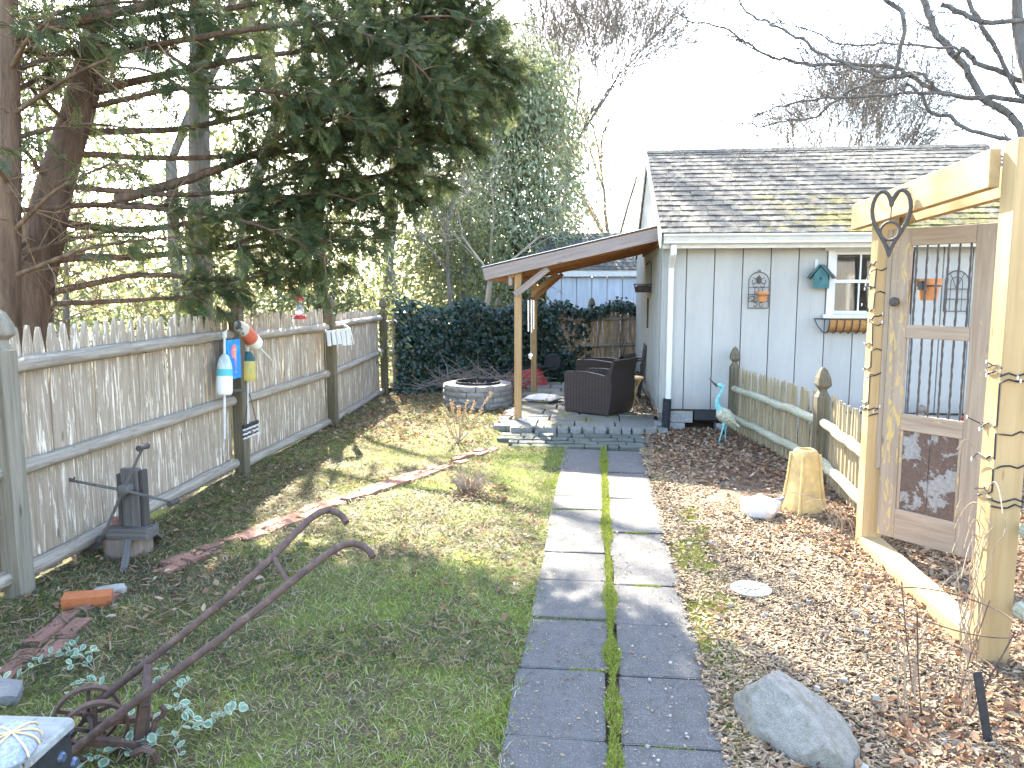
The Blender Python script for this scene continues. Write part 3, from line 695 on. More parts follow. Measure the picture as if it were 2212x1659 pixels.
# deck boards follow the slope, tin sheet above
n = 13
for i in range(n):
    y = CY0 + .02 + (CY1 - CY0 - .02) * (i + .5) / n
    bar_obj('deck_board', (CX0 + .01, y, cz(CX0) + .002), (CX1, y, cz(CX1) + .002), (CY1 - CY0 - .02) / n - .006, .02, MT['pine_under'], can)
MT['tin'] = plain('galvanised_sheet', (.62, .62, .62), .35, .5, .1, 3, metal=.8)
bar_obj('roof_sheet', (CX0 - .03, (CY0 + CY1) / 2, cz(CX0 - .03) + .024), (CX1 - .01, (CY0 + CY1) / 2, cz(CX1) + .024), CY1 - CY0 + .03, .012, MT['tin'], can)
for P in (PB, PF):
    y = P.y - .072
    bar_obj('brace', (P.x - .04, y, 1.80), (P.x + .42, y, 2.165), .03, .09, MT['fascia'] if P is PB else MT['pine_aged'], can)
bar_obj('brace', (-1.13, 13.83, 1.7), (-.62, 13.83, 2.16), .04, .07, MT['pine_under'], can)
bar_obj('block', (-1.20, 10.68, 1.93), (-1.20, 10.68, 2.12), .05, .09, MT['fascia'], can, up=(0, 1, 0))
# iron hook and wind chime under the beam
wc = thing('wind_chime', 'silver tube wind chime hanging under the canopy beam', 'wind chime', (-.96, 11.25, 2.0))
c0 = Vector((-.97, 11.3, 1.75)); MB().lathe([(.0, .02), (.06, .015), (.06, -.01), (0, -.012)], 14, Matrix.Translation(c0)).build('disc', MT['dark_old'], wc, True)
MB().tube([c0, c0 + Vector((0, 0, .36))], .004, 5).build('cord', MT['black'], wc)
for k in range(5):
    a = k * 1.2566; p = c0 + Vector((.042 * math.cos(a), .042 * math.sin(a), -.03)); MB().tube([p, p - Vector((0, 0, .42 + .05 * k / 4))], .011, 8).build('tube', MT['brass'], wc, True)
MB().tube([c0, c0 - Vector((0, 0, .85))], .003, 4).build('cord', MT['nylon'], wc)
MB().lathe([(0, -.9), (.035, -.88), (.03, -.82), (0, -.80)], 10, Matrix.Translation(c0) @ Matrix.Scale(.3, 4, (0, 1, 0))).build('sail', MT['brass'], wc, True)
# neighbour's shed beyond the back fence
nb = thing('neighbour_shed', 'weathered blue grey board shed standing behind the back fence', 'shed', (1, 20.5, 0))
nx0, nx1, ny = -1.35, 4.2, 20.5
x = nx0
while x < nx1:
    inst('board', MB().box((0, 0, 1.15), (.385, .03, 2.3), None, .004).mesh('board', MT['paint_far']), nb, TRS((x + .2, ny + rnd(-.004, .004), .03))); x += .40
MB().box(((nx0 + nx1) / 2, ny + 2.05, 1.1), (nx1 - nx0 - .1, 4.0, 2.2)).build('rear_wall', MT['paint_far'], nb)
bar_obj('fascia', (nx0 - .2, ny - .12, 2.32), (nx1 + .2, ny - .12, 2.32), .04, .17, MT['fascia_white'], nb)
b = MB(); b.add([(nx0 - .2, ny - .16, 2.40), (nx1 + .2, ny - .16, 2.40), (nx1 + .2, ny + 2, 3.5), (nx0 - .2, ny + 2, 3.5), (nx1 + .2, ny + 4.2, 2.4), (nx0 - .2, ny + 4.2, 2.4)], [(0, 1, 2, 3), (3, 2, 4, 5), (0, 3, 5), (1, 4, 2), (0, 5, 4, 1)])
nr = b.build('roof', MT['shingle'], nb); thn = math.atan2(1.1, 2.16)
for c in range(11):
    s = (c + .5) * .22; x = nx0 - .2 - rnd(0, .2)
    while x < 1.8:
        w = rnd(.3, .42); inst('shingle', shm[random.randrange(6)], nr, TRS((x + w / 2, ny - .16 + s * math.cos(thn), 2.408 + s * math.sin(thn)), (thn - .04, 0, 0), (w - .006, .25, .012))); x += w
# ================================================================== low picket fence on the right
low = thing('low_picket_fence', 'low lichen covered picket fence with two finial posts running to the gate', 'fence', (2.2, 7.6, 0))
pl = [picket_mesh(80 + s, .062, .86, .02, .10, MT['picket_low']) for s in range(6)]
A, Bp, Cc = Vector((1.80, 10.2, 0)), Vector((2.20, 7.62, 0)), Vector((2.10, 5.74, 0))
def low_run(a, b, n, parent, h0=.86, h1=.86, zr=((.60, .60), (.22, .22))):
    d = (b - a); L = d.length; d.normalize(); nrm = Vector((d.y, -d.x, 0))     # towards the path
    ang = math.atan2(d.y, d.x)
    for i in range(n):
        t = (i + .5) / n; p = a + (b - a) * t; h = h0 + (h1 - h0) * t
        inst('picket', random.choice(pl), parent, TRS((p.x - nrm.x * .03, p.y - nrm.y * .03, .03 + rnd(-.01, .01)), (rnd(-.02, .02), rnd(-.015, .015), ang), (rnd(.92, 1.08), 1, h / .86 + rnd(-.015, .015))))
    for z0, z1 in zr: rod_obj('rail', a + nrm * .03 + Vector((0, 0, z0)), b + nrm * .03 + Vector((0, 0, z1)), .043, .048, MT['rail_low'], parent, wob=.02)
low_run(A + (Bp - A) * .03, Bp, 27, low, .84, .84)
low_run(Bp + (Cc - Bp) * .05, Cc + Vector((0, 0, 0)), 15, low, .84, .86, ((.60, .58), (.22, .20)))
gothic_post('post', A.x - .02, A.y, .115, 1.14, MT['post'], low, 1.05)
gothic_post('post', Bp.x - .03, Bp.y, .125, 1.13, MT['post'], low, 1.15, .05)

# ================================================================== gate arbor of new pine
arb = thing('gate_arbor', 'yellow pine gate frame with square posts and a header beam', 'arbor', (1.98, 4.8, 0))
GL, GR = Vector((1.99, 5.70, 0)), Vector((2.0, 3.97, 0))
bar_obj('post', GL + Vector((0, 0, -.05)), GL + Vector((0, 0, 2.50)), .135, .135, MT['pine'], arb, up=(0, 1, 0), ch=.006)
bar_obj('post', GR + Vector((0, 0, -.05)), GR + Vector((0, 0, 2.56)), .14, .14, MT['pine'], arb, up=(0, 1, 0), ch=.006)
bar_obj('header_beam', (1.895, 6.06, 2.395), (1.895, 4.03, 2.44), .052, .185, MT['pine'], arb)
bar_obj('header_beam', (2.10, 5.98, 2.38), (2.10, 3.90, 2.42), .05, .16, MT['pine'], arb)
bar_obj('threshold', (1.99, 5.70 - .07, .035), (2.0, 3.97 + .07, .035), .15, .10, MT['pine'], arb)
# ------------------------------------------------------------------ old door used as a gate, swung inwards
HG = Vector((2.02, 5.60, 0)); e = gp(2108, 1196, .17); e.z = 0
dd = (e - HG); DW = dd.length; dd.normalize(); DZ0, DZ1 = .13, 2.27
gate = thing('old_door_gate', 'peeling old brown and ochre door with iron bars hung as a garden gate', 'gate', HG)
up_ = Vector((-dd.y, dd.x, 0))
def dbar(name, s0, z0, s1, z1, w, t, mat, off=0.0):
    a = HG + dd * s0 + Vector((0, 0, z0)) + up_ * off; c = HG + dd * s1 + Vector((0, 0, z1)) + up_ * off
    M = frame(a, c, up_); L = (c - a).length       # local X across face? width along face
    return inst(name, MB().box((0, 0, L / 2), (w, t, L), None, .004).mesh(name, mat), gate, M)
ST = .125
dbar('stile', ST / 2, DZ0, ST / 2, DZ1, ST, .04, MT['door_stile']); dbar('stile', DW - ST / 2, DZ0, DW - ST / 2, DZ1, ST, .04, MT['door'])
for z0, z1, m in ((2.155, 2.27, 'door'), (1.535, 1.625, 'door'), (.90, 1.015, 'door'), (.13, .345, 'door')):
    a = HG + dd * ST + Vector((0, 0, (z0 + z1) / 2)); c = HG + dd * (DW - ST) + Vector((0, 0, (z0 + z1) / 2))
    inst('cross_rail', MB().box((0, 0, (c - a).length / 2), (.038, z1 - z0, (c - a).length), None, .004).mesh('cross_rail', MT[m]), gate, frame(a, c))
for k in range(6):
    s = ST + (DW - 2 * ST) * (k + .5) / 6
    for z0, z1 in ((1.625, 2.155), (1.015, 1.535)):
        pts = [HG + dd * (s + .0015 * math.sin(i * 1.9 + k)) + Vector((0, 0, z0 + (z1 - z0) * i / 16)) for i in range(17)]
        MB().tube(pts, [.0065 + .0022 * (i % 2) for i in range(17)], 5).build('bar', MT['ironbrown'], gate)
def mat_panel():
    t = NT('flaking_panel', .8, .3); v = t.vec((1, 1, 1), False); g = t.n('ShaderNodeNewGeometry'); P = g.outputs['Position']
    f = t.ramp(t.noise(P, 4.2, 7, .66, .4), (.51, 0), (.525, 1)); n = t.noise(P, 40, 4)
    c = t.mix(f, t.ramp(n, (.3, (.085, .055, .042)), (.7, (.14, .092, .07))), t.ramp(n, (.3, (.19, .18, .165)), (.7, (.29, .275, .25))))
    t.color(c).bump(f, .6, .006); return t.m
MT['panel'] = mat_panel()
for s0, s1 in ((ST, DW / 2 - .004), (DW / 2 + .004, DW - ST)):
    a = HG + dd * s0 + Vector((0, 0, .62)); c = HG + dd * s1 + Vector((0, 0, .62))
    inst('panel', MB().box((0, 0, (c - a).length / 2), (.014, .57, (c - a).length)).mesh('panel', MT['panel']), gate, frame(a, c))
for s, z0, z1 in ((ST + .012, .345, .9), (DW - ST - .012, .345, .9)):
    dbar('moulding', s, z0, s, z1, .022, .03, MT['door_stile'])
dbar('hinge_strip', -.025, .6, -.025, DZ1, .04, .02, MT['door'])
a = HG + dd * .06 - up_ * .03 + Vector((0, 0, 1.78)); MB().lathe([(.012, 0), (.03, .02), (.033, .045), (.02, .06), (0, .062)], 12, frame(a, a - up_)).build('knob', MT['ironbrown'], gate, True)

# ------------------------------------------------------------------ heart shaped iron ornament on the beam
hc = Vector((1.765, 4.98, 2.275)); hd = Vector((.8, -.6, 0))
ht = thing('heart_ornament', 'dark iron heart ornament wired to the header beam of the gate', 'ornament', hc)
pts = []
for i in range(41):
    a = -math.pi + 2 * math.pi * i / 40 + math.pi / 2
    t_ = 2 * math.pi * i / 40
    hx = 16 * math.sin(t_) ** 3 / 16; hz = (13 * math.cos(t_) - 5 * math.cos(2 * t_) - 2 * math.cos(3 * t_) - math.cos(4 * t_)) / 16
    pts.append(hc + hd * (hx * .11) + Vector((0, 0, hz * .215 + .02)))
MB().tube(pts[:-1], .0125, 8, closed=True).build('heart', MT['ironbrown'], ht, True)
MB().tube([hc + hd * (.055 * math.cos(a)) + Vector((0, 0, -.06 + .055 * math.sin(a))) for a in [i * 2 * math.pi / 20 for i in range(20)]], .008, 6, closed=True).build('ring', MT['ironbrown'], ht, True)
MB().tube([hc + Vector((0, 0, -.005)), hc + Vector((0, 0, .09)), hc + Vector((.06, .02, .19)), hc + Vector((.112, .03, .2))], .004, 5).build('wire', MT['ironbrown'], ht)
# ------------------------------------------------------------------ terracotta pot in an iron ring on the gate
pt = thing('wall_pot', 'terracotta pot in an iron ring hung on the old door gate', 'pot', HG + dd * .17)
pc = HG + dd * .2 + up_ * .10 + Vector((0, 0, 1.79))
MB().lathe([(0, 0), (.052, 0), (.068, .10), (.078, .10), (.08, .145), (.068, .145), (.06, .06), (0, .06)], 20, Matrix.Translation(pc)).build('pot', MT['terracotta'], pt, True)
MB().tube([pc + Vector((.075 * math.cos(a), .075 * math.sin(a), .098)) for a in [i * .3142 for i in range(20)]], .006, 6, closed=True).build('ring', MT['iron'], pt, True)
MB().bar(pc + Vector((0, 0, .1)) - up_ * .07, pc + Vector((0, 0, .1)) - up_ * .115, .03, .06).build('bracket', MT['iron'], pt)
# ------------------------------------------------------------------ string lights wound round the gate posts
def light_string(P, hw, zs, label, nl):
    st = thing('string_lights', label, 'string lights', P)
    b = MB(); ends = []; allp = []
    c = [(-hw, -hw), (hw, -hw), (hw, hw), (-hw, hw)]
    for zi, z in enumerate(zs):
        pts = []
        for i in range(17):
            t = i / 16 * 4; k = int(t) % 4; f = t - int(t); x = c[k][0] + (c[(k + 1) % 4][0] - c[k][0]) * f; y = c[k][1] + (c[(k + 1) % 4][1] - c[k][1]) * f
            q = 1.08 + .05 * math.sin(z * 40 + i); pts.append(P + Vector((x * q, y * q, z + .045 * i / 16 + .010 * math.sin(i * 2.3 + z * 17))))
        allp += pts
        for i in range(nl):
            p = random.choice(pts); o = Vector((rnd(-.06, .01), rnd(-.06, .03), rnd(-.025, .03))); b.tube([p - o * .1, p + o], .003, 4); ends.append(p + o)
    b.tube(allp, .0045, 5)
    b.build('cable', MT['black'], st)
    for p in ends[:40]: MB().lathe([(0, -.012), (.005, -.006), (.005, .006), (0, .014)], 6, Matrix.Translation(p)).build('bulb', MT['ceramic'], st)
light_string(GL, .0675, (.98, 1.02, 1.27, 1.44, 1.62, 1.68, 1.84, 2.0), 'black string lights wound round the gate post beside the low fence', 3)
light_string(GR, .07, (.80, .83, 1.0, 1.16, 1.42, 1.45), 'black string lights wound round the gate post beside the wire cage', 3)
# dry vine on the right gate post
vn = MB()
for k in range(9):
    p = GR + Vector((rnd(-.16, -.07), rnd(-.15, .05), 0)); pts = [p.copy()]
    for i in range(14):
        p = p + Vector((rnd(-.028, .03), rnd(-.03, .03), rnd(.03, .085))); p.x = min(p.x, GR.x - .075) if p.y > GR.y - .08 else p.x; pts.append(p.copy())
    vn.tube(pts, [.005 * (1 - .6 * i / 14) for i in range(15)], 5)
for k in range(6):
    p = GR + Vector((-.08, rnd(-.1, .1), rnd(.3, 1.0))); d = Vector((rnd(-.12, .02), rnd(-.1, .14), rnd(.0, .12))); pts = [p.copy()]
    for i in range(7): p = p + d * .5; d.z -= .03; pts.append(p.copy())
    vn.tube(pts, .003, 4)
tag(vn.build('dry_vine', MT['stick']), 'leafless dry vine climbing the gate post beside the wire cage', 'vine')
vn = MB()
for k in range(7):
    p = Vector((1.88 + rnd(-.1, .1), 5.95 + rnd(-.1, .15), 0)); d = Vector((rnd(-.12, .05), rnd(-.05, .12), rnd(.12, .2))); pts = [p.copy()]
    for i in range(8): p = p + d * .45; d.z -= .035; d.x -= .012; pts.append(p.copy())
    vn.tube(pts, [.004 * (1 - .6 * i / 8) for i in range(9)], 4)
tag(vn.build('dry_vine', MT['stick']), 'pale dry arching stems at the foot of the gate post by the low fence', 'vine')

# ------------------------------------------------------------------ split rail fence right of the gate
rf = thing('rail_picket_fence', 'short run of round rails and pickets beyond the right gate post', 'fence', (2.2, 3.3, 0))
low_run(Vector((2.11, 3.86, 0)), Vector((2.32, 2.3, 0)), 9, rf, .95, .95, ((.70, .72), (.30, .28)))
# ================================================================== things on the shed wall
def scroll(c, r, t0, t1, sx=1, n=14, dec=.55):
    return [c + Vector((sx * math.cos(t0 + (t1 - t0) * i / n) * r * (1 - dec * i / n), 0, math.sin(t0 + (t1 - t0) * i / n) * r * (1 - dec * i / n))) for i in range(n + 1)]
def arch(x, z0, z1, w, y, n=14):
    zs = z1 - w / 2; p = [Vector((x - w / 2, y, z0)), Vector((x - w / 2, y, zs))]
    p += [Vector((x - w / 2 * math.cos(math.pi * i / n), y, zs + w / 2 * math.sin(math.pi * i / n))) for i in range(1, n)]
    return p + [Vector((x + w / 2, y, zs)), Vector((x + w / 2, y, z0))]
tx, tz0, tz1, ty, tw = 2.085, 1.635, 2.10, SY - .035, .255
tr = thing('arched_iron_trellis', 'arched black iron wall trellis with scrolls holding a terracotta pot', 'trellis', (tx, ty, tz0))
f = MB(); f.tube(arch(tx, tz0, tz1, tw, ty), .0055, 6); f.tube([(tx - tw / 2, ty, tz0), (tx + tw / 2, ty, tz0)], .0055, 6)
f.tube([Vector((tx + .014 * math.cos(a), ty, tz1 + .016 + .014 * math.sin(a))) for a in [i * .5236 for i in range(12)]], .004, 5, closed=True); f.build('frame', MT['ironbrown'], tr, True)
f = MB()
for z in (tz0 + .265, tz0 + .175, tz0 + .085): f.tube([(tx - tw / 2, ty, z), (tx + tw / 2, ty, z)], .004, 5)
for x in (-.05, 0, .05): f.tube([(tx + x, ty, tz0 + .175), (tx + x, ty, tz0 + .265)], .004, 5)
for sx in (-1, 1):
    f.tube(scroll(Vector((tx + sx * .062, ty, tz0 + .345)), .045, 1.4, 7.2, sx), .0045, 5); f.tube(scroll(Vector((tx + sx * .05, ty, tz0 + .30)), .035, 3.5, 8.5, sx), .0045, 5)
    f.tube(scroll(Vector((tx + sx * .075, ty, tz0 + .12)), .04, 0, 5.5, sx), .0045, 5); f.tube(scroll(Vector((tx + sx * .04, ty, tz0 + .04)), .035, 1, 6.5, sx), .0045, 5)
f.build('scrollwork', MT['ironbrown'], tr, True)
MB().lathe([(0, 0), (.028, .04), (.034, .07), (.022, .10), (0, .13)], 12, Matrix.Translation((tx, ty, tz0 + .30)) @ Matrix.Scale(.25, 4, (0, 1, 0))).build('leaf_ornament', MT['ironbrown'], tr, True)
pcx = Vector((tx + .035, ty - .075, tz0 + .085))
f = MB(); f.tube([pcx + Vector((.072 * math.cos(a), .072 * math.sin(a), .075)) for a in [i * .3142 for i in range(20)]], .004, 5, closed=True); f.build('pot_ring', MT['ironbrown'], tr, True)
po = MB().lathe([(0, 0), (.05, 0), (.07, .095), (.082, .097), (.083, .13), (.07, .13), (.06, .05), (0, .05)], 22, Matrix.Translation(pcx)).build('terracotta_pot', MT['terracotta'], None, True); tag(po, 'terracotta pot held by the arched trellis left of the birdhouse', 'pot')
# birdhouse
bx, bz, by = 2.82, 1.89, SY - .02
bh = thing('birdhouse', 'teal green wooden birdhouse with shingled gable roof beside the shed window', 'birdhouse', (bx, by, bz))
w, d, h = .17, .15, .17
poly = [(-w / 2, 0), (w / 2, 0), (w / 2, h), (0, h + .11), (-w / 2, h)]
MBt = NT('birdhouse_teal', .7, .3); MBt.color(MBt.ramp(MBt.noise(MBt.vec(), 14, 5), (.3, (.035, .11, .115)), (.7, (.075, .19, .19))))
MTt = MBt.m
M = Matrix.Translation((bx + .03, by - d / 2, bz)) @ Matrix.Rotation(R(-24), 4, 'Z')
MB().prism(poly, -d / 2, d / 2, M).build('body', MTt, bh)
for s in (-1, 1):
    ux, uz = s * (w / 2 + .055), -.175; L = math.hypot(ux, uz); ux /= L; uz /= L; nx_, nz_ = -uz * s, abs(ux)
    def strip(t0, t1, o0, o1, y0, y1):
        q = [(t0, o0), (t1, o0), (t1, o1), (t0, o1)]; r0 = (0, h + .125)
        return MB().prism([(r0[0] + ux * t + nx_ * o, r0[1] + uz * t + nz_ * o) for t, o in q], y0, y1, M)
    strip(0, L, 0, .012, -d / 2 - .035, d / 2 + .005).build('roof_panel', MTt, bh)
    for k in range(3): strip(.01 + k * L * .31, .01 + k * L * .31 + L * .37, .0125 + .004 * k, .021 + .004 * k, -d / 2 - .03, d / 2).build('shingle', MT['grey_old'], bh)
hp = M @ Vector((0, -d / 2 - .001, .125)); MB().lathe([(.0, .002), (.018, .002), (.018, 0), (0, 0)], 16, frame(hp, hp + M.to_3x3() @ Vector((0, -1, 0)))).build('entrance_hole', MT['black'], bh)
MB().tube([M @ Vector((0, -d / 2, .095)), M @ Vector((0, -d / 2 - .04, .095))], .005, 6).build('perch', MT['grey_old'], bh)
bar_obj('mounting_board', (bx - .02, SY - .010, bz + .02), (bx - .02, SY - .010, bz + .37), .04, .014, MT['white'], bh, up=(0, 1, 0))
# hay-rack window basket
kx0, kx1, kz1, kz0 = 2.80, 3.92, 1.50, 1.315
hb = thing('window_basket', 'black iron hay rack basket with coco liner under the shed window', 'planter', (3.3, SY, kz0))
def cs(x, q=1.0, endk=1.0):
    pts = []
    for i in range(9):
        a = math.pi / 2 * i / 8; pts.append(Vector((x, SY - .03 - .19 * q * math.cos(a) ** .8, kz1 - (kz1 - kz0) * math.sin(a) ** .8 * (1 if q == 1 else .93))))
    return pts
f = MB(); f.tube([(kx0, SY - .03, kz1), (kx0 + .06, SY - .17, kz1), (kx0 + .16, SY - .22, kz1), (kx1 - .16, SY - .22, kz1), (kx1 - .06, SY - .17, kz1), (kx1, SY - .03, kz1)], .007, 6)
f.tube([(kx0, SY - .03, kz1), (kx1, SY - .03, kz1)], .006, 6); f.build('rim', MT['iron'], hb, True)
nb_ = 10
for i in range(nb_):
    x = kx0 + .14 + (kx1 - kx0 - .28) * i / (nb_ - 1); MB().tube(cs(x), .007, 6).build('rib', MT['iron'], hb, True)
for x0, x1 in ((kx0, kx0 + .14), (kx1, kx1 - .14)):
    MB().tube([(x0, SY - .04, kz1), (x0 + (x1 - x0) * .25, SY - .06, kz1 - .09), (x0 + (x1 - x0) * .7, SY - .05, kz1 - .165), (x1, SY - .035, kz0)], .006, 6).build('rib', MT['iron'], hb, True)
b = MB(); vs = []; m = 16
for i in range(m + 1):
    x = kx0 + .15 + (kx1 - kx0 - .30) * i / m
    for p in cs(x, .93): vs.append((p.x, p.y, p.z - (.012 + .01 * mnoise.noise((x * 9, p.z * 9, 0))) * (p.z > kz1 - .02)))
    for p in reversed(cs(x, .82)): vs.append((p.x, p.y, p.z + .012))
k = 18; F = [(i * k + j, i * k + (j + 1) % k, (i + 1) * k + (j + 1) % k, (i + 1) * k + j) for i in range(m) for j in range(k)] + [tuple(range(k)), tuple(range(m * k + k - 1, m * k - 1, -1))]
b.add(vs, F).build('coco_liner', MT['coco'], hb, True)
# two further trellises seen through the gate
def trellis2(x, z0, z1, w, label):
    t = thing('gothic_trellis', label, 'trellis', (x, SY, z0)); y = SY - .03; f = MB(); f.tube(arch(x, z0, z1, w, y), .006, 5)
    for z in (z0, z0 + .3 * (z1 - z0), z0 + .55 * (z1 - z0)): f.tube([(x - w / 2, y, z), (x + w / 2, y, z)], .005, 5)
    f.build('frame', MT['iron'], t, True); f = MB(); zm = z0 + .55 * (z1 - z0)
    for q in (-.25, 0, .25): f.tube([(x + q * w, y, z0), (x + q * w, y, zm)], .0045, 5)
    f.tube(arch(x, zm, zm + .3 * (z1 - z0), w * .5, y), .0045, 5); f.tube([(x, y, zm), (x, y, z1)], .0045, 5); f.tube([(x, y, zm), (x - .3 * w, y, z1 - .1 * w)], .004, 5); f.tube([(x, y, zm), (x + .3 * w, y, z1 - .1 * w)], .004, 5)
    f.build('tracery', MT['iron'], t, True)
trellis2(4.52, 1.60, 2.11, .28, 'black gothic arched wire trellis on the shed wall seen through the gate bars')
trellis2(4.86, 1.42, 1.72, .26, 'small low arched wire trellis on the shed wall right of the gothic one')
# hanging basket bracket on the gable wall
hbk = thing('wall_basket', 'black wire basket planter hung on the gable wall under the canopy', 'planter', (.7, 12.3, 1.8))
b = MB(); c = Vector((.70, 12.2, 1.86))
for z, q in ((.10, 1.0), (-.02, .8)): b.tube([c + Vector((-.13 * q, -.28 * q, z)), c + Vector((.12, -.28 * q, z)), c + Vector((.12, .28 * q, z)), c + Vector((-.13 * q, .28 * q, z))], .008, 6, closed=True)
for i in range(7):
    y = -.27 + .09 * i; b.tube([c + Vector((.12, y, .10)), c + Vector((-.13, y, .10)), c + Vector((-.10, y * .85, -.02)), c + Vector((.10, y * .85, -.02))], .005, 5)
b.build('wire_frame', MT['iron'], hbk); MB().box(c + Vector((0, 0, .03)), (.2, .48, .11), None, .03).build('liner', MT['dark_old'], hbk)
MB().tube([c + Vector((.13, 0, .1)), c + Vector((.13, 0, .40)), c + Vector((.10, 0, .46)), c + Vector((.05, 0, .40))], .012, 6).build('bracket', MT['iron'], hbk)
o = bar_obj('wall_board', (.826, 12.9, 1.25), (.826, 12.9, 1.74), .02, .18, MT['dark_old'], None, up=(0, 1, 0)); tag(o, 'dark upright board fixed to the gable wall below the wire basket', 'board')
# ================================================================== fire pit
FP = Vector((-1.93, 12.35, 0)); FR = .56
pit = thing('fire_pit', 'round fire pit of stacked grey concrete blocks with a black steel ring', 'fire pit', FP)
def wedge(seed, r0, r1, da, h, lip=0):
    rr = random.Random(seed); b = MB(); n = 4; vs = []; F = []
    for i in range(n + 1):
        a = -da / 2 + da * i / n
        for j, (r, z) in enumerate(((r0, 0), (r0, h), (r1 - .012, h), (r1, h - .012), (r1 + .006, h * .5), (r1, .012), (r1 - .012, 0))):
            q = rr.uniform(-.009, .009) if j in (3, 4, 5) else 0
            e = .985 if i in (0, n) and j in (3, 4, 5) else 1
            vs.append(((r * e + q) * math.cos(a), (r * e + q) * math.sin(a), z))
    m = 7
    for i in range(n):
        for j in range(m): F.append((i * m + j, i * m + (j + 1) % m, (i + 1) * m + (j + 1) % m, (i + 1) * m + j))
    F += [tuple(range(m)), tuple(range(n * m + m - 1, n * m - 1, -1))]
    return b.add(vs, F).mesh('block', MT['block'])
NB = 12; da = 2 * math.pi / NB
wm = [wedge(s, .37, FR, da - .026, .090) for s in range(5)]
for c in range(4):
    for k in range(NB):
        inst('block', wm[random.randrange(5)], pit, TRS((FP.x, FP.y, -.01 + c * .094), (0, 0, k * da + (c % 2) * da / 2 + .1), (1, 1, 1)))
MB().lathe([(.365, -.01), (.365, .40), (.355, .40), (.35, -.01)], 40, Matrix.Translation(FP), ring=True).build('liner_ring', MT['black'], pit, True)
MB().lathe([(0, .05), (.349, .05)], 24, Matrix.Translation(FP)).build('ash_bed', MT['dark_old'], pit)
for i in range(7):
    a = rnd(0, 6.28); p = FP + Vector((.2 * math.cos(a), .2 * math.sin(a), .06)); MB().tube([p, p + Vector((rnd(-.2, .2), rnd(-.12, .12), rnd(.25, .36)))], .008, 5).build('stick', MT['stick'], pit)

# ================================================================== wicker armchairs
def wicker_chair(loc, rz, label, group=None, BH=.83):
    t = thing('wicker_armchair', label, 'armchair', loc, group)
    M = Matrix.Translation(Vector(loc)) @ Matrix.Rotation(rz, 4, 'Z')
    # local: faces -x, depth 0..-.78 along -x, width 0.62 along +y
    D, Wd, AH = .78, .64, .63
    side = [(0, .03), (-D + .01, .03), (-D - .005, .3), (-D + .0, AH - .02), (-D + .02, AH), (-D * .55, AH + .01), (-.18, AH - .015), (-.04, AH - .04), (.045, AH - .05), (.06, .45), (.045, .2)]
    for y0, y1 in ((0, .085), (Wd - .085, Wd)):
        MB().prism(side, y0, y1, M).build('arm', MT['wicker'], t, True)
    back = [(0.0, .03), (.055, .2), (.07, .45), (.05, .62), (.075, .74), (.115, BH), (.075, BH + .01), (.03, BH - .02), (-.02, .62), (-.07, .35), (-.07, .03)]
    MB().prism(back, .08, Wd - .08, M).build('backrest', MT['wicker'], t, True)
    bk2 = [(.045, AH - .06), (.075, .74), (.115, BH), (.075, BH + .01), (.0, AH + .03), (-.08, AH - .05)]
    for y0, y1 in ((-.001, .0795), (Wd - .0795, Wd + .001)): MB().prism(bk2, y0, y1, M).build('back_wing', MT['wicker'], t, True)
    MB().prism([(-.06, .18), (-D + .02, .18), (-D + .02, .34), (-.06, .34)], .087, Wd - .087, M).build('seat', MT['wicker'], t)
    MB().prism([(-.07, .345), (-D + .01, .345), (-D - .01, .38), (-D + .01, .435), (-.07, .435)], .092, Wd - .092, M).build('glint_pad', MT['glint_stripe'], t, True)  # added pad; its stripes put the arms' sun glints into colour
    for x in (-.03, -D + .04):
        for y in (.03, Wd - .03): MB().box(M @ Vector((x, y, .02)), (.04, .04, .05)).build('foot', MT['black'], t)
    return t
wicker_chair((.17, 11.09, .035), R(-34), 'dark brown wicker armchair standing alone on the near edge of the patio')
wicker_chair((.36, 13.15, .035), R(-22), 'low dark wicker armchair with an added seat pad striped as sun glints behind the near armchair', BH=.69)
# slatted folding chair by the wall
sc_ = thing('slatted_chair', 'dark slatted wooden chair against the gable wall behind the rattan table', 'chair', (.62, 13.4, .035))
c = Vector((.55, 13.3, .035))
for y in (-.22, .22):
    bar_obj('leg', c + Vector((-.2, y, 0)), c + Vector((-.16, y, .62)), .035, .035, MT['dark_old'], sc_, up=(0, 1, 0)); bar_obj('leg', c + Vector((.18, y, 0)), c + Vector((.28, y, .92)), .035, .035, MT['dark_old'], sc_, up=(0, 1, 0))
    bar_obj('arm', c + Vector((-.24, y, .62)), c + Vector((.26, y, .66)), .05, .025, MT['dark_old'], sc_)
for i in range(6): bar_obj('seat_slat', c + Vector((-.18 + i * .07, -.22, .42)), c + Vector((-.18 + i * .07, .22, .42)), .055, .02, MT['dark_old'], sc_)
for i in range(4): bar_obj('back_slat', c + Vector((.215 + i * .017, -.22, .52 + i * .115)), c + Vector((.215 + i * .017, .22, .52 + i * .115)), .02, .07, MT['dark_old'], sc_)
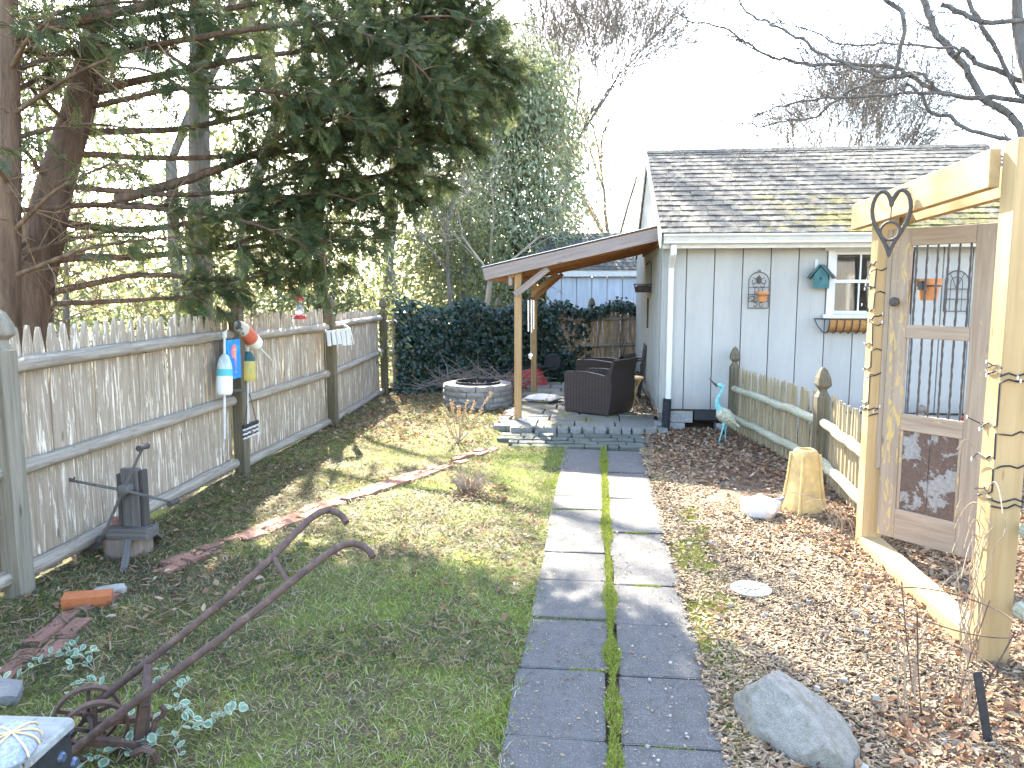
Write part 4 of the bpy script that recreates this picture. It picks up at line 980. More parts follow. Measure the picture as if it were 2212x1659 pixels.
# rattan table
tb = thing('rattan_table', 'small round rattan table with bound splayed legs beside the wicker armchair', 'table', (.56, 12.3, .035)); c = Vector((.56, 12.2, .035))
MB().lathe([(0, .44), (.17, .44), (.185, .452), (.185, .468), (.17, .478), (0, .48)], 28, Matrix.Translation(c)).build('table_top', MT['rattan'], tb, True)
for k in range(9):
    a = k * 2 * math.pi / 9
    pts = [c + Vector((.15 * math.cos(a + (1 - q) * 1.2) * (abs(1 - 2 * q) * .72 + .28), .15 * math.sin(a + (1 - q) * 1.2) * (abs(1 - 2 * q) * .72 + .28), .44 * q)) for q in [i / 8 for i in range(9)]]
    MB().tube(pts, .010, 6).build('leg', MT['rattan'], tb, True)
for z in (.2, .225, .25): MB().tube([c + Vector((.062 * math.cos(a), .062 * math.sin(a), z)) for a in [i * .393 for i in range(16)]], .010, 6, closed=True).build('binding', MT['rattan'], tb, True)
# floral cushion
cu = MB(); n = 14; vs = []
for s in (1, -1):
    for j in range(n + 1):
        for i in range(n + 1):
            u, v = i / n * 2 - 1, j / n * 2 - 1; e = max(0, (1 - abs(u) ** 3.2) * (1 - abs(v) ** 3.2)) ** .55
            vs.append((u * .27 * (1 - .05 * (1 - v * v)), v * .25 * (1 - .05 * (1 - u * u)), .06 + s * .058 * e + .006 * mnoise.noise((u * 3, v * 3, s))))
q = (n + 1) ** 2; F = []
for s in range(2):
    for j in range(n):
        for i in range(n): a = s * q + j * (n + 1) + i; F.append((a, a + 1, a + n + 2, a + n + 1))
M = Matrix.Translation((-.86, 12.55, .045)) @ Matrix.Rotation(R(-25), 4, 'Z')
o = cu.add(vs, F, M).build('seat_pad', MT['floral'], None, True, ang=80); tag(o, 'pale floral seat cushion lying on the patio stones', 'cushion')
o = bar_obj('white_stick', gp(1140, 899, .06), gp(1182, 898, .06), .02, .02, MT['white'], None); tag(o, 'short white stick lying on the patio in front of the cushion', 'stick')
o = bar_obj('white_stick', gp(1122, 905, .06), gp(1143, 913, .06), .045, .02, MT['white'], None); tag(o, 'white wood offcut at the foot of the near canopy post', 'stick')
for i, (x, y, a, l) in enumerate(((1145, 836, .2, 'red brick lying by the rear canopy post'), (1160, 834, -.1, 'grey brick end beside the red brick at the rear canopy post'))):
    p = gp(x, y); o = inst('patio_brick', rock_mesh('patio_brick', MT['brick'] if i == 0 else MT['block'], 70 + i, 2, .03, .04), None, TRS((p.x, p.y, .10), (0, 0, a), (.3 if i == 0 else .16, .15, .13))); tag(o, l, 'brick')
# ================================================================== wheelbarrow turned upside down
wp = gp(1108, 832); wp = Vector((-1.35, 15.0, 0))
wb = thing('wheelbarrow', 'upturned red wheelbarrow with black frame in front of the ivy', 'wheelbarrow', wp)
M = Matrix.Translation(wp) @ Matrix.Rotation(R(8), 4, 'Z')
rim = [(-.48, -.3), (.30, -.33), (.42, -.2), (.42, .2), (.30, .33), (-.48, .3)]; bot = [(-.20, -.15), (.20, -.17), (.25, -.08), (.25, .08), (.20, .17), (-.20, .15)]
vs = [(x, y, .03) for x, y in rim] + [(x * 1.03, y * 1.03, .015) for x, y in rim] + [(x, y, .34) for x, y in bot]
F = [(i, (i + 1) % 6, 12 + (i + 1) % 6, 12 + i) for i in range(6)] + [tuple(range(12, 18))] + [(6 + i, 6 + (i + 1) % 6, (i + 1) % 6, i) for i in range(6)]
MB().add(vs, F, M).build('tray', MT['red_plastic'], wb)
for y in (-.2, .2): MB().tube([M @ Vector((-1.15, y * 1.3, .22)), M @ Vector((-.5, y * 1.1, .33)), M @ Vector((.2, y * .6, .37)), M @ Vector((.55, y * .35, .40))], .017, 8).build('handle', MT['black'], wb, True)
for y in (-.17, .17): MB().tube([M @ Vector((-.35, y, .35)), M @ Vector((-.30, y, .60)), M @ Vector((-.1, y, .60)), M @ Vector((-.02, y, .36))], .012, 6).build('leg', MT['black'], wb, True)
fr = M @ Matrix.Translation((.50, 0, .47)) @ Matrix.Rotation(R(90), 4, 'X')
wh = MB().lathe([(.09, -.035), (.155, -.04), (.17, -.02), (.172, .02), (.155, .04), (.09, .035)], 24, fr).build('wheel', MT['black'], wb, True)
MB().lathe([(0, -.03), (.088, -.03), (.088, .03), (0, .03)], 20, fr).build('rim', MT['red_plastic'], wh, True)
# brush pile
bp = MB()
for i in range(260):
    a = rnd(-1.0, 1.0); p = Vector((-2.35 + a * .95, 14.15 + rnd(-.35, .45) + a * .25, rnd(.0, .30) * (1 - abs(a) * .5))); d = Vector((rnd(-1, 1), rnd(-.5, .5), rnd(-.12, .4))).normalized(); L = rnd(.25, .8)
    pts = [p, p + d * L * .5 + Vector((rnd(-.05, .05), 0, rnd(-.03, .06))), p + d * L + Vector((0, 0, rnd(-.08, .1)))]
    bp.tube([(x.x, x.y, max(.01, x.z)) for x in pts], [rnd(.004, .011), .006, .003], 4)
o = bp.build('brush_pile', MT['brush'], recalc=False); tag(o, 'heap of cut brushwood between the fire pit and the ivy', 'brush pile', kind='stuff')

# ================================================================== antique wheel hoe
ho = thing('wheel_hoe', 'rusty antique wheel hoe with two curved handles lying on the lawn', 'plough', gp(230, 1590))
def V_(x, y, z): return gp(x, y, z)
h1 = [V_(196, 1528, .16), V_(224, 1505, .19), V_(320, 1429, .33), V_(410, 1358, .45), V_(500, 1285, .57), V_(590, 1203, .68), V_(640, 1149, .745), V_(668, 1122, .775), V_(690, 1107, .785), V_(710, 1101, .785), V_(730, 1108, .77), V_(741, 1117, .755), V_(748, 1129, .735)]
h2 = [V_(150, 1628, .08), V_(180, 1604, .11), V_(250, 1548, .2), V_(312, 1501, .27), V_(400, 1435, .37), V_(480, 1377, .45), V_(560, 1313, .54), V_(624, 1261, .61), V_(680, 1217, .665), V_(712, 1193, .69), V_(740, 1177, .70), V_(766, 1173, .695), V_(788, 1182, .68), V_(799, 1192, .665), V_(806, 1204, .645)]
for h in (h1, h2): MB().tube(h, [.0165] * (len(h) - 5) + [.0165] * 5, 10).build('handle', MT['rust'], ho, True)
MB().tube([h1[5], h2[7]], .011, 8).build('cross_bar', MT['rust'], ho, True)
MB().bar(h1[2] + Vector((0, 0, .01)), V_(312, 1600, .03), .035, .012).build('strut', MT['rust'], ho)
MB().bar(h2[3], V_(296, 1615, .02), .04, .014).build('strut', MT['rust'], ho)
MB().bar(h1[2], h2[3] + Vector((0, 0, -.05)), .03, .012).build('strut', MT['rust'], ho)
w1, w2 = gp(190, 1545, .125), gp(205, 1580, .11)
ax_ = (w2 - w1).normalized(); dirw = Vector((h2[7] - h2[1]).to_tuple()); dirw.z = 0; dirw.normalize()
for w_ in (w1, w2):
    fr = Matrix.Translation(w_) @ frame((0, 0, 0), Vector((-dirw.y, dirw.x, 0)))
    wo_ = MB().lathe([(.112, -.016), (.124, -.016), (.126, 0), (.124, .016), (.112, .016)], 36, fr, ring=True).build('wheel', MT['rust'], ho, True)
    for k in range(5):
        a = k * 1.2566 + .4; MB().bar(fr @ Vector((.012 * math.cos(a), .012 * math.sin(a), 0)), fr @ Vector((.114 * math.cos(a), .114 * math.sin(a), 0)), .008, .016).build('spoke', MT['rust'], wo_)
    MB().lathe([(.0, -.02), (.022, -.02), (.022, .02), (0, .02)], 12, fr).build('hub', MT['rust'], wo_, True)
MB().tube([w1, w2], .010, 8).build('axle', MT['rust'], ho, True)
MB().bar(V_(190, 1600, .10), V_(330, 1612, .035), .03, .03).build('frame_bar', MT['rust'], ho)
MB().bar(V_(210, 1560, .13), V_(330, 1550, .10), .03, .02).build('frame_bar', MT['rust'], ho)
def band(pts, w, t): 
    b = MB()
    for a, c in zip(pts, pts[1:]): b.bar(a, c, w, t, Vector((0, 0, 1)))
    return b
hk = [V_(320, 1600, .03), V_(330, 1580, .06), V_(337, 1556, .10), V_(352, 1545, .125), V_(356, 1533, .15), V_(347, 1525, .165)]
MB().tube(hk, [.012] * 6, 6).build('tine', MT['rust'], ho, True)
hk = [V_(285, 1630, .06), V_(310, 1618, .09), V_(330, 1624, .08), V_(338, 1640, .03), V_(338, 1655, .0)]
MB().tube(hk, [.014] * 5, 6).build('tine', MT['rust'], ho, True)
# ================================================================== yarn winder and stump
yw = thing('yarn_winder', 'old grey wooden yarn winder with four spokes on three legs by the fence', 'yarn winder', gp(262, 1215))
base = (gp(266, 1239) + gp(166, 1200) + gp(344, 1161)) / 3
hub = ay(265.5, 1059, base.y - .12); pc_ = Vector((hub.x, hub.y + .10, 0))
zt = hub.z + .13; zb = hub.z - .28
bar_obj('upright', (pc_.x, pc_.y, zb), (pc_.x, pc_.y, zt), .13, .05, MT['grey_old'], yw, up=(0, 1, 0)); 
bar_obj('upright_side', (pc_.x - .085, pc_.y + .01, zb), (pc_.x - .085, pc_.y + .01, zt - .04), .03, .06, MT['dark_old'], yw, up=(0, 1, 0)); bar_obj('upright_side', (pc_.x + .085, pc_.y + .01, zb), (pc_.x + .085, pc_.y + .01, zt - .01), .03, .06, MT['dark_old'], yw, up=(0, 1, 0))
bar_obj('base_block', (pc_.x - .15, pc_.y - .02, zb - .035), (pc_.x + .15, pc_.y - .02, zb - .035), .16, .075, MT['grey_old'], yw)
for q, (x, y) in enumerate(((266, 1239), (168, 1199), (344, 1161))):
    f = gp(x, y); t = Vector((pc_.x + (.0, -.11, .11)[q], pc_.y + (-.06, .03, .05)[q], zb - .06)); bar_obj('leg', f, t, .045, .035, MT['grey_old'] if q != 1 else MT['dark_old'], yw)
MB().lathe([(0, -.02), (.04, -.02), (.045, .01), (.04, .06), (.02, .075), (0, .075)], 14, frame(hub + Vector((0, .05, 0)), hub + Vector((0, -.05, 0)))).build('hub', MT['grey_old'], yw, True)
MB().tube([hub + Vector((0, .0, 0)), Vector((pc_.x, pc_.y, hub.z))], .016, 8).build('axle', MT['grey_old'], yw)
for (x, y) in ((146, 1036.5), (309, 966), (375, 1085.5), (222.5, 1161)):
    t = ay(x, y, hub.y); sp = MB().tube([hub, hub.lerp(t, .5), t], [.011, .010, .009], 7).build('spoke', MT['grey_old'], yw, True)
    MB().tube([t + Vector((0, -.05, 0)), t + Vector((0, -.015, 0)), t + Vector((0, .015, 0)), t + Vector((0, .05, 0))], [.022, .017, .017, .022], 10).build('end_peg', MT['dark_old'], sp, True)
stp = gp(238, 1220) + Vector((-.02, .24, 0))
st = thing('log_stump', 'short cut log stump behind the yarn winder with a brick on top', 'stump', stp)
b = MB(); n = 26; vs = []
for j, z in enumerate((0, .10, .185, .195)):
    for i in range(n):
        a = 2 * math.pi * i / n; r = (.165 if j < 3 else .15) * (1 + .1 * mnoise.noise((math.cos(a) * 1.5, math.sin(a) * 1.5, 3)) + (-.12 if i == 19 else 0)); vs.append((stp.x + r * math.cos(a), stp.y + r * math.sin(a) * .9, z))
F = [(j * n + i, j * n + (i + 1) % n, (j + 1) * n + (i + 1) % n, (j + 1) * n + i) for j in range(3) for i in range(n)] + [tuple(range(3 * n, 4 * n))]
b.add(vs, F).build('log', MT['stump'], st, True, ang=50)
o = inst('brick_on_stump', rock_mesh('brick_on_stump', MT['brick'], 77, 3, .03, .04), None, TRS((stp.x + .01, stp.y + .02, .225), (0, 0, .5), (.22, .12, .065))); tag(o, 'red brick lying flat on the log stump', 'brick')
# ================================================================== planter box in the near corner
bxo = thing('planter_box', 'weathered plank topped box with black bolted side in the near corner', 'box', gp(60, 1640, .42))
zt = .46; c1 = gp(164, 1546, zt); c2 = gp(37, 1659, zt); c0 = gp(-60, 1522, zt)
e1 = (c2 - c1).normalized(); e2 = Vector((e1.y, -e1.x, 0)) if Vector((e1.y, -e1.x, 0)).dot(c0 - c1) > 0 else Vector((-e1.y, e1.x, 0))
def slabq(name, a, u, lu, v, lv, z0, z1, mat, par, ch=.008):
    M = Matrix(((u.x, v.x, 0, a.x), (u.y, v.y, 0, a.y), (0, 0, 1, 0), (0, 0, 0, 1)))
    return inst(name, MB().box((0, 0, 0), (lu, lv, z1 - z0), None, ch).mesh(name, mat), par, M @ Matrix.Translation((lu / 2, lv / 2, (z0 + z1) / 2)))
MT['plank_top'] = wood('cracked_plank', (.42, .44, .42), (.20, .205, .20), 26, (.045, .05, .075), .62, patch_scale=(2.2, 7, 9), tint=.1)
pl_ = [(0.0, .235), (.245, .25)]
for k, (o0, wdt) in enumerate(pl_):
    a = c1 + e1 * o0; M = frame(a + e1 * wdt / 2 + Vector((0, 0, -.022)), a + e1 * wdt / 2 + e2 * .9 + Vector((0, 0, -.022)))
    inst('top_plank', MB().box((0, 0, .45), (wdt, .044, .9), None, .012).mesh('top_plank', MT['plank_top']), bxo, M)
slabq('side_panel', c1 - e1 * .004 + e2 * .02, e1, .52, e2, .85, 0, zt - .048, MT['black'], bxo)
for (x, y) in ((148, 1576), (132, 1636), (160, 1648)):
    p = None
    d = ray(x, y); nrm = -e2; q0 = c1 + e2 * .02; t = (q0 - CP).dot(nrm) / d.dot(nrm); p = CP + d * t
    MB().lathe([(.0, .014), (.014, .013), (.019, .006), (.02, 0)], 14, frame(p - nrm * .002, p + nrm)).build('bolt_head', plain('bolt_steel', (.10, .13, .2), .4, .5, .2, 10, metal=.5), bxo, True)
sp_ = gp(28, 1608, zt + .03)
shl = thing('wrapped_stone', 'blue grey stone wrapped in raffia on the plank topped box', 'stone', gp(28, 1608, zt))
b = MB(); b.lathe([(0, -.05)] + [(math.cos(a), math.sin(a)) for a in [R(-60 + 15 * i) for i in range(10)]] + [(0, 1)], 20, Matrix.Translation(sp_) @ Matrix.Rotation(math.atan2(e1.y, e1.x) + .5, 4, 'Z') @ Matrix.Diagonal((.13, .07, .035, 1)))
b.build('stone', stone('blue_stone', [(.16, .19, .26), (.25, .28, .34), (.36, .38, .42)], 8), shl, True)
for k in range(4):
    a = R(-30 + 40 * k); u = Vector((math.cos(a), math.sin(a), 0)); q = math.atan2(e1.y, e1.x) + .5
    rr_ = lambda t: 1 / math.sqrt((math.cos(t - q) / .134) ** 2 + (math.sin(t - q) / .074) ** 2)
    L = rr_(a); MB().tube([sp_ + u * L * math.cos(th_) + Vector((0, 0, .038 * math.sin(th_))) for th_ in [math.pi * i / 12 for i in range(13)]], .0035, 5).build('raffia', MT['rattan'], shl, True)
# ================================================================== things hung on the left fence
def buoy(name, top, bot, r, bands, label, stick_b, stick_t=None, rw=.011, tilt=None):
    t = thing(name, label, 'buoy', bot); top, bot = Vector(top), Vector(bot); M = frame(bot, top); L = (top - bot).length
    prof = [(.0, 0), (.85, .0), (1, .05), (1, .45), (.97, .6), (.86, .75), (.62, .90), (.3, .985), (0, 1)]
    zs = [b[0] for b in bands] + [1.0]
    pf = lambda z: np.interp(z, [p[1] for p in prof[1:]], [p[0] for p in prof[1:]])
    for (z0, mt), z1 in zip(bands, zs[1:]):
        n = 9; pr = [(0, z0)] if z0 == 0 else []
        pr += [(float(pf(z0 + (z1 - z0) * i / n)) * r, (z0 + (z1 - z0) * i / n) * L) for i in range(n + 1)]
        if z0 == 0: pr[0] = (0, 0)
        MB().lathe(pr, 20, M).build('float_band', mt, t, True)
    d = (top - bot).normalized(); MB().tube([bot + d * .02, bot - d * stick_b], rw, 8).build('stick', MT['white_old'], t, True)
    if stick_t: MB().tube([top - d * .02, top + d * stick_t * .7, top + d * stick_t * .72, top + d * stick_t], [rw * 1.1, rw, rw * 2, rw * 2.2], 8).build('stick_top', MT['white_old'], t, True)
    return t
def pt_(name, a, bq, amt=.5, sc=12):
    t = NT(name, .75, .3); f = t.noise(t.vec((1, 1, .5)), sc, 6, .72); t.color(t.mix(t.ramp(f, (amt, 0), (amt + .06, 1)), a, bq)); return t.m
cw = pt_('buoy_white', (.72, .72, .68), (.50, .42, .34), .62); cteal = pt_('buoy_teal', (.10, .42, .42), (.45, .55, .5), .62); cgr = pt_('buoy_greygreen', (.50, .56, .52), (.36, .42, .38), .5)
cr_ = pt_('buoy_red', (.52, .13, .075), (.62, .55, .48), .60); cgk = pt_('buoy_greyblack', (.52, .50, .45), (.06, .08, .09), .55, 7); cyl = pt_('buoy_yellow', (.46, .37, .10), (.25, .29, .2), .53); cdk = pt_('buoy_darkteal', (.025, .09, .10), (.05, .13, .13), .6)
XF = -3.47
def fp(x, y, X=XF): return ax(x, y, X)
b0_ = buoy('hanging_buoy', fp(485, 763), fp(485, 852), .073, [(0, cw), (.45, cteal), (.62, cgr)], 'white lobster buoy with a teal band hung on the finial fence post', .42, .2)
buoy('hanging_buoy', fp(535, 758, -3.5), fp(535, 823, -3.5), .078, [(0, cyl), (.66, cdk)], 'mustard yellow buoy with a dark green top on the fence', .46, .04)
a_, b_ = fp(512, 698, -3.5), fp(553, 742, -3.5)
buoy('hanging_buoy', fp(510, 697, -3.5), fp(554, 744, -3.5), .078, [(0, cw), (.30, cr_), (.68, cgk)], 'tilted red, white and grey buoy hanging from the fence post', .40, None)
MB_ = MB(); 
for x0, y0, x1, y1 in ((487, 750, 478, 735),): MB_.tube([fp(x0, y0, -3.46), fp(x1, y1, -3.54), fp(462, 736, -3.53)], .004, 5)
MB_.build('hanging_cord', MT['black'], b0_)
# mermaid painting
mp = thing('mermaid_painting', 'narrow bright blue canvas painted with a pink haired mermaid on the fence post', 'painting', fp(503, 818, -3.49))
pa, pb = fp(493, 735, -3.485), fp(508, 818, -3.485)
cz0, cz1 = pb.z, pa.z; yc0, yc1 = fp(495, 780, -3.485).y - .03, fp(517, 780, -3.485).y + .02
blue = pt_('painted_blue', (.02, .22, .66), (.04, .32, .74), .5, 6)
pw = yc1 - yc0
MB().box((-3.492, (yc0 + yc1) / 2, (cz0 + cz1) / 2), (.025, pw, cz1 - cz0), None, .003).build('canvas', blue, mp)
def flatshape(name, poly, col, lift):
    b = MB(); n = len(poly); ym = (yc0 + yc1) / 2; H_ = cz1 - cz0
    b.add([(-3.4785 + lift, ym + u * pw, cz0 + v * H_) for u, v in poly], [tuple(range(n))]); b.build(name, plain(name + '_paint', col, .6, .3, .15, 30), mp, recalc=False)
ell = lambda cx, cy, rx, ry, n=18: [(cx + rx * math.cos(2 * math.pi * i / n), cy + ry * math.sin(2 * math.pi * i / n)) for i in range(n)]
flatshape('hair', [(.02, .52), (-.2, .55), (-.26, .68), (-.18, .82), (0, .90), (.16, .85), (.2, .74), (.12, .66)], (.72, .20, .20), .0005)
flatshape('face', ell(.05, .74, .10, .045), (.75, .42, .34), .001)
flatshape('torso', [(-.05, .68), (.15, .68), (.12, .55), (.16, .48), (-.04, .48), (0, .55)], (.72, .36, .30), .001)
flatshape('tail', [(-.06, .5), (.17, .5), (.16, .4), (.10, .3), (.05, .22), (.2, .12), (.02, .16), (-.16, .12), (-.02, .22), (0, .32), (-.06, .42)], (.28, .22, .62), .0014)
# shelf and hanging tile ornament
o = bar_obj('shelf_bracket', fp(497, 845, -3.5), fp(530, 842, -3.40), .08, .02, MT['grey_old'], None); tag(o, 'small grey wooden shelf bracket beside the buoys on the fence post', 'shelf')
orn = thing('hanging_ornament', 'small striped cream and black tile ornament hung on a wire loop from the fence', 'ornament', fp(540, 945, -3.5))
p0, p1, p2 = fp(539, 850, -3.5), fp(526, 921, -3.5), fp(556, 921, -3.5)
MB().tube([p1, p0, p2], .004, 5).build('wire', MT['black'], orn)
ym = (p1.y + p2.y) / 2; hw = (p2.y - p1.y) / 2 + .01; zt_ = p1.z
MB().box((-3.5, ym, zt_ - .005), (.03, 2 * hw, .035), None, .004).build('top_bar', MT['black'], orn)
for k in range(5):
    MB().tube([(-3.5, ym - hw + 2 * hw * i / 10, zt_ - .04 - k * .022 + .005 * math.sin(i * 2.2)) for i in range(11)], .009, 6).build('wavy_row', MT['white_old'] if k % 2 == 0 else MT['iron'], orn, True)
MB().lathe([(0, 0), (.016, 0), (.014, .008), (0, .01)], 10, frame((-3.488, ym, zt_ - .085), (-3.4, ym, zt_ - .085))).build('flower', MT['brick_orange'], orn)
# white slatted planter box
sl_ = thing('slatted_planter', 'white slatted wooden planter box hanging on the fence at the middle post', 'planter', fp(730, 745, -3.5))
A0 = fp(706, 720, -3.46); XA = -3.30
c0 = Vector((-3.50, fp(703, 720, -3.5).y, 1.24)); c1 = Vector((-3.24, c0.y + .22, 1.26)); c2 = Vector((-3.52, c0.y + .78, 1.3))
for (a, b_, n) in ((c0, c1, 5), (c1, c2, 6)):
    for i in range(n):
        p = a.lerp(b_, (i + .5) / n); d = (b_ - a).normalized(); out = Vector((d.y, -d.x, 0)); L = .21 + rnd(-.015, .015)
        q = p + Vector((0, 0, .11)); e = q - Vector((0, 0, L)) + out * .05
        M = frame(e, q, out); inst('slat', MB().box((0, 0, L / 2), ((b_ - a).length / n * .8, .012, L), None, .002).mesh('slat', MT['white_old']), sl_, M)
    MB().bar(a + Vector((0, 0, .09)), b_ + Vector((0, 0, .09)), .012, .03).build('top_strip', MT['white_old'], sl_)
MB().tube([c0 + Vector((0, 0, .09)), (-3.63, (c0.y + c2.y) / 2, 1.38), c2 + Vector((0, 0, .09))], .005, 5).build('hanger', MT['black'], sl_)
# hummingbird feeder hung from a conifer branch
hfp = ay(648, 690, 7.3)
hf = thing('hummingbird_feeder', 'red and clear hummingbird feeder hanging in front of the stockade fence', 'bird feeder', hfp)
z = hfp.z; M = Matrix.Translation(hfp)
MB().lathe([(0, 0), (.062, .004), (.065, .016), (.05, .035), (.025, .045), (0, .045)], 20, M).build('dish', MT['red_plastic'], hf, True)
MB().lathe([(.025, .045), (.042, .07), (.036, .12), (.026, .15), (.032, .185), (0, .19)], 20, M).build('bottle', MT['clear'], hf, True)
MB().lathe([(.036, .178), (.038, .215), (.02, .23), (0, .23)], 18, M).build('cap', MT['red_plastic'], hf, True)
for k in range(6):
    a = k * 1.047; p = hfp + Vector((.055 * math.cos(a), .055 * math.sin(a), .03)); MB().lathe([(0, .004), (.007, .004), (.02, .0), (.016, -.006), (0, -.006)], 8, frame(p, p + Vector((math.cos(a), math.sin(a), .7)))).build('flower_port', MT['red_plastic'], hf)
MB().tube([hfp + Vector((0, 0, .23)), hfp + Vector((0, 0, .56))], .0025, 5).build('hanger', MT['iron'], hf)
# ================================================================== right hand yard ornaments
# heron
hp = gp(1556, 955)
he = thing('heron_statue', 'teal and bronze metal heron statue with upturned beak by the low fence', 'statue', hp)
def hv(dx, dz, dy=0): return hp + Vector((dx, dy, dz))
MB().tube([hv(-.055, .70), hv(-.10, .73), hv(-.165, .80), ], [.02, .012, .002], 8).build('beak', MT['ironbrown'], he, True)
nk = [hv(.045, .43), hv(-.005, .42), hv(-.045, .46), hv(-.055, .52), hv(-.045, .575), hv(-.01, .625), hv(.015, .665), hv(.0, .705), hv(-.04, .715), hv(-.06, .70)]
nk = [hv(.03, .36), hv(-.02, .40), hv(-.05, .46), hv(-.055, .52), hv(-.04, .57), hv(-.012, .615), hv(.005, .65), hv(.003, .685), hv(-.02, .71), hv(-.06, .715)]
MB().tube(nk, [.055, .045, .03, .022, .02, .018, .018, .022, .027, .018], 10).build('neck', MT['teal'], he, True)
MB().tube([hv(-.02, .72), hv(.02, .70), hv(.05, .715)], [.008, .008, .002], 6).build('crest', MT['teal'], he, True)
body = MB().tube([hv(-.05, .40), hv(-.02, .375), hv(.04, .335), hv(.10, .28), hv(.15, .21), hv(.18, .15)], [.02, .075, .095, .08, .045, .01], 12).build('body', MT['feather'], he, True)
for s in (-1, 1):
    for k in range(9):
        a = hv(.0 + k * .014, .40 - k * .012, s * (.075 - .003 * k)); e = a + Vector((.10, s * .004, -.10)); MB().bar(a, e, .028, .005, (0, 1, 0)).build('feather', MT['feather'], body)
for s, fx_ in ((-1, -.03), (1, .03)):
    MB().tube([hv(.04, .28, s * .03), hv(.04 + fx_ * .4, .20, s * .03), hv(.035 + fx_, .12, s * .035), hv(.02 + fx_ * 1.6, .0, s * .05)], [.028, .014, .009, .007], 8).build('leg', MT['teal'], he, True)
    for k in (-1, 0, 1): MB().tube([hv(.02 + fx_ * 1.6, .01, s * .05), hv(.02 + fx_ * 1.6 - .05, .004, s * .05 + k * .025)], .005, 5).build('toe', MT['grey_old'], he)
# tapered pedestal
pd = gp(1738, 1108)
M = Matrix.Translation((pd.x, pd.y + .05, 0)) @ Matrix.Rotation(R(22), 4, 'Z')
b = MB(); lv = [(.15, -.02), (.148, .02), (.125, .12), (.105, .28), (.092, .44), (.087, .50), (.08, .53), (.062, .54), (.055, .535), (.05, .45)]
n = 24; vs = []
for h_, z in lv:
    for i in range(n):
        a = 2 * math.pi * i / n; e = 5 if z < .52 else 2.6; r = h_ / ((abs(math.cos(a)) ** e + abs(math.sin(a)) ** e) ** (1 / e)); vs.append((r * math.cos(a), r * math.sin(a), z))
F = [(j * n + i, j * n + (i + 1) % n, (j + 1) * n + (i + 1) % n, (j + 1) * n + i) for j in range(len(lv) - 1) for i in range(n)]
pdt = thing('tapered_pedestal', 'tapered buff concrete pedestal with rope edges and a hole on top', 'pedestal', (pd.x, pd.y, 0))
b.add(vs, F, M).build('column', MT['pedestal'], pdt, True, ang=40)
for sx in (-1, 1):
    for sy in (-1, 1):
        pts = [M @ Vector((sx * (h_ * .86 + .006), sy * (h_ * .86 + .006), z)) for h_, z in lv[:6]]; P = []
        for i in range(29):
            t = i / 28 * 5; k = min(int(t), 4); P.append(pts[k].lerp(pts[k + 1], t - k))
        MB().tube(P, [.011 + .003 * (i % 2) for i in range(29)], 6).build('rope_edge', MT['pedestal'], pdt, True)
# white star cornered pot
sp0 = gp(1648, 1122); stt = thing('star_pot', 'upturned white ceramic star shaped pot lying in the dry leaves', 'pot', sp0)
M = Matrix.Translation((sp0.x, sp0.y + .12, 0)) @ Matrix.Rotation(R(12), 4, 'Z') @ Matrix.Rotation(R(6), 4, 'X')
n = 40; vs = []; lv = [(.135, 0.0, .06), (.15, .05, .12), (.155, .095, .20), (.145, .115, .16), (.12, .13, .06), (.07, .15, .03), (0.0, .158, 0)]
for r0, z, am in lv:
    for i in range(n):
        a = 2 * math.pi * i / n; sp_a = max(0, math.cos(a * 5 / 2 * 1.0) ** 2) ** 2.2; r = r0 * (1 - am * .5 + am * 1.3 * sp_a); vs.append((r * math.cos(a), r * math.sin(a) * .92, z + (.022 * sp_a if .08 < z < .12 else 0)))
F = [(j * n + i, j * n + (i + 1) % n, (j + 1) * n + (i + 1) % n, (j + 1) * n + i) for j in range(len(lv) - 1) for i in range(n)]
MB().add(vs, F, M).build('shell', MT['ceramic'], stt, True, ang=50)
MB().tube([M @ Vector((.0, -.10, .03)), M @ Vector((0.01, -.145, .06)), M @ Vector((.015, -.165, .095))], [.05, .035, .022], 12).build('spout', plain('bare_clay', (.60, .46, .36), .8, .3, .1, 10), stt, True)
MB().tube([M @ Vector((.12, .02, .125)), M @ Vector((.16, 0, .13)), M @ Vector((.19, -.01, .15))], [.014, .016, .011], 8).build('handle', plain('violet_glaze', (.16, .14, .30), .3, .5, .1, 10), stt, True)
# foreground rock
rk = gp(1722, 1605)
b = bmesh.new(); bmesh.ops.create_icosphere(b, subdivisions=5, radius=1)
pl_n = [Vector(v).normalized() for v in ((.1, -.75, .65), (.55, .25, .8), (-.8, -.1, .45), (.75, -.5, .1), (-.3, .8, .5), (.1, .2, 1), (-.55, -.8, .1), (.9, .3, .3), (.2, -1, -.1))]
pl_d = [.70, .62, .80, .86, .80, .66, .84, .86, .86]
for v in b.verts:
    d = v.co.normalized(); r = 1.0
    for nn, q in zip(pl_n, pl_d):
        c = d.dot(nn)
        if c > .05: r = min(r, q / c)
    r += .03 * mnoise.noise(d * 2.2) + .018 * mnoise.noise(d * 6) + .008 * mnoise.noise(d * 16); v.co = d * r
me = bpy.data.meshes.new('foreground_rock'); b.to_mesh(me); b.free(); me.materials.append(MT['rock']); me.polygons.foreach_set('use_smooth', [True] * len(me.polygons))
o = inst('foreground_rock', me, None, TRS((rk.x + .0, rk.y + .04, .05), (0, .12, R(-58)), (.31, .185, .21))); tag(o, 'large angular grey granite rock beside the paved path', 'rock')
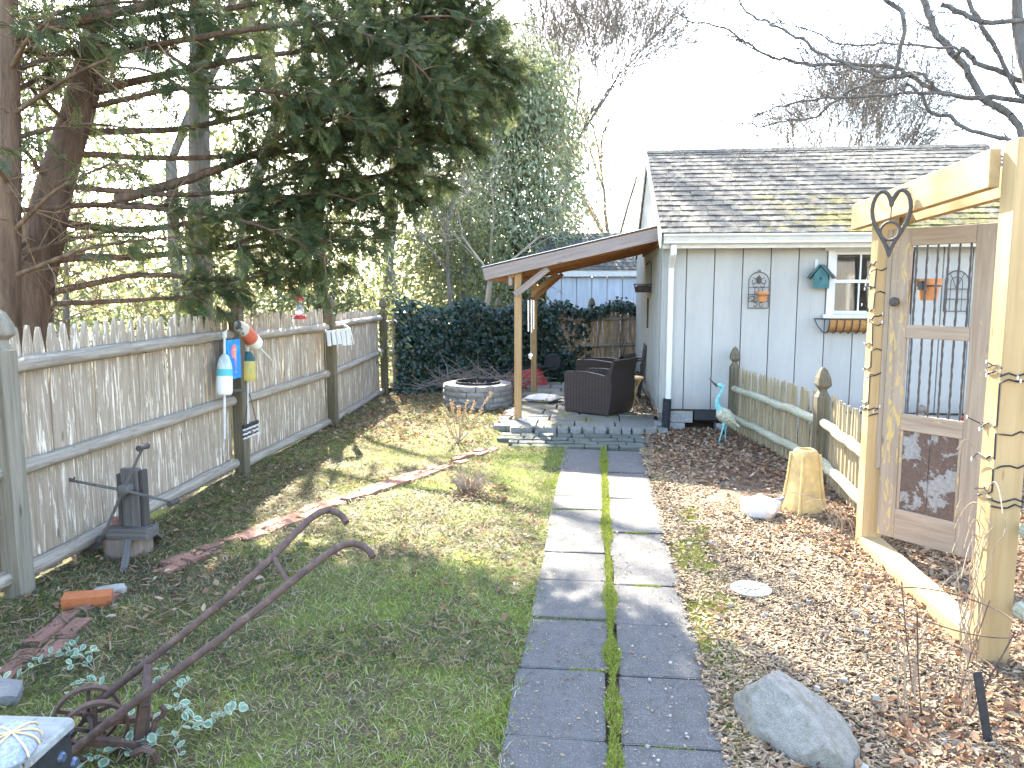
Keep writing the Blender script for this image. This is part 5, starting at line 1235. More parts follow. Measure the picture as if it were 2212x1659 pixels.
# sun plaque
pq = gp(1622, 1279); t = thing('sun_plaque', 'pale cast stone plaque with a sun face lying in the wood chips', 'plaque', pq); M = Matrix.Translation((pq.x, pq.y, .012))
MB().lathe([(0, .0), (.12, 0), (.125, .012), (.115, .02), (0, .022)], 28, M).build('disc', MT['plaque'], t, True)
MB().lathe([(.0, .022), (.045, .022), (.05, .028), (.03, .036), (0, .038)], 20, M).build('face', MT['plaque'], t, True)
for k in range(12):
    a = k * math.pi / 6; u = Vector((math.cos(a), math.sin(a), 0)); MB().bar(M @ (u * .055 + Vector((0, 0, .022))), M @ (u * .108 + Vector((0, 0, .02))), .016, .010).build('sun_ray', MT['plaque'], t)
# tomato cage
cg = gp(2030, 1545); tc_ = thing('wire_cage', 'thin rusty wire plant cage leaning in front of the gate post', 'plant cage', cg); cg = Vector((cg.x, cg.y + .05, 0))
def ring(z, r, ox, tl): return [cg + Vector((ox + r * math.cos(a), r * math.sin(a), z + tl * math.cos(a))) for a in [i * 2 * math.pi / 32 for i in range(32)]]
R1, R2, R3 = ring(.46, .25, .05, -.03), ring(.24, .19, .03, -.02), ring(.10, .14, .01, 0)
for r_ in (R1, R2): MB().tube(r_, .0032, 5, closed=True).build('ring', MT['rust'], tc_, True)
for k in (3, 11, 19, 27):
    MB().tube([R1[k] + (R1[k] - R2[k]) * .12, R1[k], R2[k], cg + (Vector((R2[k].x, R2[k].y, 0)) - cg) * .62 + Vector((0, 0, -.03))], .0034, 5).build('leg', MT['rust'], tc_)
b = MB()
for k in range(16):
    p = cg + Vector((rnd(-.16, .16), rnd(-.12, .12), -.01)); q = p + Vector((rnd(-.06, .06), rnd(-.05, .05), rnd(.16, .42))); b.tube([p, p.lerp(q, .5) + Vector((rnd(-.02, .02), rnd(-.02, .02), 0)), q], [.004, .003, .0015], 4)
    for j in range(3): m = p.lerp(q, rnd(.3, .9)); b.tube([m, m + Vector((rnd(-.04, .04), rnd(-.04, .04), rnd(.01, .05)))], .0015, 4)
tag(b.build('dead_perennial', MT['stick']), 'brittle dead perennial stems standing inside the wire cage', 'plant')
p, q = gp(2138, 1607), gp(2106, 1507, .16)
o = bar_obj('black_stake', p - Vector((0, 0, .02)), Vector((p.x - .06, p.y + .02, .30)), .035, .012, MT['black'], None); tag(o, 'black plastic edging stake stuck at a slant in dry leaves', 'stake')
# figures behind the gate
gn = ay(2087, 902, 10.05); gn.z = 0; gn.z = .02
g = thing('garden_gnome', 'small garden gnome with red hat and white beard by the shed wall', 'statue', gn); M = Matrix.Translation(gn)
skin = plain('gnome_face', (.55, .33, .25), .7, .3, .1, 9); gcoat = plain('gnome_coat', (.62, .60, .55), .8, .3, .2, 9)
MB().lathe([(0, 0), (.10, 0), (.105, .05), (.09, .12), (.06, .17), (0, .18)], 18, M).build('body', gcoat, g, True)
MB().lathe([(0, .15), (.045, .165), (.055, .20), (.05, .235), (0, .25)], 16, M).build('head', skin, g, True)
MB().lathe([(.068, .225), (.06, .24), (.035, .285), (.012, .325), (0, .335)], 16, M).build('hat', MT['red_plastic'], g, True)
MB().lathe([(0, .10), (.03, .12), (.05, .17), (.045, .20), (0, .21)], 14, M @ Matrix.Translation((0, -.025, 0))).build('beard', MT['ceramic'], g, True)
MB().lathe([(0, -.012), (.012, 0), (0, .012)], 8, M @ Matrix.Translation((0, -.06, .205))).build('nose', skin, g, True)
for s in (-1, 1): MB().tube([gn + Vector((s * .06, 0, .15)), gn + Vector((s * .095, -.03, .10)), gn + Vector((s * .06, -.08, .08))], [.025, .022, .018], 8).build('arm', gcoat, g, True)
cf = ay(1985, 902, 10.05); cf.z = .02; g = thing('carved_figure', 'dark brown carved wooden figure by the shed wall behind the gate', 'statue', cf)
MB().tube([cf, cf + Vector((0, 0, .1)), cf + Vector((-.005, 0, .2)), cf + Vector((0, 0, .28)), cf + Vector((.015, 0, .33))], [.085, .08, .07, .055, .05], 12).build('body', MT['stump'], g, True)
MB().tube([cf + Vector((-.02, -.01, .35)), cf + Vector((.03, -.02, .37)), cf + Vector((.085, -.03, .36))], [.05, .055, .03], 10).build('head', MT['stump'], g, True)
for z in (.08, .15, .22, .28): MB().tube([cf + Vector((.078 * (1 - z) * math.cos(a), .078 * (1 - z) * math.sin(a), z)) for a in [i * .5236 for i in range(12)]], .012, 6, closed=True).build('carved_ring', MT['dark_old'], g, True)

# ================================================================== dry shrubs and clumps
sh = gp(990, 956); t = thing('dry_hydrangea', 'leafless hydrangea with dried tan flower heads in front of the fire pit', 'shrub', sh)
b = MB(); heads = []
for (dx, dy, h_) in ((-.22, .0, .42), (-.1, .1, .5), (.02, -.05, .46), (.10, .1, .5), (.42, .02, .62), (.30, .0, .42), (-.16, -.08, .35), (.2, .1, .48)):
    p = sh + Vector((rnd(-.02, .02), rnd(-.02, .02), 0)); e = sh + Vector((dx, dy, h_)); m = p.lerp(e, .35) + Vector((dx * .1, 0, -.0)); b.tube([p, m, p.lerp(e, .7) + Vector((0, 0, .02)), e], [.009, .007, .005, .004], 5); heads.append((e, Vector((dx, dy, h_)).normalized()))
b.build('stems', MT['stick'], t)
for e, d in heads:
    b = MB()
    for k in range(34): p = e - d * rnd(0, .15) + Vector((rnd(-.02, .02), rnd(-.02, .02), rnd(-.01, .03))); b.lathe([(0, -.009), (.009, 0), (0, .009)], 4, TRS(p, (rnd(0, 3), rnd(0, 3), 0), rnd(.7, 1.4)))
    b.build('flower_head', MT['dryleafplant'], t, recalc=False)
def clump(px, n, r, h, label, mat, spread=1.0):
    c = gp(*px); b = MB()
    for k in range(n):
        a = rnd(0, 6.28); q = rnd(0, r * .4); p = c + Vector((q * math.cos(a), q * math.sin(a), 0)); e = c + Vector((math.cos(a) * rnd(.3, 1) * r * spread, math.sin(a) * rnd(.3, 1) * r * spread, rnd(.3, 1) * h)); b.tube([p, p.lerp(e, .5) + Vector((0, 0, h * .15)), e], [.003, .0025, .001], 4)
    tag(b.build('dry_clump', mat, recalc=False), label, 'plant')
clump((1015, 1062), 110, .26, .22, 'round clump of cut back dry perennial stems in the lawn', MT['brush'])
clump((880, 1112), 14, .32, .16, 'few pale cut stalks spreading from a bare spot in the lawn', MT['stick'], 1.2)
# variegated ground cover round the wheel hoe
def leafmesh(name, mat):
    pts = [(0, 0), (.3, .24), (.62, .3), (.88, .17), (1, 0)]; vs = [(x, 0, -.10 * x * x) for x, _ in pts]; vs += [(x, y, -.10 * x * x + .22 * y) for x, y in pts[1:4]] + [(x, -y, -.10 * x * x + .22 * y) for x, y in pts[1:4]]
    F = [(0, 1, 5), (1, 2, 6, 5), (2, 3, 7, 6), (3, 4, 7), (0, 8, 1), (1, 8, 9, 2), (2, 9, 10, 3), (3, 10, 4)]
    me = MB().add(vs, F).mesh(name, mat, True, False, 80); return me
def mat_varieg():
    t = NT('variegated_leaf', .5, .4); tc = t.n('ShaderNodeTexCoord'); sp = t.n('ShaderNodeSeparateXYZ'); t.put(sp.inputs[0], tc.outputs['Object'])
    d = t.math('ADD', t.math('ABSOLUTE', sp.outputs[1]), t.math('MULTIPLY', t.noise(t.vec(), 5), .15)); x2 = t.math('MULTIPLY', t.math('ABSOLUTE', t.math('SUBTRACT', sp.outputs[0], .55)), .42)
    e = t.ramp(t.math('ADD', d, x2), (.24, 0), (.36, 1)); c = t.mix(t.math('MULTIPLY', e, .8), t.ramp(t.objrand(), (0, (.07, .15, .08)), (1, (.20, .29, .18))), (.45, .50, .36)); t.color(c).translucent(c, .2); return t.m
MT['varieg'] = mat_varieg(); lm = leafmesh('leaf', MT['varieg'])
spots = [(355, 1485), (378, 1535), (300, 1640), (250, 1650), (340, 1590), (205, 1450), (180, 1425), (365, 1625), (240, 1500), (445, 1570), (15, 1490)]
for i, (x, y) in enumerate(spots):
    c = gp(x, y); t = thing('variegated_vinca', 'trailing vinca plant with cream edged round leaves around the wheel hoe', 'plant', c, 'cream edged vinca plants around the wheel hoe')
    b = MB()
    for k in range(3):
        a = rnd(0, 6.28); L = rnd(.08, .22); p = c.copy(); pts = [p.copy()]
        for j in range(4): p = p + Vector((math.cos(a) * L / 4, math.sin(a) * L / 4, (.03, .02, .0, -.01)[j] * 1.2)); pts.append(p.copy())
        b.tube(pts, .0022, 4)
        for j in range(1, 5):
            for s in (-1, 1) if j % 2 else (random.choice((-1, 1)),):
                q = pts[j]; aa = a + s * rnd(.6, 1.5); inst('leaf', lm, t, TRS((q.x, q.y, q.z + .004), (rnd(-.7, .7), rnd(-.9, .2), aa), (lambda u: (u, u * rnd(.9, 1.35), u))(rnd(.03, .052))))
    b.build('stem', MT['stick'], t)
# ================================================================== trees
def frond_template():
    vs = []; F = []
    def leaf(x0, y0, dx, dy, w, dz):
        n = len(vs); px, py = -dy, dx; l = math.hypot(dx, dy); px, py = px / l * w, py / l * w
        vs.extend([(x0, y0, 0), (x0 + dx * .45 + px, y0 + dy * .45 + py, dz * .4), (x0 + dx, y0 + dy, dz), (x0 + dx * .45 - px, y0 + dy * .45 - py, dz * .4)]); F.extend([(n, n + 1, n + 2), (n, n + 2, n + 3)])
    for i in range(7):
        x = .06 + .88 * i / 7; L = .40 * (1 - (x - .25) ** 2 * 1.3) * (.75 + .25 * (i % 2))
        for s in (-1, 1): leaf(x, 0, L * .80, s * L * .62, .021, -.10 * L - .03 * x)
        if i in (1, 3):
            for s in (-1, 1): leaf(x + L * .34, s * L * .3, L * .55, s * L * .14, .018, -.07)
    leaf(0, 0, 1.0, 0, .02, -.06)
    vs2 = [(x, y, z - .16 * x * x) for x, y, z in vs]
    return np.array(vs2), np.array(F)
FT, FF = frond_template()
def catmull(pts, n):
    pts = [np.array(p, float) for p in pts]; out = []
    P = [2 * pts[0] - pts[1]] + pts + [2 * pts[-1] - pts[-2]]
    for i in range(1, len(P) - 2):
        for k in range(n):
            t = k / n; a, b, c, d = P[i - 1], P[i], P[i + 1], P[i + 2]
            out.append(.5 * ((2 * b) + (c - a) * t + (2 * a - 5 * b + 4 * c - d) * t * t + (3 * b - a - 3 * c + d) * t ** 3))
    out.append(pts[-1]); return np.array(out)
class Tree:
    def __init__(s): s.s0 = []; s.s1 = []; s.r0 = []; s.r1 = []; s.t0 = []; s.t1 = []; s.tr = []; s.fp = []; s.fd = []; s.fs = []
    def limb(s, P, r0, r1):
        n = len(P) - 1
        for i in range(n):
            a, b = r0 + (r1 - r0) * i / n, r0 + (r1 - r0) * (i + 1) / n
            s.s0.append(P[i] - (P[i + 1] - P[i]) * .04); s.s1.append(P[i + 1]); s.r0.append(a); s.r1.append(b)
    def twig(s, a, b, r): s.t0.append(a); s.t1.append(b); s.tr.append(r)
    def frond(s, p, d, sz): s.fp.append(p); s.fd.append(d); s.fs.append(sz)
    def dress(s, P, f0, ntw, tl, nf, fs, dead=0.3, flat=.45, droop=.35):
        """side twigs with fronds along a branch; before f0 only bare dead twigs"""
        n = len(P) - 1
        for k in range(ntw):
            t = rng.random(); bare = t < f0
            i = min(int(t * n), n - 1); p = P[i] + (P[i + 1] - P[i]) * (t * n - i); d = P[i + 1] - P[i]; d = d / np.linalg.norm(d)
            v = rng.normal(size=3); v[2] *= flat; v -= d * v.dot(d); v /= np.linalg.norm(v)
            u = d * rng.uniform(.3, .9) + v; u /= np.linalg.norm(u); L = tl * rng.uniform(.5, 1.15) * (1.1 - .5 * t)
            if bare:
                if rng.random() < dead:
                    q = p + u * L * rng.uniform(.5, 1.1); m = (p + q) / 2 + rng.normal(size=3) * .04; s.twig(p, m, .006); s.twig(m, q, .004)
                    for _ in range(2):
                        q2 = m + (u + rng.normal(size=3) * .5) * L * .35; s.twig(m, q2, .003)
                continue
            m = p + u * L * .5; q = p + u * L + np.array([0, 0, -L * droop * .5]); s.twig(p, m, .008); s.twig(m, q, .005)
            for j in range(nf):
                w = rng.uniform(.15, 1.0); b = (p + (m - p) * w * 2) if w < .5 else (m + (q - m) * (w - .5) * 2)
                e = u + rng.normal(size=3) * .55; e[2] -= droop; s.frond(b, e, fs * rng.uniform(.65, 1.25))
    def build(s, root, barkm, folm, cols, twm=None):
        V, F = segs(s.s0, s.s1, s.r0, s.r1, 9); o = inst('trunk', fast('trunk', V, F, barkm, smooth=True), root)
        if s.t0:
            V, F = segs(s.t0, s.t1, s.tr, np.array(s.tr) * .6, 4); inst('twigs', fast('twigs', V, F, twm or MT['twig']), root)
        if s.fp:
            fp_, fd, fs = np.array(s.fp), np.array(s.fd), np.array(s.fs); A, B, C = basis(fd, rng.uniform(-.9, .9, len(fd)))
            V, F = scatter(FT, FF, fp_, A, B, C, fs); c = cols[rng.integers(0, len(cols), len(fp_))] * rng.uniform(.7, 1.25, (len(fp_), 1))
            o = inst('crown', fast('crown', V, F, folm, np.repeat(c, len(FT), 0)), root)
CYP = np.array([(.06, .088, .036), (.075, .105, .042), (.095, .13, .048), (.12, .15, .055), (.15, .175, .065), (.065, .095, .05), (.19, .20, .085)])
def A_(p): return np.array(p)
# -------- leaning cypress
TA = Tree()
tp = [ay(58, 800, 6.35), ay(62, 690, 6.4), ay(92, 520, 6.5), ay(120, 400, 6.6), ay(180, 200, 6.8), ay(216, 40, 7.0)]
tp[0].z = -.1
top = tp[-1] + Vector((.30, .35, 1.6)); tp += [top, top + Vector((.2, .3, 2.0)), top + Vector((.3, .4, 4.0))]
PA = catmull(tp, 6); TA.limb(PA, .215, .05)
def on_trunk(P, z): i = int(np.argmin(np.abs(P[:, 2] - z))); return P[i]
mains = [
 ([(250, 430, 6.75), (420, 380, 7.0), (590, 312, 7.4), (690, 290, 7.7), (790, 252, 8.0), (920, 240, 8.3)], .060, .35, 46),
 ([(590, 312, 7.4), (670, 255, 7.5), (782, 148, 7.7), (902, 52, 8.0), (1010, -30, 8.2)], .034, .05, 50),
 ([(140, 480, 6.6), (300, 492, 6.9), (500, 470, 7.2), (700, 425, 7.6), (880, 420, 8.1)], .045, .55, 40),
 ([(110, 560, 6.5), (300, 548, 6.8), (520, 525, 7.2), (700, 515, 7.5), (820, 505, 7.9)], .042, .62, 40),
 ([(95, 640, 6.45), (300, 602, 6.7), (500, 606, 7.1), (690, 585, 7.5)], .040, .72, 34),
 ([(85, 655, 6.45), (280, 650, 6.6), (420, 640, 6.8), (560, 590, 7.1)], .032, .9, 34),
 ([(200, 200, 6.8), (400, 152, 7.1), (650, 110, 7.6), (900, 105, 8.1), (1060, 140, 8.5)], .045, .30, 56),
 ([(210, 60, 6.95), (450, 28, 7.3), (750, -10, 7.9), (1000, 30, 8.4)], .045, .25, 56),
 ([(170, 285, 6.75), (420, 275, 7.2), (700, 205, 7.8), (950, 185, 8.3), (1112, 188, 8.6)], .040, .35, 56),
 ([(150, 330, 6.7), (430, 345, 7.1), (700, 330, 7.6), (900, 320, 8.1), (1030, 300, 8.4)], .036, .45, 50),
 ([(135, 400, 6.65), (400, 425, 6.9), (650, 400, 7.4), (850, 385, 7.9), (975, 395, 8.2)], .034, .5, 44),
 ([(120, 440, 6.6), (350, 450, 6.5), (560, 480, 6.7), (740, 560, 7.0)], .030, .6, 36),
 ([(215, 120, 6.9), (420, 90, 6.6), (680, 60, 6.8), (860, 120, 7.2), (960, 220, 7.6)], .036, .35, 50),
 ([(190, 230, 6.8), (400, 190, 6.5), (640, 200, 6.7), (820, 280, 7.1)], .032, .35, 44),
 ([(120, 420, 6.6), (60, 330, 6.3), (10, 300, 6.1)], .03, .6, 12), ([(160, 300, 6.7), (90, 220, 6.4), (20, 150, 6.2)], .03, .6, 14), ([(200, 120, 6.9), (120, 90, 6.5), (10, 30, 6.2)], .035, .5, 18),
]
mpts = []
for pts, r0, f0, ntw in mains:
    P = catmull([ay(x, y, Y) for x, y, Y in pts], 6); P = P + np.cumsum(rng.normal(size=P.shape) * .006, axis=0); TA.limb(P, r0 * .85, .008); mpts += list(P)
    TA.dress(P, f0 * .6, int(ntw * 1.35), .55, 17, .175, .9, .35, .18)
# outer drip edge of the crown
MP = np.array(mpts)
tips = [(1118, 175, 8.6), (1100, 70, 8.6), (1065, 255, 8.5), (1030, 310, 8.4), (965, 395, 8.2), (905, 445, 8.1), (835, 505, 7.9), (1040, 20, 8.4), (1000, 200, 8.0), (900, 330, 7.7), (780, 440, 7.4), (860, 20, 8.0), (950, 120, 9.0), (1080, 120, 9.2), (1010, 260, 8.2), (1060, 60, 7.9), (980, 330, 8.8)]
for x, y, Y in tips:
    T = np.array(ay(x, y, Y)); S0 = on_trunk(PA, T[2] - .5); S = MP[np.argmin(np.linalg.norm(MP - (S0 * .5 + T * .5), axis=1))]; L = np.linalg.norm(T - S); mid = S + (T - S) * .5 + np.array([0, 0, .10 * L])
    P = catmull([S, S + (T - S) * .25 + np.array([0, 0, .07 * L]), mid, S + (T - S) * .8 + np.array([0, 0, .08 * L]), T], 5); TA.limb(P, .022, .006)
    TA.dress(P, .15, 30, .5, 18, .175, .4, .35, .2)
# crown above the picture that shades the near lawn
for k in range(16):
    z = rng.uniform(4.8, 9.6); S = on_trunk(PA, z); a = rng.uniform(0, 6.28); L = rng.uniform(2.0, 3.6) * (1.25 - (z - 4.8) / 9); T = S + np.array([math.cos(a) * L + .5, math.sin(a) * L, rng.uniform(-.3, .5)])
    if T[1] < 4.2 or T[0] > -.6: continue
    P = catmull([S, (S + T) / 2 + np.array([0, 0, .25]), T], 6); TA.limb(P, .03, .006); TA.dress(P, .4, 18, .6, 12, .24, .3)
ta = thing('leaning_cypress', 'large leaning evergreen cypress with red brown bark arching over the lawn', 'tree', (tp[0].x, tp[0].y, 0)); TA.build(ta, MT['bark_red'], MT['cypress'], CYP)
# -------- straight cypress at the left edge
TB = Tree(); P = catmull([ay(22, 820, 5.95), ay(20, 600, 5.95), ay(22, 300, 5.95), ay(18, 0, 6.0), ay(16, -400, 6.0)], 6); P[0][2] = -.1; TB.limb(P, .10, .06)
for k in range(26):
    z = rng.uniform(1.9, 5.8); S = on_trunk(P, z); a = rng.uniform(-1.2, 1.9); L = rng.uniform(.8, 1.9); T = S + np.array([math.cos(a) * L, math.sin(a) * L, rng.uniform(.1, .6)]); Q = catmull([S, (S + T) / 2 + np.array([0, 0, .08]), T], 5); TB.limb(Q, .022, .006); TB.dress(Q, .55, 16, .5, 9, .18, .9)
Q = catmull([ay(0, 85, 6.0), ay(110, 55, 6.1), ay(260, 25, 6.3), ay(420, -10, 6.6)], 6); TB.limb(Q, .055, .03); TB.dress(Q, .15, 26, .5, 11, .18, .5)
tb_ = thing('straight_cypress', 'straight narrow red barked cypress trunk left of the leaning one', 'tree', (P[0][0], P[0][1], 0)); TB.build(tb_, MT['bark_red'], MT['cypress'], CYP)
# -------- darker conifer behind
TC = Tree(); P = catmull([ay(432, 800, 9.3), ay(430, 600, 9.3), ay(430, 350, 9.3), ay(428, 60, 9.3), ay(425, -300, 9.3), ay(425, -800, 9.3)], 6); P[0][2] = -.1; TC.limb(P, .19, .05)
for k in range(30):
    z = rng.uniform(2.4, 10.5); S = on_trunk(P, z); a = rng.uniform(0, 6.28); L = rng.uniform(1.2, 2.6) * (1.1 - z / 18); T = S + np.array([math.cos(a) * L, math.sin(a) * L, rng.uniform(-.1, .5)]); Q = catmull([S, (S + T) / 2 + np.array([0, 0, .15]), T], 5); TC.limb(Q, .026, .006); TC.dress(Q, .25 if z > 3.4 else .6, 15, .5, 12, .2, .8)
tc2 = thing('dark_conifer', 'dark trunked conifer standing behind the leaning cypress', 'tree', (P[0][0], P[0][1], 0)); TC.build(tc2, MT['bark_grey'], MT['cypress'], CYP)
# -------- bare trees
def bare(name, label, base, h, r0, seed, barkm, split=.3, levels=6, spread=.55, lean=(0, 0), group=None, kids=(2, 3), taper=.62, wob=.25, ln=.74, up=.12, rmin=.004):
    rg = np.random.default_rng(seed); s0, s1, ra, rb = [], [], [], []
    def grow(p, d, L, r, lv):
        n = 3 if lv > 2 else 2
        for i in range(n):
            d = d + rg.normal(size=3) * wob * .35; d[2] += up * .3; d /= np.linalg.norm(d); q = p + d * L / n; r2 = max(r * (1 - .28 / n), rmin * .6)
            s0.append(p); s1.append(q); ra.append(r); rb.append(r2); p, r = q, r2
            if lv < levels and lv > 0 and rg.random() < .35: side(p, d, L, r, lv)
        if lv == 0: return
        for k in range(rg.integers(kids[0], kids[1] + 1)): side(p, d, L, r, lv)
    def side(p, d, L, r, lv):
        v = rg.normal(size=3); v -= d * v.dot(d); v /= np.linalg.norm(v); a = spread * rg.uniform(.6, 1.3); grow(p, d * math.cos(a) + v * math.sin(a), L * ln * rg.uniform(.8, 1.15), max(r * taper * rg.uniform(.85, 1.1), rmin), lv - 1)
    d0 = np.array([lean[0], lean[1], 1.0]); d0 /= np.linalg.norm(d0); grow(np.array([base[0], base[1], -.1]), d0, h * split, r0, levels)
    root = thing(name, label, 'tree', (base[0], base[1], 0), group); V, F = segs(s0, s1, ra, rb, 5 if base[1] < 24 else 3); inst('branches', fast('branches', V, F, barkm, smooth=True), root); return root
bare('bare_tree', 'bare grey deciduous tree with a rounded crown behind the shed roof ridge', (7.2, 32), 12.6, .17, 13, MT['bark_grey'], .23, 7, .45, rmin=.0075, ln=.79, taper=.70, up=.2)
bare('bare_tree', 'second bare tree rising behind the ridge beyond the maple limbs', (9.6, 33), 11.6, .16, 5, MT['bark_grey'], .23, 7, .45, rmin=.0075, ln=.79, taper=.70, up=.2)
bare('tall_bare_tree', 'tall bare oak rising behind the pale conical evergreen', (-.6, 27), 17.5, .2, 8, MT['bark_grey'], .21, 7, .45, rmin=.0075, ln=.79, taper=.68, up=.2)
bare('tall_bare_tree', 'bare oak standing behind the brown leaved oak', (.6, 31), 17, .18, 17, MT['bark_grey'], .2, 7, .45, rmin=.009, ln=.80, taper=.68, up=.2)
bare('bare_sapling', 'thin pale leafless tree stem between the ivy and the evergreens', (-2.45, 15.6), 5.4, .075, 21, MT['bark_pale'], .42, 5, .9, ln=.6, taper=.5)
bare('bare_sapling', 'slender leaning bare trunk behind the corner of the stockade fence', (-3.75, 16.4), 6.5, .10, 22, MT['bark_grey'], .4, 5, .6, lean=(-.12, 0), ln=.66)
bare('bare_sapling', 'slim bare trunk beside the leaning one behind the fence corner', (-3.2, 17.2), 6.0, .06, 23, MT['bark_grey'], .4, 5, .6, ln=.66)
bare('woodland_tree', 'grey bare woodland trunk far left behind the cypresses', (-9.0, 16), 12, .17, 31, MT['bark_grey'], .4, 6, .5)
bare('woodland_tree', 'bare woodland tree left of the dark conifer trunk', (-7.2, 14.5), 13, .15, 32, MT['bark_grey'], .42, 6, .5)
bare('woodland_tree', 'twin stemmed bare woodland tree behind the dark conifer', (-6.6, 18), 13, .18, 33, MT['bark_grey'], .4, 6, .5)
bare('woodland_tree', 'bare woodland tree behind the hummingbird feeder', (-6.0, 22), 13, .2, 34, MT['bark_grey'], .4, 6, .5)
bare('leafless_shrub', 'leafless pale shrub against the back fence beside the shed corner', (.45, 16.2), 1.9, .02, 41, MT['bark_pale'], .3, 4, .8, ln=.72)
# -------- maple sweeping in from the right, limbs surveyed from the photo
limbs = [
 ([(2260, 330), (2212, 295), (2185, 247), (2124, 212), (2085, 143), (2033, 87), (2012, 43), (1986, -20)], .055, .03),
 ([(2300, 250), (2176, 212), (2111, 212), (2033, 199), (1964, 165), (1925, 143), (1830, 136), (1756, 141), (1700, 128), (1669, 126), (1622, 100), (1574, 65), (1539, 54), (1496, 50), (1466, 30)], .045, .005),
 ([(1964, 165), (1895, 162), (1830, 139), (1773, 117), (1730, 87), (1691, 65), (1643, 43), (1613, 26), (1596, -10)], .028, .007),
 ([(2107, 208), (1990, 199), (1860, 212), (1786, 212), (1721, 221), (1669, 234), (1622, 251)], .026, .005),
 ([(2040, 170), (1986, 156), (1929, 169), (1869, 182), (1795, 225), (1752, 256), (1695, 260), (1648, 273), (1600, 266), (1539, 260), (1453, 264)], .026, .004),
 ([(2012, 56), (1955, 43), (1903, -10)], .03, .02),
 ([(2100, 110), (2068, 104), (1990, 100), (1929, 93), (1873, 97), (1795, 87), (1721, 56), (1665, 48)], .022, .005),
 ([(2260, 200), (2212, 182), (2163, 156), (2111, 134), (2077, 104)], .045, .022),
 ([(2260, 340), (2212, 320), (2176, 299), (2098, 282), (2051, 251), (2012, 243), (1990, 208), (1960, 182)], .042, .012),
 ([(2260, 43), (2142, 48), (2090, 35), (2033, 9)], .04, .02),
 ([(2260, 230), (2190, 190), (2160, 120), (2120, 60), (2080, -20)], .032, .02)]
TMp = Tree(); YM = 8.0; Wt = Vector((4.85, 6.6, 0))
tr_pts = [Wt, Wt + Vector((-.2, .1, 1.2)), ay(2270, 320, 7.8), ay(2230, 180, 7.8), ay(2200, 60, 7.9), ay(2195, -100, 7.9)]
PM = catmull(tr_pts, 5); TMp.limb(PM, .12, .035)
P2 = catmull([Wt + Vector((0, 0, .6)), Wt + Vector((.4, -.2, 1.8)), Wt + Vector((.9, -.6, 3.6)), Wt + Vector((1.3, -.8, 5.5))], 6); TMp.limb(P2, .12, .05)
def sprout(P, dens, L0):
    n = len(P) - 1
    for k in range(int(dens * n)):
        t = rng.random() * n; i = min(int(t), n - 1); p = P[i] + (P[i + 1] - P[i]) * (t - i); d = P[i + 1] - P[i]; d /= np.linalg.norm(d) + 1e-9
        u = d * .9 + rng.normal(size=3) * np.array([.55, .5, .55]); u /= np.linalg.norm(u); L = L0 * rng.uniform(.5, 1.3); r = .005
        for j in range(4):
            q = p + u * L / 4; TMp.twig(p, q, r); p = q; u = u + rng.normal(size=3) * .22; u /= np.linalg.norm(u); r *= .75
            if rng.random() < .8: w = u + rng.normal(size=3) * .6; w /= np.linalg.norm(w); TMp.twig(p, p + w * L * .35, r * .7); TMp.twig(p + w * L * .35, p + w * L * .35 + (w + rng.normal(size=3) * .4) * L * .2, r * .5)
allm = []
for li, (pts, ra, rb) in enumerate(limbs):
    yo = 7.8 + .25 * math.sin(li * 2.1); n = len(pts); q0 = np.array(ay(*pts[0], yo)); snap = np.array(allm)[np.argmin(np.linalg.norm(np.array(allm) - q0, axis=1))] if allm else None
    P = catmull(([on_trunk(PM, ay(*pts[0], yo).z - .25)] if pts[0][0] >= 2260 else [snap]) + [ay(x, y, yo + .5 * (i / n)) for i, (x, y) in enumerate(pts) if i > 0 or pts[0][0] >= 2260], 4); P[1:] += rng.normal(size=P[1:].shape) * .008; allm += list(P); TMp.limb(P, ra * .60, rb * 1.1); sprout(P, .95, 1.0)
mp_ = thing('bare_maple', 'dark leafless maple sweeping its branches over the shed roof', 'tree', Wt); TMp.build(mp_, MT['bark_dark'], None, None, MT['bark_dark'])
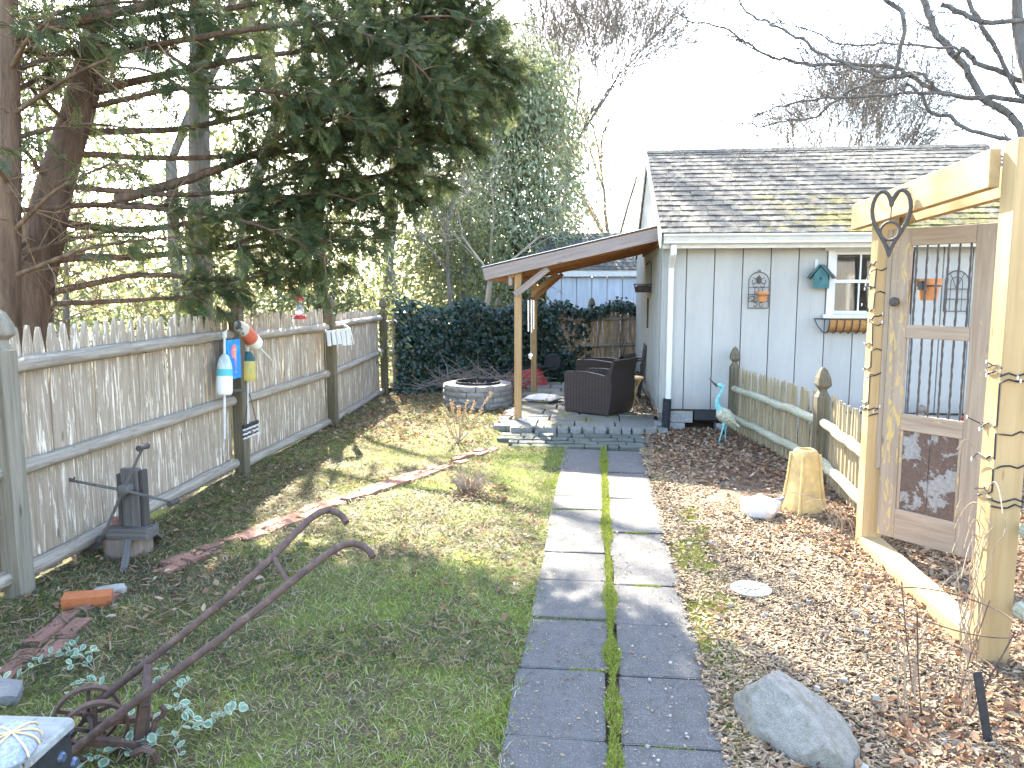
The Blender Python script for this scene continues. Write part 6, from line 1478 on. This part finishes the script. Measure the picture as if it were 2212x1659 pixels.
# -------- evergreens beyond the fence
def leafy(name, label, base, h, rad, n, cols, seed, cone=1.0, z0=.2, size=.12, group=None, barkm='bark_grey', drop=.5, gap=.45, tr=.1):
    rg = np.random.default_rng(seed); root = thing(name, label, 'tree' if h > 3 else 'shrub', (base[0], base[1], 0), group)
    p0, p1, a, b = [], [], [], []; top = np.array([base[0] + rg.normal() * .2, base[1], h * .95]); bt = np.array([base[0], base[1], -.1])
    for i in range(6): p0.append(bt + (top - bt) * i / 6); p1.append(bt + (top - bt) * (i + 1) / 6); a.append(tr * (1 - i / 7)); b.append(tr * (1 - (i + 1) / 7))
    m = max(30, n // 55); zc = h * (z0 + (1 - z0) * rg.random(m) ** 1.15); rr = rad * (np.clip((h - zc) / (h * (1 - z0)), 0, 1) ** (.6 * cone)) ; rr = rr * (.45 + .6 * rg.random(m)) + .05
    an = rg.uniform(0, 6.28, m); C0 = np.stack([base[0] + rr * np.cos(an), base[1] + rr * np.sin(an), zc], 1)
    for c in C0: p0.append(np.array([base[0], base[1], max(.1, c[2] - rg.uniform(.1, .4))])); p1.append(c); a.append(.018); b.append(.006)
    V, F = segs(p0, p1, a, b, 5); inst('trunk', fast('trunk', V, F, MT[barkm]), root)
    idx = rg.integers(0, m, n); cs = rad * .20 + .10; P = C0[idx] + rg.normal(size=(n, 3)) * np.array([cs, cs, cs * .75]); out = P - np.array([base[0], base[1], 0]); out[:, 2] = 0; out /= np.linalg.norm(out, axis=1, keepdims=True) + 1e-6
    D = out * .6 + rg.normal(size=(n, 3)) * .6; D[:, 2] -= drop; A, B, C = basis(D, rg.uniform(-1.5, 1.5, n))
    tV = np.array([(0, 0, 0), (.4, .2, -.03), (1, 0, -.12), (.4, -.2, -.03)]); tF = np.array([(0, 1, 2), (0, 2, 3)]); V, F = scatter(tV, tF, P, A, B, C, size * rg.uniform(.6, 1.4, n)); cl = cols[rg.integers(0, len(cols), m)][idx] * rg.uniform(.75, 1.25, (n, 1))
    inst('crown', fast('crown', V, F, MT['leafy'], np.repeat(cl, 4, 0)), root); return root
PALE = np.array([(.24, .27, .15), (.29, .32, .19), (.19, .23, .12), (.34, .36, .23)]); MID = np.array([(.13, .16, .065), (.17, .20, .085), (.10, .13, .055), (.21, .22, .09)]); YEL = np.array([(.19, .20, .085), (.25, .25, .11), (.13, .155, .065)]); DRY = np.array([(.30, .20, .11), (.24, .17, .10), (.36, .27, .16)])  # PALE: haze from the sun glare is put into the leaf colour
leafy('conical_arborvitae', 'tall pale green conical arborvitae behind the canopy', (-2.45, 23), 8.6, 2.0, 44000, PALE, 1, .55, .05, .16, drop=1.0)
leafy('evergreen_holly', 'yellow green evergreen bush behind the ivy fence corner', (-3.6, 19.5), 4.2, 1.5, 5200, YEL, 3, .7, .1, .15)
leafy('evergreen_holly', 'mid green holly behind the stockade fence by the feeder', (-5.2, 14.2), 3.3, 1.4, 5200, MID, 4, .7, .15, .13)
leafy('evergreen_holly', 'bright backlit bush behind the middle of the stockade fence', (-6.2, 11.3), 2.6, 1.2, 2000, YEL, 5, .7, .2, .12)
leafy('evergreen_holly', 'sparse yellowish bush behind the leaning cypress', (-8.2, 11.0), 3.0, 1.5, 2000, YEL, 6, .7, .2, .12)
leafy('woodland_evergreen', 'tall loose evergreen behind the dark conifer', (-8.5, 20), 8.5, 2.6, 5000, MID, 7, .8, .2, .2)
leafy('woodland_evergreen', 'tall pale evergreen between the conifers and the arborvitae', (-4.9, 24), 9.5, 2.0, 7000, PALE, 8, .9, .15, .22)
leafy('woodland_evergreen', 'dense evergreen at the far left behind the cypress trunks', (-12, 16), 8, 2.6, 5000, MID, 9, .8, .1, .2)
leafy('brown_leaved_oak', 'oak holding dry brown leaves behind the pale arborvitae', (-.7, 27.5), 8.2, 1.1, 6500, DRY, 10, .45, .15, .11, drop=.2, tr=.05)
leafy('woodland_evergreen', 'round evergreen far behind the neighbouring shed', (6.2, 36), 4.6, 2.2, 3000, MID, 11, .6, .1, .25)
# far wood along the horizon
rg = np.random.default_rng(5); n = 16000; X = rg.uniform(-60, 45, n); P = np.stack([X, rg.uniform(46, 60, n), rg.random(n) ** 1.6 * (4.2 + 1.6 * np.sin(X * .5) + np.sin(X * 1.7))], 1); A, B, C = basis(rg.normal(size=(n, 3)))
tV = np.array([(0, 0, 0), (.4, .2, -.03), (1, 0, -.12), (.4, -.2, -.03)]); tF = np.array([(0, 1, 2), (0, 2, 3)]); V, F = scatter(tV, tF, P, A, B, C, rg.uniform(.4, .9, n)); cl = np.concatenate([MID, DRY])[rg.integers(0, 7, n)]
o = inst('far_wood', fast('far_wood', V, F, MT['leafy'], np.repeat(cl, 4, 0))); tag(o, 'hazy mass of far woodland on the horizon', 'woodland', kind='stuff')
# ================================================================== ivy on the back fence
iv_t = np.array([(0, 0, 0), (.05, .38, -.06), (.42, .50, -.1), (.55, .22, .02), (1.0, 0, -.12), (.55, -.22, .02), (.42, -.5, -.1), (.05, -.38, -.06), (.35, 0, .05)]); iv_f = np.array([(8, 0, 1), (8, 1, 2), (8, 2, 3), (8, 3, 4), (8, 4, 5), (8, 5, 6), (8, 6, 7), (8, 7, 0)])
rg = np.random.default_rng(11); n = 8200; T = rg.random(n); tt = np.empty(n); zz = np.empty(n); oo = np.empty(n)
LBs = LB
for i in range(n):
    q = rg.random()
    if q < .72: tt[i] = rg.uniform(.10, 3.55); zz[i] = rg.uniform(.02, 1.62 + .10 * math.sin(tt[i] * 5)); oo[i] = .08 + rg.random() * (.16 + .35 * max(0, .55 - zz[i]) ** 1.0)
    elif q < .84: tt[i] = rg.uniform(3.4, 5.9); zz[i] = 1.47 + rg.normal() * .06 + .08 * math.sin(tt[i] * 4); oo[i] = rg.uniform(-.05, .2)
    elif q < .93: tt[i] = 3.5 + abs(rg.normal()) * .42; zz[i] = rg.uniform(.02, max(.05, .75 - (tt[i] - 3.5) * .8)); oo[i] = .08 + rg.random() * .35
    elif q < .96: tt[i] = rg.uniform(3.4, 4.4); zz[i] = rg.uniform(.3, 1.4); oo[i] = .08
    else: tt[i] = rg.uniform(-.1, 1.2); zz[i] = rg.uniform(.0, .12); oo[i] = rg.uniform(.2, .75)
P = np.array(B0)[None] + np.array(dB)[None] * tt[:, None] + np.array(nB)[None] * oo[:, None]; P[:, 2] = zz
N_ = np.array(nB)[None] + rg.normal(size=(n, 3)) * .42 + np.array([0, 0, .35]); N_ /= np.linalg.norm(N_, axis=1, keepdims=True)
D = rg.normal(size=(n, 3)); D[:, 2] -= 1.2; D -= N_ * (D * N_).sum(1, keepdims=True); D /= np.linalg.norm(D, axis=1, keepdims=True); Bv = np.cross(N_, D); S = rg.uniform(.055, .11, n)
IVC = np.array([(.010, .030, .018), (.014, .042, .024), (.022, .058, .033), (.035, .08, .05), (.012, .03, .022)]); cl = IVC[rg.integers(0, 5, n)]
ivy = thing('ivy', 'dense dark glossy ivy covering the back fence', 'ivy', B0 + dB * 1.8)
k = 260; order = np.argsort(-S); ind = order[:k]; rest = order[k:]
V, F = scatter(iv_t, iv_f, P[rest], D[rest], Bv[rest], N_[rest], S[rest]); o = inst('foliage', fast('foliage', V, F, MT['ivy'], np.repeat(cl[rest], len(iv_t), 0)), ivy); o['kind'] = 'stuff'
lms = [fast('leaf', iv_t, iv_f, MT['ivy'], np.repeat(IVC[c][None], len(iv_t), 0)) for c in range(5)]
for i in ind:
    M = Matrix(((D[i][0], Bv[i][0], N_[i][0], P[i][0]), (D[i][1], Bv[i][1], N_[i][1], P[i][1]), (D[i][2], Bv[i][2], N_[i][2], P[i][2]), (0, 0, 0, 1))) @ Matrix.Scale(float(S[i]), 4)
    inst('leaf', lms[int(rg.integers(0, 5))], ivy, M)
b = MB()
for i in range(60):
    t = rnd(.1, 5.5); p = B0 + dB * t + nB * .09; p.z = 0; pts = [p.copy()]
    for j in range(9): p = p + dB * rnd(-.08, .08) + nB * rnd(-.01, .012) + Vector((0, 0, rnd(.1, .2))); pts.append(p.copy())
    b.tube(pts, .005, 4)
b.build('vine_stems', MT['dark_iv'], ivy, recalc=False)
# ================================================================== ground cover
BL_V = np.array([(0, -.5, 0), (0, .5, 0), (.5, -.42, .10), (.5, .42, .10), (1, 0, -.05)]); BL_F = np.array([(0, 1, 3), (0, 3, 2), (2, 3, 4)])
def nz(x, y, s, o=0): return mnoise.noise((x * s + o, y * s, o * .7))
def blades(n, xr, yr, keep, colf, L, wd, pitch, zf=ghz, tries=2):
    X = rng.uniform(*xr, n * tries); Y = yr[0] + (yr[1] - yr[0]) * rng.random(n * tries); P = []; c = []
    for x, y in zip(X, Y):
        if keep(x, y): P.append((x, y, max(zf(x, y), .02 if -.355 < x < .06 and y < 8.9 else -1) - .002)); c.append(colf(x, y))
        if len(P) >= n: break
    P = np.array(P); c = np.array(c); m = len(P); a = rng.uniform(0, 6.28, m); p = rng.uniform(*pitch, m); D = np.stack([np.cos(a) * np.cos(p), np.sin(a) * np.cos(p), np.sin(p)], 1); A, B, C = basis(D, rng.uniform(-.6, .6, m))
    l = rng.uniform(*L, m); S = np.stack([l, rng.uniform(*wd, m), l * rng.uniform(-1.5, 2.2, m)], 1); V, F = scatter(BL_V, BL_F, P, A, B, C, S); return V, F, np.repeat(c, 5, 0)
GR = [(.16, .23, .04), (.20, .27, .055), (.26, .32, .07), (.31, .35, .09)]; ST_ = [(.42, .36, .20), (.34, .27, .15), (.50, .45, .30), (.26, .20, .11)]; OL = [(.16, .17, .065), (.12, .13, .05), (.22, .20, .09), (.19, .145, .085)]
def lawn_keep(x, y):
    if x > -.335 + .035 * nz(x, y, 6) + .03 * nz(x, y, 19) or x < fx(y) - .02: return False
    if y > 9.0 and x > -1.3: return False
    if (x - FP.x) ** 2 + (y - FP.y) ** 2 < .56 ** 2: return False
    return True
def gcol(x, y):
    g = .50 + .75 * nz(x, y, .8, 3) + .28 * nz(x, y, 3, 5) + .32 * max(0, min(1, (x + 2.2) / 1.5)) - .18 * max(0, (y - 7) / 4) - .3 * max(0, min(1, (-2.2 - x)))
    r = random.random()
    if r < g * .75: return random.choice(GR)
    if r < .55 + g * .2: return random.choice(OL)
    return random.choice(ST_)
parts_ = [blades(56000, (-3.6, -.30), (2.0, 5.0), lawn_keep, gcol, (.025, .07), (.0024, .005), (.0, .8)),
          blades(40000, (-3.7, -.30), (5.0, 9.0), lawn_keep, gcol, (.03, .07), (.003, .006), (.0, .7)),
          blades(20000, (-3.9, -1.2), (9.0, 14.5), lawn_keep, gcol, (.04, .09), (.005, .010), (.0, .6))]
def merge(ps):
    Vs, Fs, Cs = [], [], []; n = 0
    for V, F, c in ps: Vs.append(V); Fs.append(F + n); Cs.append(c); n += len(V)
    return np.concatenate(Vs), np.concatenate(Fs), np.concatenate(Cs)
V, F, c = merge(parts_); o = inst('lawn_grass', fast('lawn_grass', V, F, MT['grass'], c)); tag(o, 'rough winter lawn of green and straw coloured grass left of the path', 'grass', kind='stuff')
# moss: the strip between the pavers, path edges and yellow green lawn patches
MO = [(.24, .31, .035), (.31, .37, .05), (.38, .41, .07), (.19, .25, .035), (.27, .24, .065)]
def mcol(x, y): return random.choice(MO)
def k_gap(x, y): return abs(x - .095 - .006 * nz(x, y, 5)) < .031 + .03 * nz(0, y, 3.5, 2) and nz(x, y, 2.2, 9) > -.5
def k_joint(x, y):
    for i, q in enumerate(rowY[1:-1]):
        if abs(y - q + (.03 if x > .1 else 0)) < .010 and -.35 < x < .54: return nz(x, i * 3.1, 3, 4) > .15
    return False
def k_edge(x, y): return ((-.50 + .08 * nz(x, y, 2) < x < -.36) or (.55 < x < .84 + .15 * nz(x, y, 5))) and nz(x, y, 2.1, 8) > .22
def k_lawn(x, y): return lawn_keep(x, y) and nz(x, y, 1.5, 6) + .25 * nz(x, y, 5, 2) > .16 + (.0 if x > -1.6 else .12)
def joint_moss():
    out = []
    for i, q in enumerate(rowY[1:-1]):
        for x0, x1, sh_ in ((-.35, .07, 0), (.12, .54, .03)):
            if random.random() < .55: continue
            a, b = sorted((rnd(x0, x1), x1 if sh_ == 0 and random.random() < .6 else rnd(x0, x1)))
            out.append(blades(int(1400 * (b - a)) + 30, (a, b), (q - sh_ - .012, q - sh_ + .010), lambda x, y: True, mcol, (.008, .018), (.002, .0045), (.3, 1.5), lambda x, y: .02))
    return merge(out)
ps = [blades(18000, (.03, .16), (2, 9), k_gap, mcol, (.012, .028), (.0025, .005), (.3, 1.5), lambda x, y: .024), joint_moss(),
      blades(24000, (.5, .95), (2, 9), k_edge, mcol, (.012, .03), (.002, .0045), (.3, 1.5), tries=7), blades(9000, (-.6, -.34), (2, 9), k_edge, mcol, (.012, .03), (.002, .0045), (.3, 1.5), tries=4), blades(42000, (-3.4, -.36), (2, 10.5), k_lawn, mcol, (.012, .03), (.0025, .005), (.2, 1.4))]
# moss patches in the patio joints
ps.append(blades(5000, (-1.1, .2), (9.9, 11.2), lambda x, y: nz(x, y, 2.5, 3) > .2, lambda x, y: random.choice([(.34, .30, .05), (.25, .24, .05)]), (.01, .02), (.003, .006), (.3, 1.5), lambda x, y: .044))
V, F, c = merge(ps); o = inst('moss', fast('moss', V, F, MT['mosstuft'], c)); tag(o, 'bright green moss growing between the pavers and in lawn patches', 'moss', kind='stuff')
# wood chips
CH_V = np.array([(-.5, -.5, 0), (.45, -.4, 0), (.5, .35, 0), (-.4, .5, 0), (-.42, -.35, 1), (.4, -.45, .9), (.45, .4, 1), (-.5, .4, .8)]); CH_F = np.array([(4, 5, 6), (4, 6, 7), (0, 1, 5), (0, 5, 4), (2, 3, 7), (2, 7, 6)])
CHC = [(.37, .27, .16), (.30, .215, .13), (.41, .31, .195), (.23, .16, .095), (.28, .21, .145), (.155, .10, .06), (.34, .265, .18), (.38, .26, .14)]
def pieces(n, xr, yr, keep, tV, tF, cols, L, asp, th, tilt, zo=.004, bias=1.0):
    X = rng.uniform(*xr, n * 2); Y = yr[0] + (yr[1] - yr[0]) * rng.random(n * 2) ** bias; P = []
    for x, y in zip(X, Y):
        if keep(x, y): P.append((x, y, (max(ghz(x, y), .021) if -.36 < x < .55 and y < 8.9 else ghz(x, y)) + zo + random.random() * zo * 2))
        if len(P) >= n: break
    P = np.array(P); m = len(P); a = rng.uniform(0, 6.28, m); p = rng.normal(size=m) * tilt; D = np.stack([np.cos(a) * np.cos(p), np.sin(a) * np.cos(p), np.sin(p)], 1); A, B, C = basis(D, rng.normal(size=m) * tilt)
    l = rng.uniform(*L, m); S = np.stack([l, l * rng.uniform(*asp, m), l * rng.uniform(*th, m)], 1); V, F = scatter(tV, tF, P, A, B, C, S); cc = np.array(cols)[rng.integers(0, len(cols), m)] * rng.uniform(.75, 1.2, (m, 1)); return V, F, np.repeat(cc, len(tV), 0)
def chip_keep(x, y): return x > .52 + .05 * nz(x, y, 4) and not (y > 6.8 and x > 1.0 + .4 * nz(x, y, 1)) and x < 3.2 and k_green(x, y)
def k_green(x, y): return random.random() < .22 or nz(x, y, 2.1, 8) < .52 or x > .86 + .15 * nz(x, y, 5)
def pz(x, y): return max(ghz(x, y), .021) if -.36 < x < .55 else ghz(x, y)
V, F, c = merge([pieces(31000, (.5, 2.6), (2.2, 5.0), chip_keep, CH_V, CH_F, CHC, (.016, .050), (.14, .36), (.06, .18), .25), pieces(15000, (.5, 2.6), (5.0, 9.2), chip_keep, CH_V, CH_F, CHC, (.02, .055), (.14, .4), (.06, .18), .25),
                 pieces(2400, (-.34, .54), (2.3, 8.8), lambda x, y: random.random() < .25 + 6 * max(0, abs(x - .09) - .33) or abs(x - .09) < .07, CH_V, CH_F, CHC, (.005, .02), (.12, .5), (.1, .2), .1, .002)])
o = inst('wood_chips', fast('wood_chips', V, F, MT['chip'], c)); tag(o, 'tan wood chip mulch between the path and the gate', 'mulch', kind='stuff')
# dead leaves
LF_V = np.array([(0, 0, 0), (.3, .28, .10), (.3, 0, -.04), (.3, -.28, .12), (.7, .24, .06), (.7, 0, -.06), (.7, -.24, .16), (1, 0, .10)]); LF_F = np.array([(0, 2, 1), (0, 3, 2), (1, 2, 5), (1, 5, 4), (2, 3, 6), (2, 6, 5), (4, 5, 7), (5, 6, 7)])
LFC = [(.33, .20, .115), (.37, .245, .15), (.26, .15, .09), (.41, .29, .19), (.21, .125, .08), (.43, .33, .23), (.30, .15, .08)]
def leaf_keep(x, y):
    if x < .62 or x > 4.2 or y > 10.35: return False
    f = max(0, (x - 1.35) * 1.0) + max(0, (y - 7.2) * .9) + nz(x, y, 1.3, 4) * .7
    if y < 3.6 and x > 1.25: f += .7
    return random.random() < f
ps = [pieces(9000, (.6, 3.6), (2.4, 7.0), leaf_keep, LF_V, LF_F, LFC, (.03, .062), (.6, 1.1), (.6, 1.5), .35, .010), pieces(8500, (.6, 4.2), (7.0, 10.4), leaf_keep, LF_V, LF_F, LFC, (.035, .07), (.6, 1.1), (.6, 1.5), .35, .012),
      pieces(900, (-3.5, -.4), (2.2, 9), lambda x, y: lawn_keep(x, y) and (x < -3.1 or nz(x, y, .9, 2) > .05), LF_V, LF_F, LFC, (.03, .065), (.5, 1.0), (.6, 1.5), .35, .015),
      pieces(1100, (-3.7, -1.3), (9, 14.2), lambda x, y: lawn_keep(x, y), LF_V, LF_F, LFC, (.045, .09), (.5, 1.0), (.6, 1.5), .35, .02), pieces(260, (-1.3, -.8), (6.5, 7.1), lambda x, y: True, LF_V, LF_F, LFC, (.03, .06), (.5, 1), (.6, 1.5), .35, .012),
      pieces(120, (.55, .85), (11, 12.6), lambda x, y: True, LF_V, LF_F, LFC, (.04, .07), (.5, 1), (.6, 1.5), .35, .05)]
V, F, c = merge(ps); o = inst('dead_leaves', fast('dead_leaves', V, F, MT['dead'], c)); tag(o, 'russet dead leaves drifted along the low fence and shed wall', 'leaves', kind='stuff')
# cypress litter and fine dead stems on the lawn
def lit(x, y): return lawn_keep(x, y) and nz(x, y, .7, 12) + (-.35 - x) * .22 > .15
V, F, c = blades(9000, (-3.5, -.4), (2.0, 8), lit, lambda x, y: random.choice([(.05, .07, .03), (.20, .13, .07), (.30, .22, .13), (.07, .085, .035)]), (.05, .12), (.004, .012), (-.05, .3), lambda x, y: ghz(x, y) + .02)
o = inst('cypress_litter', fast('cypress_litter', V, F, MT['grass'], c)); tag(o, 'fallen cypress sprays and dead stems strewn over the lawn', 'litter', kind='stuff')
# white pebbles on the pavers and in the chips
V, F, c = merge([pieces(45, (.12, .54), (2.8, 6), lambda x, y: True, CH_V, CH_F, [(.40, .38, .34), (.32, .30, .26)], (.008, .018), (.6, 1), (.4, .7), .1, .003), pieces(60, (.6, 1.9), (2.4, 6), lambda x, y: True, CH_V, CH_F, [(.40, .38, .34), (.32, .30, .26)], (.012, .035), (.6, 1), (.4, .7), .2, .012)])
o = inst('pebbles', fast('pebbles', V, F, MT['chip'], c)); tag(o, 'scattered small white pebbles on the pavers and wood chips', 'pebbles', kind='stuff')
# the house behind the viewer, mirrored in the shed window
hs = thing('grey_house', 'grey shingled house standing behind the viewer and mirrored in the shed window', 'house', (9, -5, 0))
MB().box((9, -9, 1.6), (11, 8, 3.2)).build('wall', MT['foundation'], hs)
MB().add([(3, -4.6, 3.1), (15, -4.6, 3.1), (15, -9, 6.0), (3, -9, 6.0), (15, -13.4, 3.1), (3, -13.4, 3.1)], [(0, 1, 2, 3), (3, 2, 4, 5), (0, 3, 5), (1, 4, 2), (0, 5, 4, 1)]).build('roof', MT['shingle'], hs)
for x in (5.5, 8.5, 11.5):
    w_ = MB().box((x, -4.97, 1.7), (1.1, .08, 1.3)).build('window', MT['white'], hs); MB().box((x, -4.92, 1.7), (.9, .02, 1.1)).build('pane', MT['glass'], w_)
